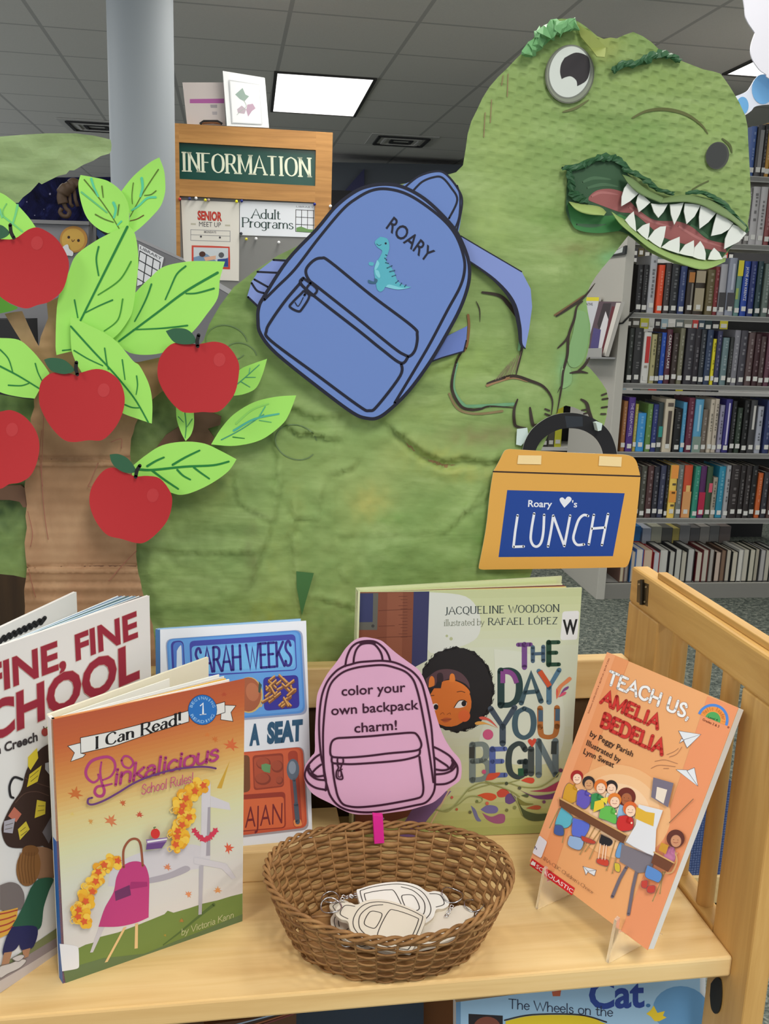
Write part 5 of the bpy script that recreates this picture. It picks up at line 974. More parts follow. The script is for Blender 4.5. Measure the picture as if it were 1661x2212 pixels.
apple([(0, 889), (24, 886), (52, 899), (75, 926), (85, 958), (81, 994), (67, 1026), (44, 1042), (20, 1046), (0, 1056), (-30, 1050), (-62, 1020), (-85, 980), (-88, 940), (-60, 900), (-30, 890)], [(-30, 866), (-28, 880), (-26, 894)], [(-90, 870), (-70, 862), (-45, 872), (-36, 886), (-60, 890), (-80, 882), (-90, 870)], 'red paper apple cut by the left edge beside the trunk', .05, (26, 928))
# ---------------------------------------------------------------- blue paper backpack
k5 = lambda *f: sc(2.555, 520, 350, *f)
bp = thing('paper_backpack', (.26, 1.0, .95), 'blue paper backpack lettered ROARY stuck on the dinosaur', 'paper backpack')
INK, BLU, BL2 = (20, 22, 42), (104, 132, 194), (126, 144, 204)
M_BLUE = mat(BLU, .6, spec=.3, name='blue_paper')
q = Ink(DP, .009, .0001); p = k5(1195, 395, 1215, 408, 1350, 488, 1550, 605, 1600, 700, 1608, 800, 1592, 920, 1570, 1032, 1548, 1000, 1545, 960, 1540, 900, 1500, 760, 1400, 640, 1240, 530)
q.sheet(p, BL2, .001); q.stroke(k5(1215, 408, 1350, 488, 1550, 605), 2.6, INK, smooth=False); q.stroke(k5(1240, 532, 1400, 650, 1500, 770, 1536, 900, 1546, 1000, 1570, 1030), 4.5, INK, taper=lambda u: .5+1.6*math.sin(math.pi*u)); q.build('shoulder_strap', bp)
q = Ink(DP, .009, .0001); q.sheet(k5(1040, 1105, 1100, 980, 1250, 905, 1245, 980, 1230, 1045, 1110, 1080), (100, 122, 188), .001); q.stroke(k5(1040, 1106, 1110, 1080, 1230, 1045, 1245, 985), 3, INK, smooth=False); q.build('shoulder_strap', bp)
q = Ink(DP, .012, .0001); q.sheet(k5(262, 536, 180, 538, 100, 600, 60, 660, 36, 740, 100, 806, 150, 760), BL2, .001)
for f in ((180, 540, 262, 545), (92, 606, 215, 612), (75, 648, 150, 690), (60, 668, 90, 710, 130, 724), (40, 745, 98, 800)): q.stroke(k5(*f), 4.5, INK)
q.build('side_strap', bp)
BOD = k5(95, 870, 100, 800, 130, 740, 260, 540, 420, 370, 520, 250, 620, 170, 700, 135, 800, 122, 900, 140, 1010, 200, 1110, 290, 1190, 385, 1240, 490, 1262, 580, 1255, 680, 1210, 810, 1130, 960, 1040, 1110, 930, 1260, 830, 1360, 760, 1410, 700, 1415, 620, 1385, 450, 1260, 200, 1060, 110, 950)
HND = k5(890, 140, 930, 110, 980, 80, 1070, 52, 1130, 65, 1200, 150, 1222, 230, 1215, 310, 1190, 392, 1100, 300, 1000, 210)
q = Ink(DP, .016, .0001); q.sheet(cr(HND, True, 4), M_BLUE, .001); q.stroke(k5(905, 140, 980, 80, 1070, 52, 1130, 65, 1200, 150, 1222, 230, 1190, 390), 4.5, INK); q.stroke(k5(950, 160, 1000, 110, 1060, 85, 1110, 85, 1160, 140, 1195, 210, 1150, 310), 4.5, INK); q.stroke(k5(1195, 130, 1210, 190, 1205, 300, 1180, 370), 3.4, INK); q.build('grab_handle', bp)
q = Ink(DP, .018, .0001); BS = cr(BOD, True, 5); q.sheet(BS, M_BLUE, .001); q.stroke(BS, 7.5, INK, closed=True, smooth=False)
q.stroke(k5(130, 760, 200, 690, 300, 590, 430, 420, 560, 265, 640, 200, 720, 158, 800, 148, 900, 170, 1000, 225, 1120, 320, 1190, 410, 1230, 520, 1235, 600, 1210, 690, 1140, 820, 1040, 1010, 940, 1180, 850, 1330), 6.2, INK)
q.stroke(k5(400, 545, 445, 530, 495, 552, 720, 735, 945, 905, 974, 955, 965, 1030, 935, 1070, 900, 1062, 840, 1022, 640, 860, 425, 690, 375, 648, 360, 595), 6.2, INK, closed=True)
q.stroke(k5(345, 640, 330, 668, 400, 735, 650, 930, 780, 1035, 885, 1110, 925, 1072), 6.2, INK)
q.stroke(k5(328, 668, 250, 760, 175, 865, 142, 930, 165, 985, 400, 1160, 650, 1345, 710, 1372, 755, 1345, 880, 1180, 886, 1112), 6.2, INK)
q.stroke(k5(285, 775, 272, 800, 318, 824, 340, 808, 378, 742, 352, 712, 332, 728), 5, INK, closed=True); q.stroke(k5(300, 775, 318, 795, 345, 748), 2, INK); q.stroke(k5(345, 640, 420, 700, 395, 735, 365, 700, 385, 668), 5, INK); q.stroke(k5(340, 650, 330, 670, 362, 705, 352, 735), 5, INK)
q.text('ROARY', k5(800, 363)[0], k5(1030, 556)[0], (18.5, -26), INK, .012)
D1, D2, D3 = (84, 172, 190), (124, 200, 214), (54, 98, 124)
q.fill(sm(k5(770, 412, 740, 440, 755, 470, 780, 490, 770, 520, 745, 560, 735, 600, 745, 660, 752, 700, 770, 716, 790, 704, 800, 690, 850, 692, 900, 700, 940, 690), k5(940, 690, 900, 680, 865, 655, 848, 610, 815, 560, 800, 540, 812, 505, 820, 470, 810, 425, 770, 412)), D1)
q.fill(sm(k5(752, 540, 738, 590, 750, 590, 765, 560, 752, 540)), D2); q.fill(sm(k5(740, 595, 760, 600, 770, 630, 762, 640, 745, 620, 740, 595)), D2); q.fill(sm(k5(800, 690, 870, 704, 940, 691, 890, 694, 820, 676, 800, 690)), D2)
q.fill(sm(k5(735, 555, 710, 552, 708, 568, 730, 572, 735, 555)), D1); q.fill(sm(k5(738, 640, 735, 660, 705, 650, 708, 668, 745, 670, 755, 650, 738, 640)), D3)
q.fill(ell(*k5(800, 449)[0], 2.4, n=10), INK); q.stroke(k5(750, 452, 762, 460, 775, 456), 1.1, INK)
for f in ((800, 512, 806, 516), (795, 530, 805, 540), (800, 555, 815, 560), (808, 585, 835, 572), (822, 605, 850, 598), (835, 632, 855, 624), (855, 668, 870, 655), (880, 680, 888, 668), (905, 688, 912, 678)): q.stroke(k5(*f), 2.2, D3)
q.build('bag_body', bp)
# ---------------------------------------------------------------- paper lunch bag in the dinosaur's hand
lb = thing('paper_lunch_bag', DP.at(1210, 1230, .012), "orange paper lunch bag with blue label hanging from the dinosaur's hand", 'paper lunch bag')
q = Ink(DP, .01, .0001); q.sheet(sm(k6(665, 1290, 664, 1270, 680, 1190, 740, 1090, 850, 1010, 960, 980, 1080, 985, 1200, 1030, 1290, 1110, 1335, 1210, 1352, 1300), k6(1352, 1300, 1252, 1296), k6(1252, 1296, 1230, 1220, 1180, 1150, 1090, 1100, 980, 1090, 890, 1115, 810, 1170, 765, 1240, 762, 1290), k6(762, 1290, 665, 1290)), (20, 20, 24), .001, mside=mat((226, 226, 222), .6))
q.fill(k6(972, 1000, 1100, 1005, 1102, 1075, 985, 1085), (38, 44, 52)); q.build('handle', lb)
q = Ink(DP, .0115, .0001); ORG = mat((218, 164, 78), .6, spec=.3, name='orange_paper')
q.sheet(sm(k6(455, 1402, 490, 1340, 530, 1262, 550, 1245, 575, 1240), k6(575, 1240, 1000, 1265, 1400, 1280), k6(1400, 1280, 1460, 1295, 1490, 1330, 1505, 1380, 1519, 1440), k6(1519, 1440, 1500, 1650, 1462, 1950, 1435, 2065, 1410, 2096), k6(1410, 2096, 900, 2106, 380, 2113), k6(380, 2113, 352, 2106, 350, 2085), k6(350, 2085, 400, 1820, 432, 1540, 455, 1402)), ORG, .001, mside=mat((236, 220, 190), .7))
q.stroke(k6(450, 1403, 980, 1420, 1519, 1437), 3.2, (50, 34, 30), smooth=False, cap=False); q.fill(k6(555, 1537, 1405, 1560, 1320, 2015, 492, 2022), (26, 66, 148))
WH = (226, 230, 240); q.text('Roary', k6(705, 1657)[0], k6(878, 1662)[0], (1, -15), WH, .018)
q.fill(sm(k6(968, 1665, 938, 1620, 936, 1598, 955, 1590, 974, 1606), k6(974, 1606, 990, 1586, 1012, 1588, 1018, 1612, 968, 1665)), WH); q.text("'s", k6(1022, 1660)[0], k6(1060, 1662)[0], (1, -15), WH, .012)
for f in ((630, 1720, 612, 1840, 600, 1948), (600, 1948, 674, 1945)): q.stroke(k6(*f), 5.4, WH, smooth=False)
q.stroke(k6(750, 1706, 732, 1810, 725, 1890, 742, 1935, 772, 1945, 800, 1915, 816, 1840, 822, 1716), 5.4, WH); q.stroke(k6(850, 1945, 872, 1830, 888, 1722), 5.4, WH); q.stroke(k6(888, 1722, 968, 1942), 5.4, WH); q.stroke(k6(968, 1942, 990, 1830, 1010, 1722), 5.4, WH)
q.stroke(k6(1140, 1724, 1108, 1718, 1072, 1752, 1045, 1830, 1034, 1890, 1060, 1932, 1110, 1930), 5.4, WH); q.stroke(k6(1182, 1716, 1145, 1930), 5.4, WH); q.stroke(k6(1285, 1710, 1240, 1935), 5.4, WH); q.stroke(k6(1165, 1816, 1265, 1808), 5.4, WH); q.build('bag_body', lb)
for f in ((635, 1285, 803, 1287, 800, 1351, 628, 1348), (1222, 1290, 1385, 1298, 1380, 1368, 1217, 1360)): q = Ink(DP, .0125, .0001); q.sheet(k6(*f), (238, 212, 156), .0004); q.build('tape', lb)
# ================================================================ display books on the trolley
PAGE = mat((236, 232, 220), .75, name='page_paper')
def slab(mb, S, u, w_, z0, z1, th, m, side=1):
    """upright board from spine S along u"""
    u = Vector((u[0], u[1], 0)).normalized(); n = Vector((-u.y, u.x, 0))*side*th; A = Vector((S[0], S[1], z0)); B_ = A+u*w_; H_ = Vector((0, 0, z1-z0))
    mb.prism([A, B_, B_+H_, A+H_], n, m)
def grad(q, L0, L1, R0, R1, stops, n=26):
    """printed blend from the top edge L0-R0 down to L1-R1"""
    L0, L1, R0, R1 = map(Vector, (L0, L1, R0, R1))
    def col(t):
        for (a, ca), (b_, cb) in zip(stops, stops[1:]):
            if t <= b_: f = (t-a)/(b_-a); return tuple(int(ca[i]+(cb[i]-ca[i])*f) for i in range(3))
        return stops[-1][1]
    for i in range(n):
        a, b_ = i/n, (i+1)/n
        q.fill([L0.lerp(L1, a), R0.lerp(R1, a), R0.lerp(R1, b_), L0.lerp(L1, b_)], col((a+b_)/2), keep=i > 0)
def maple(q, x, y, s, c, rot=0):
    P = []
    for i, r_ in enumerate((1, .45, .8, .35, .95, .4, .75, .3, .25, .3, .75, .4, .95, .35, .8, .45)):
        a = R(-90+i*22.5+rot); P.append((x+s*r_*math.cos(a), y+s*r_*math.sin(a)))
    q.fill(P, c)
def arc_text(q, sx, cx, cy, r_, a0, a1, h, c, bold=.0, flip=False):
    n = len(sx)
    for i, ch in enumerate(sx):
        if ch == ' ': continue
        a = R(a0+(a1-a0)*(i+.5)/n); p = Vector((cx+r_*math.cos(a), cy+r_*math.sin(a))); t = Vector((-math.sin(a), math.cos(a)))*(1 if a1 > a0 else -1); o = Vector((math.cos(a), math.sin(a)))*(1 if not flip else -1)
        w_ = abs(R(a1-a0))*r_/n*.42
        if ch in "Ii!l'1": w_ *= .35
        q.text(ch, p-t*w_, p+t*w_, o*h, c, bold)
def star5(x, y, r_, n=5, k=.55, a0=-90):
    return [(x+(r_ if i % 2 == 0 else r_*k)*math.cos(R(a0+i*180/n)), y+(r_ if i % 2 == 0 else r_*k)*math.sin(R(a0+i*180/n))) for i in range(2*n)]
# ---- A: white picture book at the left edge ("FINE, FINE SCHOOL")
SF, DF, DB_ = (-.2436, .6684), (.1172, .1411), (.064, .121)
SF = (-.2330, .6812)
t = thing('picture_book', (-.13, .80, ZS), 'large white picture book lettered FINE SCHOOL standing at the left edge of the trolley', 'picture book')
WHT = mat((228, 226, 224), .35, spec=.5, name='glossy_white')
b = MB(); slab(b, (-.240, .690), (-.121+.1815, .90-.7727), .229, ZS, 1.073, .003, WHT); bcv = b.build('back_cover', t, bevel=.001)
b = MB(); uF = Vector((DF[0], DF[1], 0)).normalized(); uB = Vector((.064, .121, 0)).normalized()
for i, (k_, ln, c) in enumerate([(.30, .244, (226, 236, 240)), (.38, .245, (96, 124, 160)), (.44, .246, (210, 226, 234)), (.52, .247, (80, 110, 120)), (.6, .248, (214, 230, 236)), (.66, .249, (120, 150, 176)), (.74, .250, (224, 232, 234)), (.8, .251, (70, 76, 84))]):
    d = (uB*(1-k_)+uF*k_).normalized(); slab(b, (SF[0]+.004-.004*k_, SF[1]+.006-.004*k_), d, ln, ZS+.002, 1.069+.0004*i, .0012, mat(c, .7))
b.build('pages', t)
b = MB(); slab(b, SF, DF, .2511, ZS, 1.0752, .003, WHT); fc = b.build('front_cover', t, bevel=.001)
BPL = Pl((-.240, .690, 1), Vector((-.127, .0605, 0)).cross(Vector((0, 0, 1))))
PF = Pl((SF[0], SF[1], ZS), (DF[1], -DF[0], 0)); q = Ink(PF, .0004, .00008); kF = lambda *f: sc(2.276, 0, 1240, *f)
CR, CRO = (150, 40, 58), (196, 150, 140)
q.text('FINE', kF(374, 424)[0], kF(678, 306)[0], (-3, -56), CR, .028, CRO, .012); q.text('FINE,', kF(-62, 596)[0], kF(325, 452)[0], (-3, -62), CR, .028, CRO, .012)
q.text('SCHOOL', kF(-170, 872)[0], kF(686, 505)[0], (-2, -80), CR, .034, CRO, .012); q.text('Sharon Creech', kF(-150, 935)[0], kF(186, 818)[0], (-1, -20), (60, 54, 56), .03)
q.fill(ell(*kF(221, 777)[0], 7.5, 9), (160, 62, 58)); q.stroke(kF(219, 760, 214, 750), 2, (80, 50, 40)); q.fill(sm(kF(222, 758, 232, 750, 234, 758, 222, 758)), (110, 120, 70))
q.fill(sm(kF(0, 1925, 120, 1850, 280, 1740), kF(280, 1740, 300, 1790), kF(300, 1790, 120, 1900, 0, 2000, 0, 1925)), (128, 134, 92)); q.fill(kF(0, 1975, 110, 1890, 300, 1775, 305, 1820, 140, 1935, 0, 2030), (150, 138, 140)); q.fill(kF(0, 2000, 140, 1920, 300, 1820, 305, 1850, 150, 1960, 0, 2060), (196, 186, 182))
q.fill(sm(kF(300, 826, 240, 835, 180, 880, 130, 965, 105, 1060, 60, 1130, 20, 1210, 8, 1260, 25, 1320, 60, 1345, 140, 1346, 210, 1336), kF(210, 1336, 262, 1370, 320, 1380), kF(320, 1380, 310, 1000, 300, 826))  , (60, 42, 36))
q.stroke(kF(110, 1010, 70, 1000, 48, 1040, 52, 1090, 66, 1100), 5, (40, 38, 42)); q.stroke(kF(75, 1125, 120, 1080, 180, 1070, 240, 1090), 1.6, (96, 70, 60)); q.stroke(kF(120, 1000, 160, 1020, 250, 1050), 1.6, (96, 70, 60))
for f, c in (((138, 900, 182, 855, 188, 905, 150, 965, 138, 945), (226, 204, 60)), ((145, 985, 205, 940, 185, 1020, 132, 1048), (220, 198, 58)), ((182, 1110, 225, 1120, 222, 1180, 170, 1200), (214, 192, 62)), ((88, 1255, 128, 1215, 146, 1255, 98, 1308), (212, 192, 64)), ((40, 1190, 70, 1145, 106, 1180, 80, 1220), (190, 110, 90)), ((20, 1215, 75, 1200, 62, 1275, 18, 1270), (170, 166, 176)), ((208, 1270, 262, 1175, 290, 1200, 240, 1325), (110, 104, 108)), ((222, 930, 262, 920, 250, 995, 222, 960), (190, 190, 196))): q.fill(kF(*f), c)
for f in ((148, 1000, 190, 965), (152, 1020, 186, 992), (188, 1140, 218, 1140), (186, 1165, 216, 1160), (100, 1265, 126, 1245), (104, 1285, 134, 1262), (28, 1235, 64, 1225), (26, 1255, 60, 1248)): q.stroke(kF(*f), 1, (90, 80, 50))
q.fill(sm(kF(120, 1345, 230, 1345, 300, 1400, 290, 1480, 200, 1500, 130, 1450, 120, 1345)), (150, 112, 84)); q.fill(ell(*kF(140, 1440)[0], 26, 42, 8), (140, 96, 54)); q.fill(ell(*kF(150, 1360)[0], 18, 12, 0), (128, 86, 48))
for i in range(6): q.stroke(kF(100+i*14, 1370, 92+i*15, 1440, 104+i*14, 1520), 1.2, (108, 72, 40), keep=i > 0)
q.fill(sm(kF(0, 1530, 50, 1515, 95, 1530, 120, 1580, 110, 1640, 60, 1660, 0, 1650)), (120, 110, 108)); q.fill(sm(kF(0, 1660, 40, 1652, 88, 1640), kF(88, 1640, 80, 1700, 50, 1760, 0, 1790)), (222, 168, 70))
for i in range(4): q.stroke(kF(0, 1672+i*30, 40, 1664+i*28, 84-i*7, 1652+i*26), 3, (176, 70, 56), keep=i > 0)
q.fill(sm(kF(150, 1545, 190, 1500, 262, 1498, 240, 1560, 215, 1640, 198, 1740, 130, 1750, 60, 1730), kF(60, 1730, 110, 1640, 150, 1545)), (46, 92, 70)); q.fill(sm(kF(60, 1735, 180, 1735, 166, 1830, 110, 1850, 95, 1820), kF(95, 1820, 70, 1850, 14, 1870, 30, 1790, 60, 1735)), (40, 42, 88))
q.fill(kF(20, 1862, 60, 1856, 40, 1930, 4, 1940), (176, 130, 100)); q.fill(kF(110, 1850, 150, 1838, 140, 1880, 116, 1890), (176, 130, 100))
for f in ((0, 1930, 50, 1915, 100, 1895, 130, 1900, 100, 1935, 40, 1965, 0, 1985), (60, 1890, 100, 1872, 120, 1880, 90, 1905)): q.fill(sm(kF(*f, f[0], f[1])), (206, 200, 198)); q.stroke(kF(*f), 1.4, (120, 112, 110), closed=True)
q.stroke(kF(278, 1636, 282, 1650), 2, (120, 50, 50))
absorb(fc, q.build('printed_art', t))
# writing on the inside flap of its back cover
q = Ink(Pl((-.240, .690, 1), Vector((.127, -.0605, 0))), .0004, .00008)
q.text('STANDING BY', (-30, 1408), (101, 1342), (2, -12), (34, 34, 38), .05) if False else [q.stroke([(x, 1387-(x)*.46), (x+9, 1377-(x+4)*.46)], 9, (34, 34, 38), smooth=False, keep=x > 0) for x in range(0, 96, 11)]
absorb(bcv, q.build('flap_print', t))
# ---- B: orange early reader in front
SI = (-.1400, .7385); UI = Vector((.1497, .0663, 0)).normalized(); UIb = Vector((.1257, .1193, 0)).normalized()
t = thing('picture_book', (-.06, .79, ZS), 'orange and cream early reader with I Can Read banner standing open before the white book', 'picture book')
b = MB(); CRM = mat((232, 226, 204), .6, name='cream_board'); slab(b, (SI[0]-.003, SI[1]+.007), UIb, .172, ZS, 1.0165, .0025, CRM); b.build('back_cover', t, bevel=.0008)
b = MB()
for i, (k_, ln, c, zt) in enumerate([(.1, .12, (240, 238, 230), 1.0125), (.55, .158, (244, 244, 240), 1.0135), (.64, .16, (226, 226, 226), 1.013), (.72, .159, (236, 190, 90), 1.0128), (.8, .16, (246, 244, 240), 1.0134), (.88, .161, (240, 200, 190), 1.0125), (.94, .161, (246, 242, 238), 1.013)]):
    d = (UIb*(1-k_)+UI*k_).normalized(); slab(b, (SI[0]-.002+.002*k_, SI[1]+.0055-.004*k_), d, ln, ZS+.003, zt, .0012, mat(c, .7))
b.build('pages', t)
b = MB(); M_ICR = mat((214, 140, 80), .35, spec=.5, name='glossy_orange'); slab(b, SI, UI, .1645, ZS, 1.0155, .0028, M_ICR)
S0 = Vector((SI[0]-.0035, SI[1]+.001, ZS)); PI_ = Pl((SI[0], SI[1], ZS), (UI.y, -UI.x, 0))
fc = b.build('front_cover', t, bevel=.0008)
b = MB(); A = Vector((SI[0], SI[1], ZS)); Bp = Vector((SI[0]-.0042, SI[1]+.008, ZS)); h1 = .135
for z0, z1_, m in ((0, h1, mat((48, 104, 176), .4)), (h1, .2435, mat((226, 224, 220), .4))): b.prism([A+Vector((0, 0, z0)), A+Vector((0, 0, z1_)), Bp+Vector((0, 0, z1_)), Bp+Vector((0, 0, z0))], Vector((UI.x, UI.y, 0))*.003, m)
b.build('spine', t)
q = Ink(PI_, .0003, .00007); kA = lambda *f: sc(3.16, 90, 1440, *f)
grad(q, kA(75, 362)[0], kA(165, 2172)[0], kA(1386, 80)[0], kA(1370, 1744)[0], [(0, (180, 86, 56)), (.1, (190, 98, 56)), (.2, (202, 130, 70)), (.3, (212, 164, 96)), (.38, (216, 194, 132)), (.5, (210, 208, 166)), (.62, (208, 208, 190)), (.75, (212, 208, 204)), (1, (210, 205, 200))], 60)
q.fill(kA(245, 1925, 300, 1898, 350, 1885, 400, 1845, 520, 1815, 640, 1770, 760, 1722, 838, 1690, 860, 1666, 900, 1680, 1010, 1648, 1100, 1618, 1200, 1596, 1290, 1568, 1371, 1548, 1370, 1744, 1000, 1870, 600, 2008, 165, 2172, 150, 2075), (112, 132, 66)); q.fill(kA(250, 2040, 420, 1990, 700, 1960, 1100, 1800, 1371, 1690, 1370, 1744, 165, 2172, 150, 2080), (98, 116, 76))
for f in ((1175, 1625, 1080, 1700, 960, 1800, 830, 1900), ): q.stroke(kA(*f), 7, (84, 106, 56), taper=lambda u: 1-.7*u)
SHP = (204, 200, 206)
# plain stand-in for the cover picture: grey boulder, flower garlands, pink satchel, fence posts
q.fill(sm(kA(452, 1500, 470, 1400, 540, 1330, 660, 1275, 800, 1245, 930, 1225, 1040, 1215, 1130, 1250, 1150, 1310, 1100, 1370, 1010, 1390, 900, 1440, 760, 1476, 600, 1500, 452, 1500)), SHP); q.fill(sm(kA(560, 1492, 760, 1476, 900, 1440, 1010, 1390, 980, 1360, 860, 1410, 700, 1450, 560, 1492)), (170, 164, 174))
q.fill(kA(1092, 800, 1152, 790, 1150, 1290, 1086, 1300), (208, 204, 210)); q.fill(kA(1092, 800, 1122, 770, 1152, 790), (196, 190, 198)); q.fill(kA(1134, 960, 1152, 958, 1150, 1290, 1122, 1292), (162, 156, 166)); q.fill(kA(1075, 1360, 1105, 1352, 1092, 1690, 1070, 1695), (176, 172, 180)); q.fill(kA(1152, 880, 1280, 930, 1290, 980, 1152, 960), (206, 202, 208)); q.fill(kA(1040, 1300, 1260, 1345, 1325, 1440, 1300, 1452, 1230, 1380, 1040, 1345), (204, 200, 206))
q.fill(kA(1196, 830, 1285, 640, 1228, 832), (200, 158, 60))
q.fill(sm(kA(545, 1365, 600, 1335, 660, 1330, 705, 1355, 730, 1420, 735, 1480), kA(735, 1480, 730, 1712), kA(730, 1712, 640, 1750, 520, 1775, 388, 1776), kA(388, 1776, 430, 1650, 490, 1540, 510, 1440, 545, 1365)), (188, 62, 122)); q.fill(kA(498, 1535, 600, 1490, 610, 1560, 505, 1600), (110, 50, 96)); q.fill(kA(610, 1470, 720, 1470, 722, 1500, 600, 1520), (160, 48, 108)); q.stroke(kA(560, 1370, 560, 1250, 610, 1180, 670, 1200, 690, 1360), 5, (150, 84, 60))
q.fill(kA(560, 1780, 580, 1775, 450, 2015, 430, 2020), (222, 186, 130)); q.fill(kA(638, 1756, 658, 1750, 656, 1922, 634, 1926), (222, 186, 130)); q.fill(kA(390, 1780, 430, 1778, 350, 1950, 330, 1952), (196, 190, 194))
rng = random.Random(4)
for path in (kA(500, 1325, 420, 1380, 350, 1480, 300, 1590, 265, 1680, 290, 1740), kA(1090, 810, 1000, 880, 950, 960, 1000, 1020, 930, 1100, 950, 1160, 925, 1240)):
    P = cr(path, n=8)
    for i, p in enumerate(P):
        for k_ in range(3): q.fill(ell(p.x+rng.uniform(-15, 15), p.y+rng.uniform(-9, 9), rng.uniform(5, 10), n=9), rng.choice([(232, 178, 52), (238, 196, 76), (226, 160, 46)]))
    for i in range(0, len(P), 5):
        if i % 2: q.stroke([(P[i].x-16, P[i].y+2), (P[i].x-24, P[i].y+8), (P[i].x-20, P[i].y+15), (P[i].x-14, P[i].y+11)], 2.2, (222, 190, 110))
        q.fill(star5(P[i].x+rng.uniform(-8, 8), P[i].y, 9, a0=rng.uniform(0, 70)), (214, 92, 50))
for i in range(9): q.fill(star5(*kA(1042+i*18, 1120+60*math.sin(math.pi*i/8))[0], 8, a0=i*20), (206, 60, 86))
q.fill(kA(712, 1180, 860, 1165, 850, 1200, 718, 1212), (140, 110, 160)); q.fill(kA(716, 1212, 850, 1196, 820, 1240, 712, 1250), (104, 70, 130)); q.fill(kA(720, 1190, 856, 1172, 856, 1182, 722, 1204), (226, 222, 226)); q.fill(ell(*kA(776, 1140)[0], 10, 11), (206, 52, 50)); q.stroke(kA(770, 1108, 766, 1098, 778, 1096), 2, (80, 110, 60))
for x, y, s, c, r_ in ((230, 872, 60, (196, 108, 54), 10), (552, 932, 30, (196, 100, 60), 50), (470, 1056, 56, (208, 124, 80), 30), (332, 1058, 26, (206, 150, 80), 60), (668, 1014, 32, (196, 84, 62), 5), (1292, 540, 60, (208, 104, 60), 15), (1182, 498, 30, (200, 112, 56), 40), (1130, 468, 25, (206, 120, 60), 0), (208, 1008, 20, (216, 190, 110), 0), (858, 1372, 34, (212, 132, 94), 20), (1000, 1556, 32, (220, 142, 96), 50), (1202, 1530, 34, (220, 150, 92), 0), (1272, 1240, 46, (212, 92, 66), 80), (955, 1736, 22, (170, 120, 60), 0), (1245, 192, 24, (176, 76, 50), 0), (842, 1835, 14, (160, 140, 60), 30)): maple(q, *kA(x, y)[0], s/3.16, c, r_)
RB, OUT = (222, 220, 216), (40, 36, 36)
for f in ((178, 542, 265, 520, 270, 592, 300, 598, 282, 618, 198, 648, 224, 588), (1228, 262, 1326, 266, 1292, 312, 1306, 374, 1222, 362), (1165, 264, 1250, 240, 1252, 312, 1180, 336)): q.fill(kA(*f), RB); q.stroke(kA(*f), 1.2, OUT, closed=True, smooth=False)
f = (265, 486, 500, 438, 760, 372, 1005, 300, 1005, 376, 760, 450, 500, 540, 268, 592); q.fill(kA(*f), RB); q.stroke(kA(*f), 1.3, OUT, closed=True, smooth=False)
q.stext('I Can Read!', kA(362, 562)[0], kA(955, 388)[0], (0, -24.5), (30, 28, 30), .25, .32, .11, .06)
q.fill(ell(*kA(1098, 295)[0], 31.5, 33), (28, 60, 110)); q.fill(ell(*kA(1098, 295)[0], 30.5, 32), (42, 112, 188)); c0 = kA(1098, 295)[0]
q.stext('1', (c0[0]-9, c0[1]+11), (c0[0]+9, c0[1]+9), (0, -24), (226, 232, 240), .17, .4, .11); arc_text(q, 'BEGINNING', *c0, 22.5, 190, 350, 6.5, (150, 190, 226), .01); arc_text(q, 'READING', *c0, 28.5, 158, 22, 6.5, (150, 190, 226), .01, True)
SW = lambda u: .65+.5*math.sin(math.pi*u)
PK = (172, 62, 122)
q.stroke(kA(385, 735, 388, 768, 352, 790, 312, 760, 302, 710, 335, 650, 400, 622, 460, 618, 496, 650, 500, 700, 470, 750, 415, 775), 5.6, PK, taper=SW); q.stroke(kA(408, 652, 400, 720, 410, 790, 428, 845, 415, 880, 382, 882, 362, 855, 380, 820, 430, 812, 480, 800), 5.6, PK, taper=SW)
q.stroke(kA(545, 640, 560, 678, 600, 692, 625, 655, 600, 618, 565, 612, 545, 640), 4.6, PK); q.stext('inkalicious', kA(484, 812)[0], kA(1208, 634)[0], (5, -38), PK, .165, .8, 0, -.04)
q.stroke(kA(345, 895, 318, 905, 318, 935, 355, 940, 430, 912, 520, 862, 640, 790, 780, 735, 920, 700, 1050, 685, 1130, 685, 1188, 695), 4.4, (104, 60, 118)); q.stext('School Rules!', kA(680, 874)[0], kA(1036, 788)[0], (1, -21), (190, 92, 120), .1)
q.stext('by Victoria Kann', kA(952, 1836)[0], kA(1312, 1712)[0], (1, -14), (196, 196, 150), .09)
q.fill(sm(kA(122, 1892, 180, 1898, 238, 1908), kA(238, 1908, 252, 1930, 256, 2040), kA(256, 2040, 240, 2062, 140, 2080), kA(140, 2080, 122, 1892)), (222, 222, 226)); absorb(fc, q.build('printed_art', t))
# ---- C: white book with lunch trays
NS = Vector((.0663, -.9566, .2836)).normalized(); PS = Pl((-.0613, .8722, .807), NS); kS = lambda *f: sc(3.949, 330, 1320, *f)
t = thing('picture_book', (.01, .9, .807), 'white book with blue and orange lunch trays lettered A SEAT, on the wooden block', 'picture book')
Q4 = [kS(62, 158)[0], kS(1308, 82)[0], kS(1362, 1952)[0], (350, 1852)]
b = Ink(PS, 0); b.sheet(Q4, mat((226, 230, 238), .35, spec=.5, name='glossy_pale'), .003); fc = b.build('front_cover', t)
b = Ink(PS, -.0032); b.sheet([kS(40, 150)[0], kS(1262, 66)[0], (671, 1812), (348, 1850)], mat((150, 190, 226), .5), .012); b.build('pages', t)
b = Ink(PS, -.0155); b.sheet([kS(25, 150)[0], kS(1262, 64)[0], (671, 1810), (346, 1848)], mat((206, 222, 236), .4), .003); b.build('back_cover', t)
b = Ink(PS, -.0005); b.sheet([kS(22, 160)[0], kS(64, 160)[0], (351, 1850), (341, 1850)], mat((66, 110, 160), .4), .017); b.build('spine', t)
q = Ink(PS, .0003, .00007)
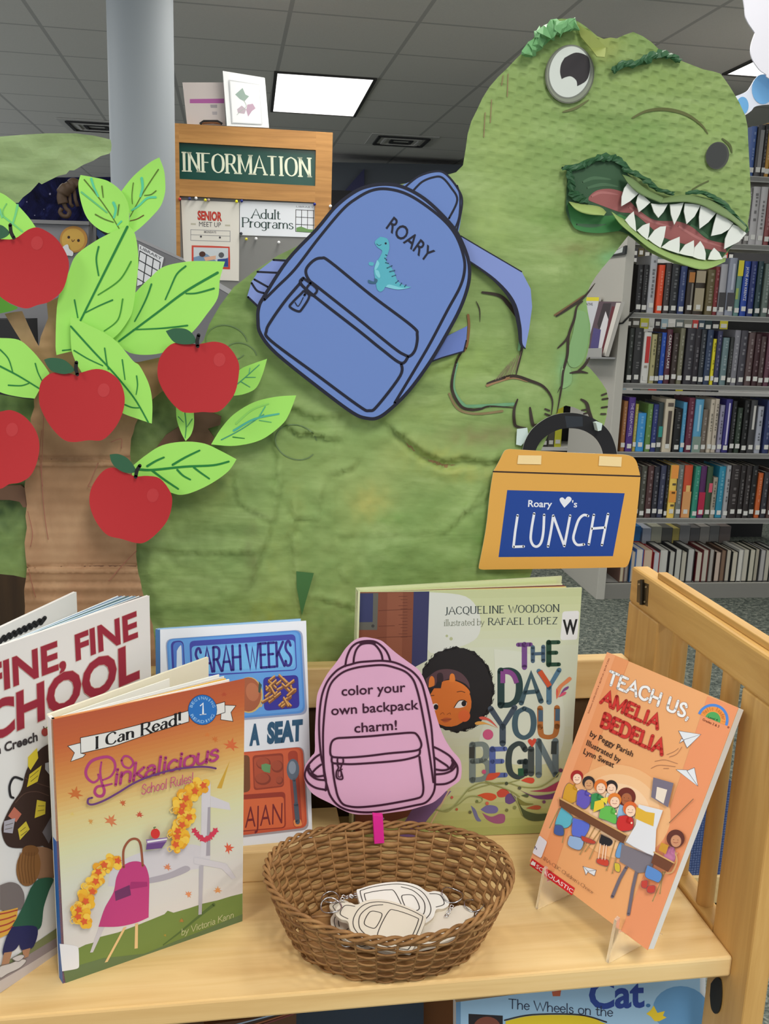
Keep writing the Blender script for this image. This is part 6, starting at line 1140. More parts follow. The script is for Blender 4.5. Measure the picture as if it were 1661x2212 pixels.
def rrect(a, b_, c, d, r_):
    """rounded four-sided outline from its corners (pixels)"""
    P = [Vector(x) for x in (a, b_, c, d)]; o = []
    for i in range(4):
        p = P[i]; u = (P[i-1]-p).normalized()*r_; v = (P[(i+1) % 4]-p).normalized()*r_
        o += [p+u*(1-s_)**2+v*s_**2 for s_ in (0, .25, .5, .75, 1)]
    return o
def tray(f, r_, c): q.fill(rrect(*kS(*f), r_/3.949), c)
tray((108, 238, 1276, 158, 1318, 880, 160, 985), 60, (150, 160, 190)); tray((118, 240, 1262, 162, 1300, 868, 160, 965), 60, (82, 140, 210)); tray((130, 248, 1245, 176, 1284, 850, 168, 950), 50, (96, 156, 222))
tray((152, 258, 262, 248, 290, 760, 180, 770), 45, (58, 60, 150)); tray((172, 268, 256, 260, 280, 740, 196, 750), 40, (76, 120, 200)); q.fill(sm(kS(205, 340, 230, 300, 246, 330, 250, 700, 205, 705, 205, 340)), (206, 220, 236))
tray((312, 256, 1216, 196, 1230, 506, 326, 560), 40, (62, 70, 166)); tray((330, 300, 1208, 244, 1222, 498, 340, 545), 34, (104, 168, 226)); tray((345, 330, 1196, 280, 1210, 470, 352, 520), 30, (112, 180, 232))
q.stext('SARAH WEEKS', kS(364, 528)[0], kS(1190, 462)[0], (-2, -52), (52, 42, 132), .105, 1, 0, .04)
q.fill(ell(*kS(820, 716)[0], 30, 39), (206, 176, 110)); q.fill(ell(*kS(815, 712)[0], 28, 37), (164, 92, 62)); q.fill(ell(*kS(850, 690)[0], 14, 20, -10), (184, 112, 78)); q.fill(kS(905, 600, 930, 630, 915, 700, 900, 690), (60, 84, 70)); q.fill(kS(905, 820, 940, 780, 930, 815), (214, 180, 110))
tray((940, 566, 1240, 544, 1252, 826, 950, 852), 40, (52, 48, 150)); rng = random.Random(9)
for i in range(26):
    x, y = rng.uniform(970, 1215), rng.uniform(575, 815); a = R(rng.choice([-38, -30, 60, 45, -42])); L = rng.uniform(40, 85)
    q.stroke(kS(x-L*math.cos(a)*.6, y-L*math.sin(a)*.6, x+L*math.cos(a)*.6, y+L*math.sin(a)*.6), 6.5, (134, 84, 50), smooth=False, cap=False); q.stroke(kS(x-L*math.cos(a)*.6, y-L*math.sin(a)*.6-10, x+L*math.cos(a)*.6, y+L*math.sin(a)*.6-10), 3, (216, 162, 92), smooth=False, cap=False)
q.text('A', kS(824, 1138)[0], kS(912, 1130)[0], (1, -43), (42, 84, 116), .06); q.text('SEAT', kS(974, 1122)[0], kS(1276, 1094)[0], (1, -43), (42, 84, 116), .06)
tray((560, 1224, 1288, 1154, 1332, 1864, 600, 1950), 60, (160, 150, 156)); tray((560, 1222, 1280, 1158, 1318, 1846, 600, 1932), 60, (196, 84, 54)); tray((580, 1232, 1262, 1174, 1300, 1830, 600, 1912), 50, (208, 98, 62))
tray((850, 1232, 1112, 1210, 1120, 1498, 862, 1530), 30, (150, 62, 42)); tray((862, 1250, 1106, 1228, 1112, 1488, 870, 1514), 30, (176, 80, 54))
for x, y, rx, ry in ((945, 1300, 62, 52), (1062, 1326, 52, 52), (940, 1432, 68, 52), (1082, 1446, 30, 34)): q.fill(ell(*kS(x, y)[0], rx/3.949, ry/3.949), (138, 60, 42)); q.fill(ell(*kS(x-6, y-8)[0], rx/4.6, ry/4.8), (166, 78, 54))
q.fill(kS(926, 1310, 965, 1300, 1005, 1312, 1000, 1382, 950, 1370, 928, 1350), (104, 150, 100)); tray((600, 1250, 826, 1225, 832, 1540, 612, 1570), 40, (116, 72, 44))
tray((600, 1580, 1130, 1540, 1136, 1850, 620, 1896), 36, (150, 56, 40)); tray((612, 1620, 1118, 1582, 1124, 1842, 620, 1884), 30, (212, 104, 62)); q.text('AJAN', kS(786, 1850)[0], kS(1104, 1812)[0], (1, -48), (116, 36, 40), -.005)
tray((1150, 1196, 1234, 1186, 1276, 1838, 1200, 1850), 40, (168, 66, 46)); tray((1196, 1780, 1262, 1770, 1276, 1832, 1210, 1842), 24, (226, 140, 80)); q.fill(ell(*kS(1196, 1352)[0], 13.5, 23), (96, 108, 124)); q.fill(ell(*kS(1190, 1335)[0], 8, 14), (140, 152, 168)); q.stroke(kS(1205, 1440, 1222, 1620, 1236, 1800), 7, (84, 94, 108)); q.stroke(kS(1222, 1650, 1236, 1800), 10, (78, 88, 102)); absorb(fc, q.build('printed_art', t))
# ---- D: green picture book (The Day You Begin)
ND = Vector((-.0475, -.9986, .025)).normalized(); PD = Pl((.1372, .9332, .7711), ND); kD = lambda *f: sc(3.257, 760, 1230, *f)
t = thing('picture_book', (.255, .94, ZS), 'tall pale green picture book with a dark haired child peeking, behind the basket', 'picture book')
MG = mat((208, 214, 170), .35, spec=.5, name='glossy_green')
TLc, TRc, BRc, BLc = (769, 1280), (1257, 1270), (1225, 1797), (767, 1816)
b = Ink(PD, 0); b.sheet([TLc, TRc, BRc, BLc], MG, .003); fc = b.build('front_cover', t)
b = MB(); SD = Vector((.1335, .940, 0)); UD = Vector((.2402, -.005, 0)).normalized(); UDb = Vector((.2395, .034, 0)).normalized()
for i, (k_, c) in enumerate([(.0, (206, 214, 160)), (.35, (226, 226, 180)), (.5, (120, 60, 60)), (.62, (232, 208, 130)), (.75, (238, 236, 214)), (.88, (230, 226, 206))]):
    d = (UDb*(1-k_)+UD*k_).normalized(); slab(b, SD+Vector((0, .003*(1-k_), 0)), d, .232, ZS+.003, 1.054, .0014, mat(c, .7))
b.build('pages', t)
b = MB(); slab(b, SD+Vector((-.001, .005, 0)), UDb, .240, ZS, 1.0575, .0025, MG); b.build('back_cover', t)
b = MB(); A = Vector((.1335, .938, ZS)); b.prism([A+Vector((0, -.004, 0)), A+Vector((0, -.002, .285)), A+Vector((-.001, .009, .285)), A+Vector((-.001, .009, 0))], Vector((.002, 0, 0)), MG); b.build('spine', t)
q = Ink(PD, .0003, .00007)
grad(q, TLc, BLc, TRc, BRc, [(0, (184, 192, 146)), (.08, (194, 200, 158)), (.25, (198, 204, 182)), (.55, (200, 205, 186)), (.8, (194, 197, 148)), (.93, (172, 174, 106)), (1, (156, 160, 94))], 30)
q.fill(sm(kD(545, 160, 800, 190, 900, 320, 880, 480, 700, 560, 530, 560, 545, 160)), (204, 208, 200)); q.fill(sm(kD(1000, 560, 1300, 620, 1480, 900, 1460, 1300, 1200, 1380, 900, 1250, 1000, 900, 1000, 560)), (203, 208, 192))
q.fill([kD(35, 160)[0], kD(440, 157)[0], kD(420, 1000)[0], kD(520, 1700)[0], (767, 1800)], (122, 70, 50)); q.fill(kD(250, 165, 360, 160, 350, 700, 240, 700), (134, 80, 58)); q.fill(kD(435, 157, 545, 155, 530, 640, 420, 700), (52, 54, 92)); q.fill([kD(500, 1560)[0], kD(700, 1560)[0], kD(540, 1750)[0], (890, 1815), (850, 1816)], (120, 90, 140)); q.stroke([kD(690, 1545)[0], kD(560, 1780)[0], (924, 1810)], 3, (206, 176, 140), smooth=False)
q.fill(kD(36, 168, 186, 166, 178, 426, 36, 426), (92, 92, 84)); q.fill(kD(40, 170, 150, 168, 146, 370, 40, 372), (52, 58, 96)); q.fill(ell(*kD(148, 398)[0], 3.4), (60, 60, 58))
for f in ((190, 290, 420, 280), (180, 480, 420, 470), (190, 400, 300, 396)): q.stroke(kD(*f), 1.2, (98, 52, 38))
for i in range(14): q.stroke(kD(330+(i % 3)*14, 190+i*22, 390, 189+i*22), 1, (98, 52, 38), keep=i > 0)
q.text('16', kD(178, 370)[0], kD(214, 305)[0], (5, 2), (98, 52, 38)) if False else None
DKG = (62, 72, 72); q.stext('JACQUELINE WOODSON', kD(652, 316)[0], kD(1460, 297)[0], (0, -15.5), DKG, .16, .5, .11, .1); q.stext('illustrated by', kD(646, 398)[0], kD(932, 391)[0], (0, -13.5), (110, 116, 96), .1, .6, .11, .0); q.stext('RAFAEL LÓPEZ', kD(958, 391)[0], kD(1446, 384)[0], (0, -14.5), DKG, .17, .5, .11, .12)
q.fill(rrect(*kD(1482, 296, 1600, 290, 1586, 494, 1466, 498), 6), (216, 216, 216)); q.text('W', kD(1484, 456)[0], kD(1588, 452)[0], (0, -32), (26, 26, 26), .035)
# child: hair, face
hair = []
for i in range(64): a = R(i*360/64); r_ = 1+.018*math.sin(i*2.4)+.012*math.cos(i*5.1); hair.append((kD(735, 845)[0][0]+81*r_*math.cos(a), kD(735, 845)[0][1]+91.5*r_*math.sin(a)))
q.fill(hair, (30, 28, 30)); rng = random.Random(2)
for i in range(70):
    a = R(rng.uniform(-150, 100)); p = (kD(735, 845)[0][0]+80*math.cos(a), kD(735, 845)[0][1]+90*math.sin(a)); q.stroke(ell(p[0], p[1], rng.uniform(2, 4), n=9, a0=0, a1=250), 1, (30, 28, 30), smooth=False, keep=True)
SK = (206, 112, 46); q.fill(ell(*kD(690, 945)[0], 46.5, 50, 10), SK); q.fill(sm(kD(520, 770, 600, 712, 690, 702, 770, 730, 820, 790, 830, 840), kD(830, 840, 790, 800, 700, 770, 640, 790, 630, 836), kD(630, 836, 540, 830, 520, 770)), (84, 60, 66)); q.fill(sm(kD(630, 790, 700, 778, 780, 808, 830, 860, 800, 880, 640, 850, 630, 790)), SK)
q.fill(sm(kD(540, 830, 545, 770, 562, 750, 580, 770, 578, 820, 540, 830)), (214, 122, 52)); q.fill(sm(kD(685, 790, 690, 745, 706, 732, 722, 746, 724, 790, 685, 790)), (214, 122, 52)); q.fill(sm(kD(600, 790, 600, 740, 620, 726, 640, 740, 640, 790, 600, 790)), (50, 36, 42))
q.fill(kD(545, 832, 590, 815, 600, 790, 634, 794, 626, 836), (36, 34, 40)); q.fill(sm(kD(720, 974, 745, 930, 780, 922, 806, 935, 800, 960, 760, 974, 720, 974)), (224, 222, 216)); q.fill(ell(*kD(788, 944)[0], 5.2, 6), (30, 26, 28)); q.fill(sm(kD(560, 985, 570, 950, 600, 945, 606, 975, 590, 990, 560, 985)), (222, 220, 214)); q.fill(ell(*kD(592, 968)[0], 5, 6), (30, 26, 28)); q.stroke(kD(720, 972, 750, 928, 785, 920, 808, 934), 1.6, (40, 30, 30)); q.stroke(kD(740, 862, 770, 858, 795, 866), 1.6, (90, 50, 30)); q.stroke(kD(555, 888, 578, 886), 1.6, (90, 50, 30))
q.fill(ell(*kD(790, 1030)[0], 13, 13), (214, 100, 50)); q.stroke(kD(622, 1020, 640, 1008, 650, 1020), 1.3, (150, 76, 34)); q.stroke(kD(670, 1020, 690, 1010, 694, 1020), 1.3, (150, 76, 34)); q.fill(sm(kD(625, 1058, 650, 1046, 672, 1044, 700, 1052, 680, 1070, 650, 1076, 625, 1058)), (176, 84, 46)); q.stroke(kD(625, 1058, 660, 1060, 700, 1052), 1, (110, 56, 34))
# title, each letter in its own colours (lower part, upper part)
def letter(ch, f, up, c, c2=None, wd=.2):
    p = kD(*f); q.stext(ch, p[0], p[1], (up[0], up[1]/3.257), c, wd, .75)
    if c2: S, W = strokes(ch); q.stext(ch, p[0], p[1], (up[0], up[1]/3.257), c2, wd*.985, .75)
PU, SL, GN, BK_, TL_ = (126, 66, 130), (70, 92, 112), (34, 84, 60), (44, 48, 50), (84, 104, 110)
letter('T', (1164, 690, 1264, 688), (0, -160), (110, 70, 130), wd=.24); letter('H', (1262, 646, 1358, 642), (0, -98), SL, wd=.3); letter('E', (1372, 670, 1462, 668), (0, -156), (36, 70, 52), wd=.24)
letter('D', (1030, 956, 1190, 946), (0, -240), (38, 62, 62), wd=.21); q.stroke(kD(1062, 716, 1062, 800), 10.5, PU, smooth=False, cap=False); q.stroke(kD(1065, 718, 1110, 724, 1140, 750, 1160, 800), 10.5, PU, cap=False)
letter('A', (1188, 940, 1334, 926), (0, -196), (64, 88, 98), wd=.2); letter('Y', (1312, 938, 1462, 930), (0, -222), (80, 116, 140), wd=.17); q.stroke(kD(1322, 716, 1392, 822), 11, (196, 82, 46), smooth=False, cap=False)
letter('Y', (972, 1228, 1150, 1220), (0, -248), (66, 78, 92), wd=.18); letter('O', (1136, 1188, 1290, 1180), (0, -205), (64, 88, 100), wd=.2); letter('U', (1306, 1182, 1462, 1178), (0, -204), (168, 104, 52), wd=.2); q.stroke(kD(1328, 990, 1328, 1070), 10, SL, smooth=False, cap=False); q.stroke(kD(1448, 982, 1446, 1066), 10, SL, smooth=False, cap=False)
letter('B', (828, 1484, 972, 1474), (0, -248), (120, 132, 128), wd=.19); q.stroke(kD(846, 1250, 844, 1330), 12, (58, 60, 56), smooth=False, cap=False); letter('E', (972, 1450, 1088, 1446), (0, -184), (84, 100, 160), wd=.24); letter('G', (1092, 1464, 1236, 1456), (0, -232), (52, 64, 66), wd=.19); q.stroke(kD(1188, 1400, 1190, 1452), 12, GN, smooth=False, cap=False); letter('I', (1232, 1436, 1290, 1434), (0, -172), (66, 74, 74), wd=.26); letter('N', (1296, 1446, 1450, 1444), (0, -236), (100, 116, 122), wd=.19); q.stroke(kD(1424, 1210, 1420, 1300), 12, (52, 60, 60), smooth=False, cap=False)
q.fill(sm(kD(1268, 1252, 1240, 1215, 1244, 1196, 1258, 1194, 1268, 1204), kD(1268, 1204, 1280, 1190, 1296, 1194, 1294, 1214, 1268, 1252)), (200, 72, 54))
def petal(f, c): q.fill(sm(kD(*f)), c)
for f, c in (((1440, 915, 1440, 840, 1500, 780, 1530, 756, 1546, 770, 1530, 790, 1480, 830, 1460, 880, 1440, 915), (214, 130, 86)), ((1442, 912, 1440, 860, 1438, 840, 1450, 860, 1442, 912), (212, 80, 80)), ((1460, 890, 1490, 840, 1524, 822, 1520, 840, 1490, 860, 1460, 890), (120, 70, 130)), ((1450, 900, 1480, 868, 1508, 862, 1500, 880, 1470, 895, 1450, 900), (206, 84, 110)), ((1030, 1118, 980, 1060, 930, 1036, 895, 1040, 910, 1056, 960, 1066, 1030, 1118), (206, 90, 76)), ((1030, 1120, 960, 1086, 900, 1068, 866, 1080, 880, 1094, 950, 1090, 1030, 1120), (218, 160, 80)),
          ((940, 1484, 960, 1440, 1000, 1432, 1042, 1430, 1030, 1456, 990, 1480, 940, 1484), (206, 80, 56)), ((1190, 1486, 1230, 1466, 1275, 1468, 1284, 1490, 1260, 1506, 1190, 1486), (206, 76, 54)), ((1250, 1560, 1350, 1545, 1440, 1500, 1480, 1480, 1470, 1540, 1380, 1565, 1250, 1560), (166, 60, 90)), ((1180, 1550, 1280, 1590, 1400, 1580, 1450, 1560, 1430, 1610, 1300, 1612, 1180, 1550), (110, 60, 110)), ((880, 1590, 940, 1572, 1000, 1580, 1018, 1605, 980, 1628, 930, 1612, 880, 1590), (208, 84, 50)), ((1018, 1570, 1050, 1545, 1090, 1552, 1110, 1580, 1070, 1602, 1030, 1600, 1018, 1570), (198, 76, 60)), ((1080, 1640, 1080, 1600, 1110, 1575, 1150, 1600, 1150, 1630, 1110, 1652, 1080, 1640), (104, 76, 130)),
          ((836, 1660, 870, 1690, 890, 1740, 910, 1770, 880, 1770, 858, 1730, 836, 1660), (110, 110, 150)), ((905, 1690, 950, 1660, 1010, 1665, 1030, 1690, 1010, 1715, 950, 1715, 905, 1690), (112, 106, 160)), ((916, 1712, 980, 1740, 1040, 1720, 1076, 1730, 1070, 1780, 1010, 1788, 950, 1760, 916, 1712), (150, 84, 120)), ((1160, 1600, 1220, 1640, 1280, 1650, 1230, 1660, 1180, 1650, 1160, 1600), (120, 120, 60)), ((1170, 1630, 1210, 1690, 1300, 1720, 1380, 1720, 1370, 1760, 1270, 1770, 1200, 1730, 1170, 1630), (74, 84, 52)), ((1225, 1680, 1290, 1660, 1330, 1668, 1310, 1690, 1225, 1680), (176, 84, 54)), ((1190, 1590, 1240, 1580, 1236, 1605, 1190, 1590), (80, 90, 60))): petal(f, c)
for f, w_ in (((590, 1690, 680, 1700, 760, 1620, 830, 1540, 920, 1500, 1010, 1520, 1120, 1560, 1180, 1600), 2.4), ((640, 1700, 740, 1660, 820, 1600, 900, 1600, 920, 1620, 900, 1640, 880, 1630), 2), ((820, 1560, 940, 1520, 1080, 1500, 1200, 1530, 1320, 1530, 1420, 1470, 1470, 1410), 2.2), ((940, 1490, 1050, 1510, 1180, 1480), 1.8), ((1120, 1570, 1170, 1650, 1200, 1730), 1.8)): q.stroke(kD(*f), w_, (146, 150, 92))
for x, y, r_, c in ((958, 1162, 37, (198, 86, 126)), (930, 1424, 15, (196, 80, 120)), (1088, 1506, 12, (70, 80, 60)), (1180, 1538, 12, (90, 90, 70)), (1352, 1636, 12, (110, 70, 100)), (1470, 1414, 14, (110, 60, 90)), (1090, 1694, 11, (110, 110, 70)), (1146, 1675, 12, (130, 136, 80)), (832, 1708, 11, (100, 100, 70)), (738, 1688, 9, (176, 90, 60)), (704, 1604, 10, (190, 90, 80)), (952, 1646, 12, (206, 100, 80)), (880, 1632, 10, (110, 120, 70)), (668, 468, 9, (170, 176, 136)), (698, 488, 12, (172, 178, 138))): q.fill(ell(*kD(x, y)[0], r_/3.257), c)
absorb(fc, q.build('printed_art', t))
# ---- E: orange paperback on a clear easel
NTc = Vector((-.8345, -.4078, .3706)).normalized(); PT = Pl((.301, .8259, .8017), NTc); k8 = lambda *f: sc(3.16, 1120, 1380, *f)
t = thing('picture_book', (.37, .77, ZS), 'orange paperback titled TEACH US leaning on a clear easel at the right', 'picture book')
TC = [(1311, 1408.5), (1594.7, 1528.7), (1398.5, 2052.5), (1143.7, 1861)]
MO = mat((236, 170, 114), .4, spec=.4, name='orange_cover')
b = Ink(PT, 0); b.sheet(TC, MO, .0008); fc = b.build('front_cover', t)
b = Ink(PT, -.001); b.sheet([(1313, 1411), (1593, 1530), (1397.5, 2050), (1146, 1861)], mat((232, 230, 226), .7), .0105); b.build('pages', t)
b = Ink(PT, -.0117); b.sheet(TC, MO, .0008); b.build('back_cover', t)
q = Ink(PT, .0003, .00007)
q.fill(k8(604, 90, 752, 150, 540, 720, 240, 1592, 75, 1520), (232, 152, 100)); q.fill(k8(1290, 392, 1500, 470, 880, 2125, 700, 1990, 1000, 1250), (234, 150, 104)); q.fill(k8(604, 90, 662, 112, 132, 1545, 75, 1520), (238, 164, 116))
for s_, c in ((1, (240, 184, 130)), (.8, (244, 198, 150)), (.6, (247, 210, 170)), (.4, (249, 220, 186))): q.fill(ell(*k8(690, 1180)[0], 112*s_, 100*s_, 24, 40), c)
for sx, f, up, c, o, wd_ in (('TEACH US,', (600, 303, 1160, 548), (8, -26), (240, 240, 240), (170, 134, 120), .2), ('AMELIA', (560, 434, 948, 614), (8.5, -25), (206, 52, 46), (150, 50, 44), .23), ('BEDELIA', (558, 592, 978, 790), (8, -27), (206, 52, 46), (150, 50, 44), .23)):
    q.stext(sx, k8(*f)[0], k8(*f)[1], up, o, wd_+.06, track=.1); q.stext(sx, k8(*f)[0], k8(*f)[1], up, c, wd_, track=.1)
for sx, f, up in (('by Peggy Parish', (484, 662, 776, 806), (4, -12)), ('Illustrated by', (460, 724, 690, 846), (4, -12)), ('Lynn Sweat', (440, 782, 646, 880), (4, -12))): q.text(sx, k8(*f)[0], k8(*f)[1], up, (52, 32, 28), .012)
c0 = k8(1325, 552)[0]
for r_, c in ((34.5, (80, 136, 214)), (28.5, (236, 150, 70)), (17, (80, 166, 92))): q.fill(ell(*c0, r_, r_, 23, 20, 180, 360), c)
arc_text(q, 'Hello Reader!', *c0, 20, 212, 376, 9, (206, 120, 50), .02); q.text('Level 4', k8(1292, 540)[0], k8(1356, 562)[0], (2, -5), (30, 60, 40), .01); q.text('Grades 2 & 3', k8(1254, 556)[0], k8(1366, 606)[0], (2, -5), (120, 60, 40), .01); q.fill(ell(*k8(1432, 604)[0], 2.5), (170, 90, 60))
q.text('Scholastic 0-590-53773-9 / $3.99 US / $4.99 CAN', k8(480, 510)[0], k8(622, 136)[0], (-3, -1.2), (150, 84, 60), .005)
PP = (228, 232, 238); OL = (96, 90, 100)
for fs in (((1092, 628, 1245, 652, 1125, 690), (1125, 690, 1245, 652, 1150, 745), (1112, 680, 1098, 712, 1130, 692)), ((1075, 892, 1150, 895, 1222, 1005), (1150, 900, 1200, 880, 1225, 1005)), ((438, 1552, 530, 1578, 468, 1588), (468, 1588, 530, 1578, 518, 1618), (440, 1552, 460, 1612, 475, 1588))):
    for f in fs: q.fill(k8(*f), PP); q.stroke(k8(*f), .9, OL, closed=True, smooth=False)
for f in ((1012, 790, 1060, 770, 1090, 748), (1030, 806, 1080, 785, 1115, 738), (930, 836, 1000, 826, 1085, 852), (905, 884, 960, 862, 1070, 872), (990, 884, 1025, 884)): q.stroke(k8(*f), 1.1, (170, 120, 90))
def chair(f): q.stroke(k8(*f), 3.6, (206, 164, 110), smooth=False); q.stroke(k8(*f), .8, (140, 100, 60), smooth=False)
for f in ((275, 1160, 212, 1290), (290, 1170, 246, 1300), (330, 1190, 300, 1390), (520, 1290, 420, 1470), (555, 1310, 455, 1450), (560, 1330, 485, 1500), (660, 1380, 600, 1580), (690, 1390, 640, 1600), (1000, 1590, 915, 1790), (985, 1590, 965, 1740), (330, 1200, 380, 1110)): chair(f)
def kid(hx, hy, r_, skin, hair_, shirt, sp, big=1.0):
    q.fill(sm(k8(*sp)), shirt); q.stroke(k8(*sp), .8, OL, closed=True)
    x, y = k8(hx, hy)[0]; q.fill(ell(x, y-2, r_/3.16*big*1.12, r_/3.16*1.12*big), hair_); q.fill(ell(x+.8, y+3.2, r_/3.16*.78, r_/3.16*.9), skin); q.stroke(ell(x+.8, y+3.2, r_/3.16*.78, r_/3.16*.9, n=16), .6, (150, 110, 90), closed=True)
    sx_, sy_ = k8(*sp)[0]; ex, ey = k8(*sp)[len(sp)//4]; q.stroke([(x-5, y+r_/3.16+4), (x-7, y+r_/3.16+12), (x+2, y+r_/3.16+15)], 3.2, tuple(max(0, v-22) for v in shirt)); q.fill(ell(x+3, y+r_/3.16+15, 2.2), skin)
    q.fill(ell(x-r_/11, y, .8, n=8), (40, 30, 30)); q.fill(ell(x+r_/9, y+.8, .8, n=8), (40, 30, 30), keep=True); q.stroke([(x-r_/10, y+r_/7.5), (x+1, y+r_/6.4), (x+r_/9, y+r_/7.8)], .8, (150, 60, 50))
F_ = (250, 214, 186)
kid(632, 1015, 40, F_, (44, 38, 38), (232, 226, 216), (600, 1055, 670, 1060, 680, 1150, 600, 1140)); kid(735, 1085, 46, (176, 104, 66), (112, 44, 34), (150, 190, 226), (690, 1130, 780, 1140, 770, 1230, 670, 1220), 1.25)
kid(398, 945, 38, F_, (168, 38, 38), (216, 162, 50), (318, 1010, 350, 985, 402, 1030, 405, 1095, 350, 1125, 298, 1100)); kid(478, 985, 38, (214, 162, 116), (48, 40, 40), (104, 92, 190), (402, 1045, 440, 1030, 505, 1070, 495, 1110, 455, 1160, 395, 1130)); kid(560, 1010, 40, F_, (226, 120, 48), (60, 146, 86), (498, 1060, 540, 1055, 590, 1100, 560, 1170, 492, 1160))
kid(655, 1105, 42, F_, (230, 130, 50), (104, 190, 84), (560, 1160, 610, 1140, 660, 1165, 665, 1260, 600, 1240, 548, 1220)); kid(762, 1165, 44, F_, (222, 106, 50), (206, 48, 46), (685, 1212, 740, 1205, 782, 1230, 775, 1300, 690, 1310, 668, 1260))
q.fill(k8(520, 1110, 580, 1095, 585, 1150, 510, 1185), (236, 206, 60)); q.fill(k8(560, 1090, 612, 1080, 600, 1130), (240, 220, 70))
for f, c in (((292, 1150, 372, 1222, 340, 1285, 285, 1290, 248, 1270), (96, 184, 206)), ((372, 1222, 482, 1262, 455, 1345, 410, 1355, 365, 1335), (92, 112, 214)), ((565, 1335, 638, 1375, 622, 1412, 555, 1396), (36, 34, 38)), ((690, 1390, 720, 1400, 700, 1490, 660, 1480), (110, 160, 210)), ((250, 1272, 300, 1280, 305, 1340, 245, 1330), (70, 96, 160)), ((350, 1345, 440, 1370, 420, 1440, 340, 1410), (150, 180, 220)), ((540, 1498, 610, 1510, 606, 1552, 536, 1530), (206, 70, 50)), ((430, 1345, 520, 1380, 510, 1400, 440, 1380), (190, 70, 50)), ((655, 1530, 690, 1540, 690, 1590, 660, 1580), (214, 190, 60))): q.fill(sm(k8(*f, f[0], f[1])), c); q.stroke(k8(*f), .8, OL, closed=True)
for f in ((560, 1400, 545, 1500), (585, 1405, 570, 1505), (600, 1410, 590, 1508)): q.stroke(k8(*f), 2, F_, smooth=False)
q.fill(k8(278, 1088, 360, 1132, 740, 1340, 715, 1398, 545, 1298, 350, 1188, 280, 1140), (112, 70, 44)); q.stroke(k8(278, 1086, 360, 1130, 545, 1235, 740, 1340), 3.4, (214, 170, 110), smooth=False)
# plain stand-in for the standing figure: grey easel with white sheet and yellow folder
for f in ((735, 1560, 690, 1640, 640, 1760), (810, 1570, 780, 1700, 750, 1880)): q.stroke(k8(*f), 7, (112, 104, 116), smooth=False)
q.fill(k8(705, 1400, 930, 1490, 905, 1590, 820, 1598, 690, 1520), (126, 120, 130)); q.fill(k8(820, 1130, 985, 1170, 940, 1300, 930, 1490, 730, 1390, 800, 1270), (226, 228, 234)); q.stroke(k8(730, 1385, 830, 1445, 930, 1485), 1.2, (160, 160, 170)); q.fill(k8(920, 945, 1058, 985, 1020, 1150, 905, 1080), (120, 112, 130)); q.fill(k8(945, 1010, 1015, 1030, 990, 1125, 935, 1090), (236, 222, 206)); q.fill(k8(805, 1145, 870, 1180, 930, 1190, 920, 1280, 860, 1255, 795, 1225), (226, 180, 60)); q.stroke(k8(1030, 1255, 1192, 1094), 2, (150, 110, 80), smooth=False)
kid(1072, 1370, 46, (206, 146, 110), (96, 48, 40), (206, 130, 170), (1020, 1420, 1065, 1430, 1062, 1520, 985, 1500), 1.2); q.fill(k8(975, 1390, 1025, 1410, 1005, 1470, 955, 1440), (206, 150, 50))
q.fill(k8(928, 1458, 1060, 1530, 1020, 1592, 905, 1530), (112, 66, 44)); q.stroke(k8(925, 1456, 1062, 1530), 3, (214, 170, 110), smooth=False); q.stroke(k8(1070, 1460, 1080, 1520, 1050, 1590, 1010, 1600), 3, (206, 164, 110))
for f, c in (((880, 1545, 975, 1600, 960, 1660, 920, 1650, 865, 1620), (92, 140, 206)), ((840, 1655, 880, 1650, 875, 1700, 840, 1695), (196, 66, 56)), ((880, 1690, 930, 1685, 925, 1730, 880, 1730), (196, 66, 56))): q.fill(sm(k8(*f, f[0], f[1])), c); q.stroke(k8(*f), .8, OL, closed=True)
q.fill(k8(92, 1497, 385, 1702, 364, 1752, 76, 1546), (206, 34, 40)); q.fill(k8(85, 1528, 98, 1514, 108, 1525, 118, 1526, 112, 1552, 84, 1540), (240, 236, 236)); q.text('SCHOLASTIC', k8(116, 1562)[0], k8(366, 1738)[0], (3.2, -8), (240, 232, 230), .005)
q.stext("An IRA-CBC Children's Choice", k8(120, 1474)[0], k8(505, 1742)[0], (2.4, -6.6), (110, 64, 48), .13, .5, .11); q.fill(rrect(*k8(142, 1340, 196, 1385, 154, 1498, 94, 1462), 4), (222, 218, 226)); q.text('h', k8(108, 1430)[0], k8(124, 1440)[0], (1.5, -5.5), (90, 80, 110), .02)
absorb(fc, q.build('printed_art', t))
# its clear easel
ACR = bpy.data.materials.new('clear_acrylic'); ACR.use_nodes = True; pb = ACR.node_tree.nodes['Principled BSDF']
pb.inputs['Base Color'].default_value = (.93, .95, .96, 1); pb.inputs['Roughness'].default_value = .12; pb.inputs['Transmission Weight'].default_value = .88; pb.inputs['IOR'].default_value = 1.3
t = thing('book_easel', (.37, .80, ZS), 'small clear plastic easel holding the orange TEACH US paperback', 'book easel')
e1 = (Vector((.3667, .6885, 0))-Vector((.301, .8259, 0))).normalized(); fw = Vector((NTc.x, NTc.y, 0)).normalized(); BLp = Vector((.301, .8259, .8017))
for s_ in (.030, .122):
    A = BLp+e1*s_; b = MB(); z = lambda p, h: Vector((p.x, p.y, h)); wv = e1*.0016
    Pf = [z(A+fw*.016, ZS+.0005), z(A+fw*.004, ZS+.0005), z(A-fw*.06, ZS+.0005), z(A-fw*.012, A.z-.0025), z(A+fw*.006, A.z-.0025), z(A+fw*.002, A.z+.014)+fw*.004, z(A+fw*.010, A.z+.012)]
    b.prism([p-wv for p in Pf], wv*2, ACR); b.build('prong', t)
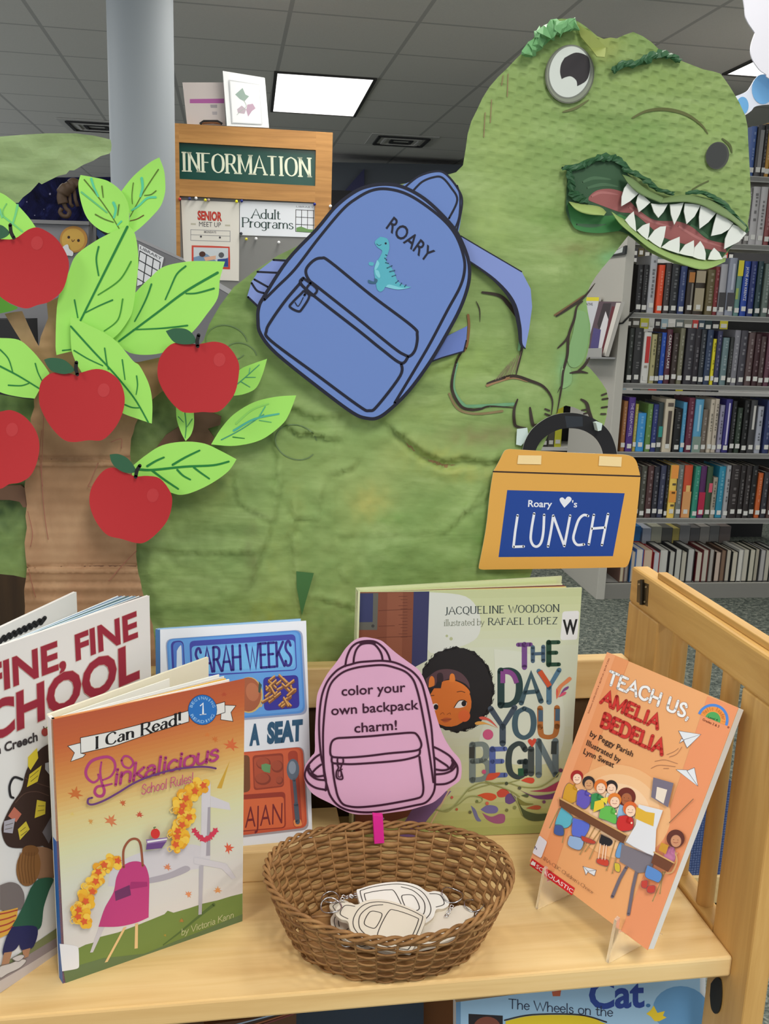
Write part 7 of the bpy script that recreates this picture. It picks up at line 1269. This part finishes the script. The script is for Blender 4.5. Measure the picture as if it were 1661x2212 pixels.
b = MB(); up = (PT.at(1311, 1408)-PT.at(1144, 1861)).normalized(); A = BLp-NTc*.0142+e1*.035; b.prism([A, A+e1*.08, A+e1*.08+up*.13, A+up*.13], -NTc*.003, ACR); b.build('back_rest', t)
# ================================================================ wicker basket with wooden charms
def wicker():
    t = NT('wicker', .6, .3); n = t.noise(t.mapping((60, 60, 160)), 1.2, 4, .6); n2 = t.noise(t.mapping((9, 9, 9)), 2, 2, .5)
    c = t.ramp(n, [(.3, (104, 70, 38)), (.5, (148, 106, 62)), (.72, (176, 136, 86))])
    return t.done(t.mix(.4, c, t.ramp(n2, [(.35, (118, 82, 46)), (.65, (170, 128, 80))])), t.bump(n, .3, .001))
M_WICK = wicker()
BCN, TW = Vector((.1455, .766, 0)), R(-4.0)
z0b, HB = ZS+.001, .066
def bpt(a, v, off=0):
    """angle a, height fraction v on the basket wall, off = outward"""
    ra, rb = .083+(.112-.083)*v**.8+off, .060+(.085-.060)*v**.8+off; x, y = ra*math.cos(a), rb*math.sin(a)
    rimz = .005*math.cos(2*a)+.003*math.sin(a)
    return Vector((BCN.x+x*math.cos(TW)-y*math.sin(TW), BCN.y+x*math.sin(TW)+y*math.cos(TW), z0b+HB*v+rimz*v))
bk = thing('wicker_basket', (BCN.x, BCN.y, ZS), 'oval brown wicker basket in the middle of the trolley shelf', 'basket')
NSK = 38
b = MB()
for i in range(NSK):
    a = 2*math.pi*(i+.5)/NSK; b.tube([bpt(a, v) for v in (.0, .25, .5, .75, 1.0)], .0011, M_WICK, 6)
b.build('stakes', bk, True)
NR = 11
for r_ in range(NR):
    v0 = .03+.93*r_/NR; fr = .93/NR*(.66 if r_ % 3 else .6); V = []; N = NSK*4; b = MB()
    for i in range(N):
        a = 2*math.pi*i/N; wv = math.cos((i/4.0)*math.pi+(r_ % 2)*math.pi); o = .0020*wv; v1 = v0+fr*(1+.30*math.sin(a)); jz = .010*mn.noise(Vector((math.cos(a)*3, math.sin(a)*3, r_*1.7)))
        V += [bpt(a, v0+jz, o+.0007), bpt(a, v1+jz, o+.0007), bpt(a, v1+jz, o-.0007), bpt(a, v0+jz, o-.0007)]
    b.mesh(V, [(4*i+k, 4*((i+1) % N)+k, 4*((i+1) % N)+(k+1) % 4, 4*i+(k+1) % 4) for i in range(N) for k in range(4)], M_WICK); b.build('weaver', bk, True)
for s_ in range(3):
    P = []; N = 240
    for i in range(N):
        a = 2*math.pi*i/N; ph = a*17+s_*2*math.pi/3; P.append(bpt(a, 1.0, .0024*math.cos(ph))+Vector((0, 0, .0026*math.sin(ph)+.0015)))
    b = MB(); b.tube(P, .0016, M_WICK, 7, True); b.build('rim_cane', bk, True)
b = MB(); N = 48
b.prism([bpt(2*math.pi*i/N, 0, -.001) for i in range(N)], Vector((0, 0, .003)), M_WICK)
for k in range(7):
    y = -.05+k*.0165; xr = .08*math.sqrt(max(0, 1-(y/.06)**2)); b.tube([BCN+Vector((-xr, y, z0b+.0035)), BCN+Vector((xr, y, z0b+.0035))], .0018, M_WICK, 6)
b.build('base', bk)
# wooden backpack-shaped charms
M_PLY = mat((222, 214, 198), .7, name='bare_plywood'); M_PLYE = mat((206, 196, 178), .8, name='plywood_edge'); M_CHR = mat((200, 200, 204), .2, 1.0, name='chrome'); BURN = mat((66, 60, 56), .8)
CH_OUT = [(-26, -30), (-30, -10), (-29, 10), (-22, 24), (-12, 31), (-12, 38), (-8, 45), (0, 47), (8, 45), (12, 38), (12, 31), (22, 24), (29, 10), (30, -10), (26, -30), (20, -36), (-20, -36)]
def charm(loc, rz, rx, ry, label, engraved=True, sc_=.00085, col=None):
    Mx = Matrix.Translation(loc) @ Matrix.Rotation(rz, 4, 'Z') @ Matrix.Rotation(rx, 4, 'X') @ Matrix.Rotation(ry, 4, 'Y') @ Matrix.Scale(sc_, 4)
    t = thing('wooden_charm', loc, label, 'wooden charm', 'wooden backpack charms in the basket'); th = 3.2; m = col or M_PLY
    b = MB(); O = cr(CH_OUT, True, 4); b.prism([Mx @ Vector((p[0], p[1], th)) for p in O], Mx.to_3x3() @ Vector((0, 0, -th)), m, M_PLYE); bo = b.build('board', t)
    if engraved:
        b = MB()
        class Q(Pl):
            def __init__(s): pass
            def at(s, x, y, f=0): return Mx @ Vector((x, y, th+.12+f*220))
        q = Ink(Q(), 0, .0001)
        for P, cl in (([(-24, -28), (-27, -10), (-26, 8), (-19, 21), (-8, 27), (8, 27), (19, 21), (26, 8), (27, -10), (24, -28), (18, -33), (-18, -33)], True), ([(-20, -6), (-15, 0), (15, 0), (20, -6), (19, -26), (14, -30), (-14, -30), (-19, -26)], True), ([(-11, 8), (-8, 16), (8, 16), (11, 8), (8, 4), (-8, 4)], True), ([(-22, 8), (-15, 18), (0, 23), (15, 18), (22, 8)], False), ([(-9, 32), (-6, 41), (6, 41), (9, 32)], False)): q.stroke(P, .9, BURN, closed=cl)
        absorb(bo, q.build('engraving', t))
    rg = MB(); P = []
    for i in range(24): a = 2*math.pi*i/24; P.append(Mx @ Vector((10*math.cos(a)-2, 52+10*math.sin(a), th+2.2+1.4*math.sin(a*2))))
    rg.tube(P, .0007, M_CHR, 6, True); rg.build('key_ring', t, True); cn = MB()
    for i in range(4): c_ = Mx @ Vector((12+i*3.6, 46-i*3, th+1.5)); cn.tube([c_+Vector((.0017*math.cos(k*math.pi/4), .0017*math.sin(k*math.pi/4)*(1 if i % 2 else .4), .0012*math.sin(k*math.pi/4)*(0 if i % 2 else 1))) for k in range(8)], .0005, M_CHR, 5, True)
    cn.build('chain', t, True); return t
zb = ZS+.007
charm(Vector((.160, .781, zb+.014)), R(-82), R(-3), R(6), 'white engraved wooden charm lying rearmost in the basket, handle to the right', True, .00103, mat((236, 234, 228), .7))
charm(Vector((.139, .752, zb+.017)), R(62), R(4), R(-5), 'beige engraved wooden charm lying in front on the pile', True, .00097)
charm(Vector((.186, .757, zb+.008)), R(-70), R(2), R(-3), 'blank pale wooden charm with a large ring at the right of the pile', False, .00094, mat((226, 218, 204), .7))
charm(Vector((.121, .772, zb+.004)), R(30), R(0), R(0), 'wooden charm at the bottom of the pile by the left basket wall', True, .00086)
charm(Vector((.152, .757, zb+.001)), R(96), R(0), R(0), 'wooden charm lowest at the front of the basket', False, .00086)
# pink paper sign and clothes peg
PKY = .872; PN = VP(PKY); k4z = lambda *f: sc(4.49, 640, 1360, *f)
t = thing('paper_sign', PN.at(817, 1765), 'pink paper backpack sign reading color your own backpack charm, clipped to the basket', 'sign')
def prelief(x, y):
    u = (x-812)/160; return .004*u*u+.0015*mn.noise(Vector((x/90, y/120, 2)))
class QP(Pl):
    def at(s, x, y, f=0): return Pl.at(s, x, y, f+prelief(x, y))
PO = k4z(640, 75, 720, 80, 820, 105, 880, 150, 960, 220, 1080, 310, 1170, 375, 1220, 440, 1260, 530, 1300, 640, 1340, 780, 1390, 940, 1440, 1060, 1510, 1170, 1580, 1250, 1600, 1310, 1602, 1400, 1580, 1470, 1480, 1540, 1400, 1620, 1320, 1680, 1200, 1720, 1090, 1750, 960, 1770, 800, 1790, 640, 1795, 540, 1785, 440, 1745, 320, 1680, 200, 1620, 130, 1560, 80, 1460, 75, 1380, 90, 1310, 150, 1225, 180, 1180, 180, 1000, 190, 800, 200, 650, 230, 560, 300, 430, 370, 340, 420, 270, 480, 180, 560, 105)
M_PINK = mat((214, 164, 194), .65, spec=.3, name='pink_paper')
b = MB(); grid_sheet(cr(PO, True, 3), 9, prelief, PN, b, M_PINK, .0006, M_PINK); sh = b.build('sheet', t, True)
q = Ink(QP(PN.p, PN.n), .0004, .00006); PI2 = (58, 20, 44); W5 = 4.3
ST = lambda f, w_=W5, cl=False: q.stroke(k4z(*f), w_, PI2, closed=cl)
ST((475, 355, 490, 270, 530, 180, 590, 130, 680, 110, 770, 120, 850, 180, 890, 240, 912, 305)); ST((555, 330, 560, 270, 580, 200, 620, 150, 680, 132, 750, 140, 800, 190, 828, 245, 838, 300)); ST((620, 125, 690, 118, 760, 128), 6)
ST((470, 352, 520, 340, 600, 318, 700, 308, 830, 302, 950, 318, 1050, 360, 1140, 420, 1210, 510, 1250, 640, 1280, 780, 1310, 950, 1325, 1130, 1340, 1280, 1345, 1420, 1342, 1540, 1310, 1620, 1250, 1680, 1150, 1705, 1000, 1735, 850, 1760, 700, 1772, 580, 1765, 470, 1740, 390, 1690, 330, 1610, 300, 1520, 275, 1420, 262, 1320, 240, 1220, 225, 1050, 222, 880, 235, 720, 260, 600, 310, 490, 390, 400, 470, 352))
ST((285, 1560, 290, 1480, 270, 1350, 262, 1200, 260, 1000, 272, 820, 290, 680, 320, 560, 370, 480, 460, 410, 580, 370, 720, 350, 850, 345, 960, 370, 1060, 410, 1130, 480, 1170, 580, 1205, 720, 1240, 900, 1275, 1100, 1305, 1300, 1330, 1480))
ST((340, 1225, 330, 1160, 345, 1090, 390, 1056, 480, 1048, 700, 1035, 950, 1012, 1120, 1000, 1170, 1020, 1205, 1080, 1212, 1130, 1185, 1165, 1100, 1182, 900, 1200, 700, 1225, 520, 1240, 400, 1240), cl=True)
ST((345, 1235, 350, 1290, 420, 1300, 540, 1305, 750, 1292, 950, 1275, 1080, 1255, 1185, 1220, 1200, 1170)); ST((350, 1290, 360, 1400, 380, 1520, 405, 1620, 450, 1690, 520, 1715, 620, 1722, 800, 1705, 1000, 1672, 1160, 1640, 1215, 1615, 1232, 1560, 1228, 1480, 1210, 1360, 1195, 1235))
ST((405, 1245, 450, 1245, 452, 1295, 405, 1295), 3.4, True); ST((400, 1310, 440, 1310, 430, 1355, 450, 1445, 395, 1440, 390, 1380, 410, 1340), 3.4, True); ST((410, 1375, 432, 1376, 432, 1425, 408, 1424), 2, True); ST((395, 1370, 445, 1355), 2.6)
ST((228, 1212, 180, 1245, 120, 1310, 90, 1370, 85, 1430, 120, 1490, 190, 1535, 290, 1555)); ST((105, 1350, 140, 1410, 200, 1450, 275, 1460)); ST((125, 1320, 118, 1370, 150, 1410, 200, 1425, 262, 1418)); ST((240, 1310, 190, 1350, 150, 1395)); ST((130, 1345, 160, 1395, 200, 1420), 3)
ST((1338, 1140, 1400, 1170, 1480, 1220, 1530, 1275, 1562, 1330, 1560, 1400, 1530, 1455, 1450, 1495, 1345, 1502)); ST((1340, 1240, 1400, 1280, 1460, 1320, 1480, 1345)); ST((1345, 1355, 1420, 1365, 1480, 1350, 1515, 1300, 1510, 1265)); ST((1345, 1405, 1440, 1395, 1510, 1365, 1550, 1320)); ST((1500, 1350, 1535, 1300), 5)
q.text('color your', k4z(440, 642)[0], k4z(1060, 602)[0], (-.8, -21.5), PI2, .012); q.text('own backpack', k4z(340, 830)[0], k4z(1188, 772)[0], (-.8, -21.5), PI2, .012); q.text('charm!', k4z(564, 1000)[0], k4z(978, 970)[0], (-.8, -21.5), PI2, .012); absorb(sh, q.build('print', t))
pg = thing('clothes_peg', PN.at(817, 1820), 'bright magenta wooden clothes peg on the back rim of the basket', 'clothes peg')
M_MAG = mat((214, 34, 142), .5, name='magenta_wood'); RP = VP(.853)
b = Ink(VP(.841), 0, .0001); b.sheet([(806, 1762), (827, 1764), (830, 1821), (809, 1823)], M_MAG, .006); b.build('jaw', pg, bevel=.0006)
b = Ink(VP(.868), 0, .0001); b.sheet([(807, 1760), (827, 1760), (829, 1800), (808, 1800)], M_MAG, .005); b.build('jaw', pg, bevel=.0006)
b = MB(); b.tube([RP.at(805, 1770), RP.at(829, 1771)], .0022, M_CHR, 8); b.build('spring', pg, True)
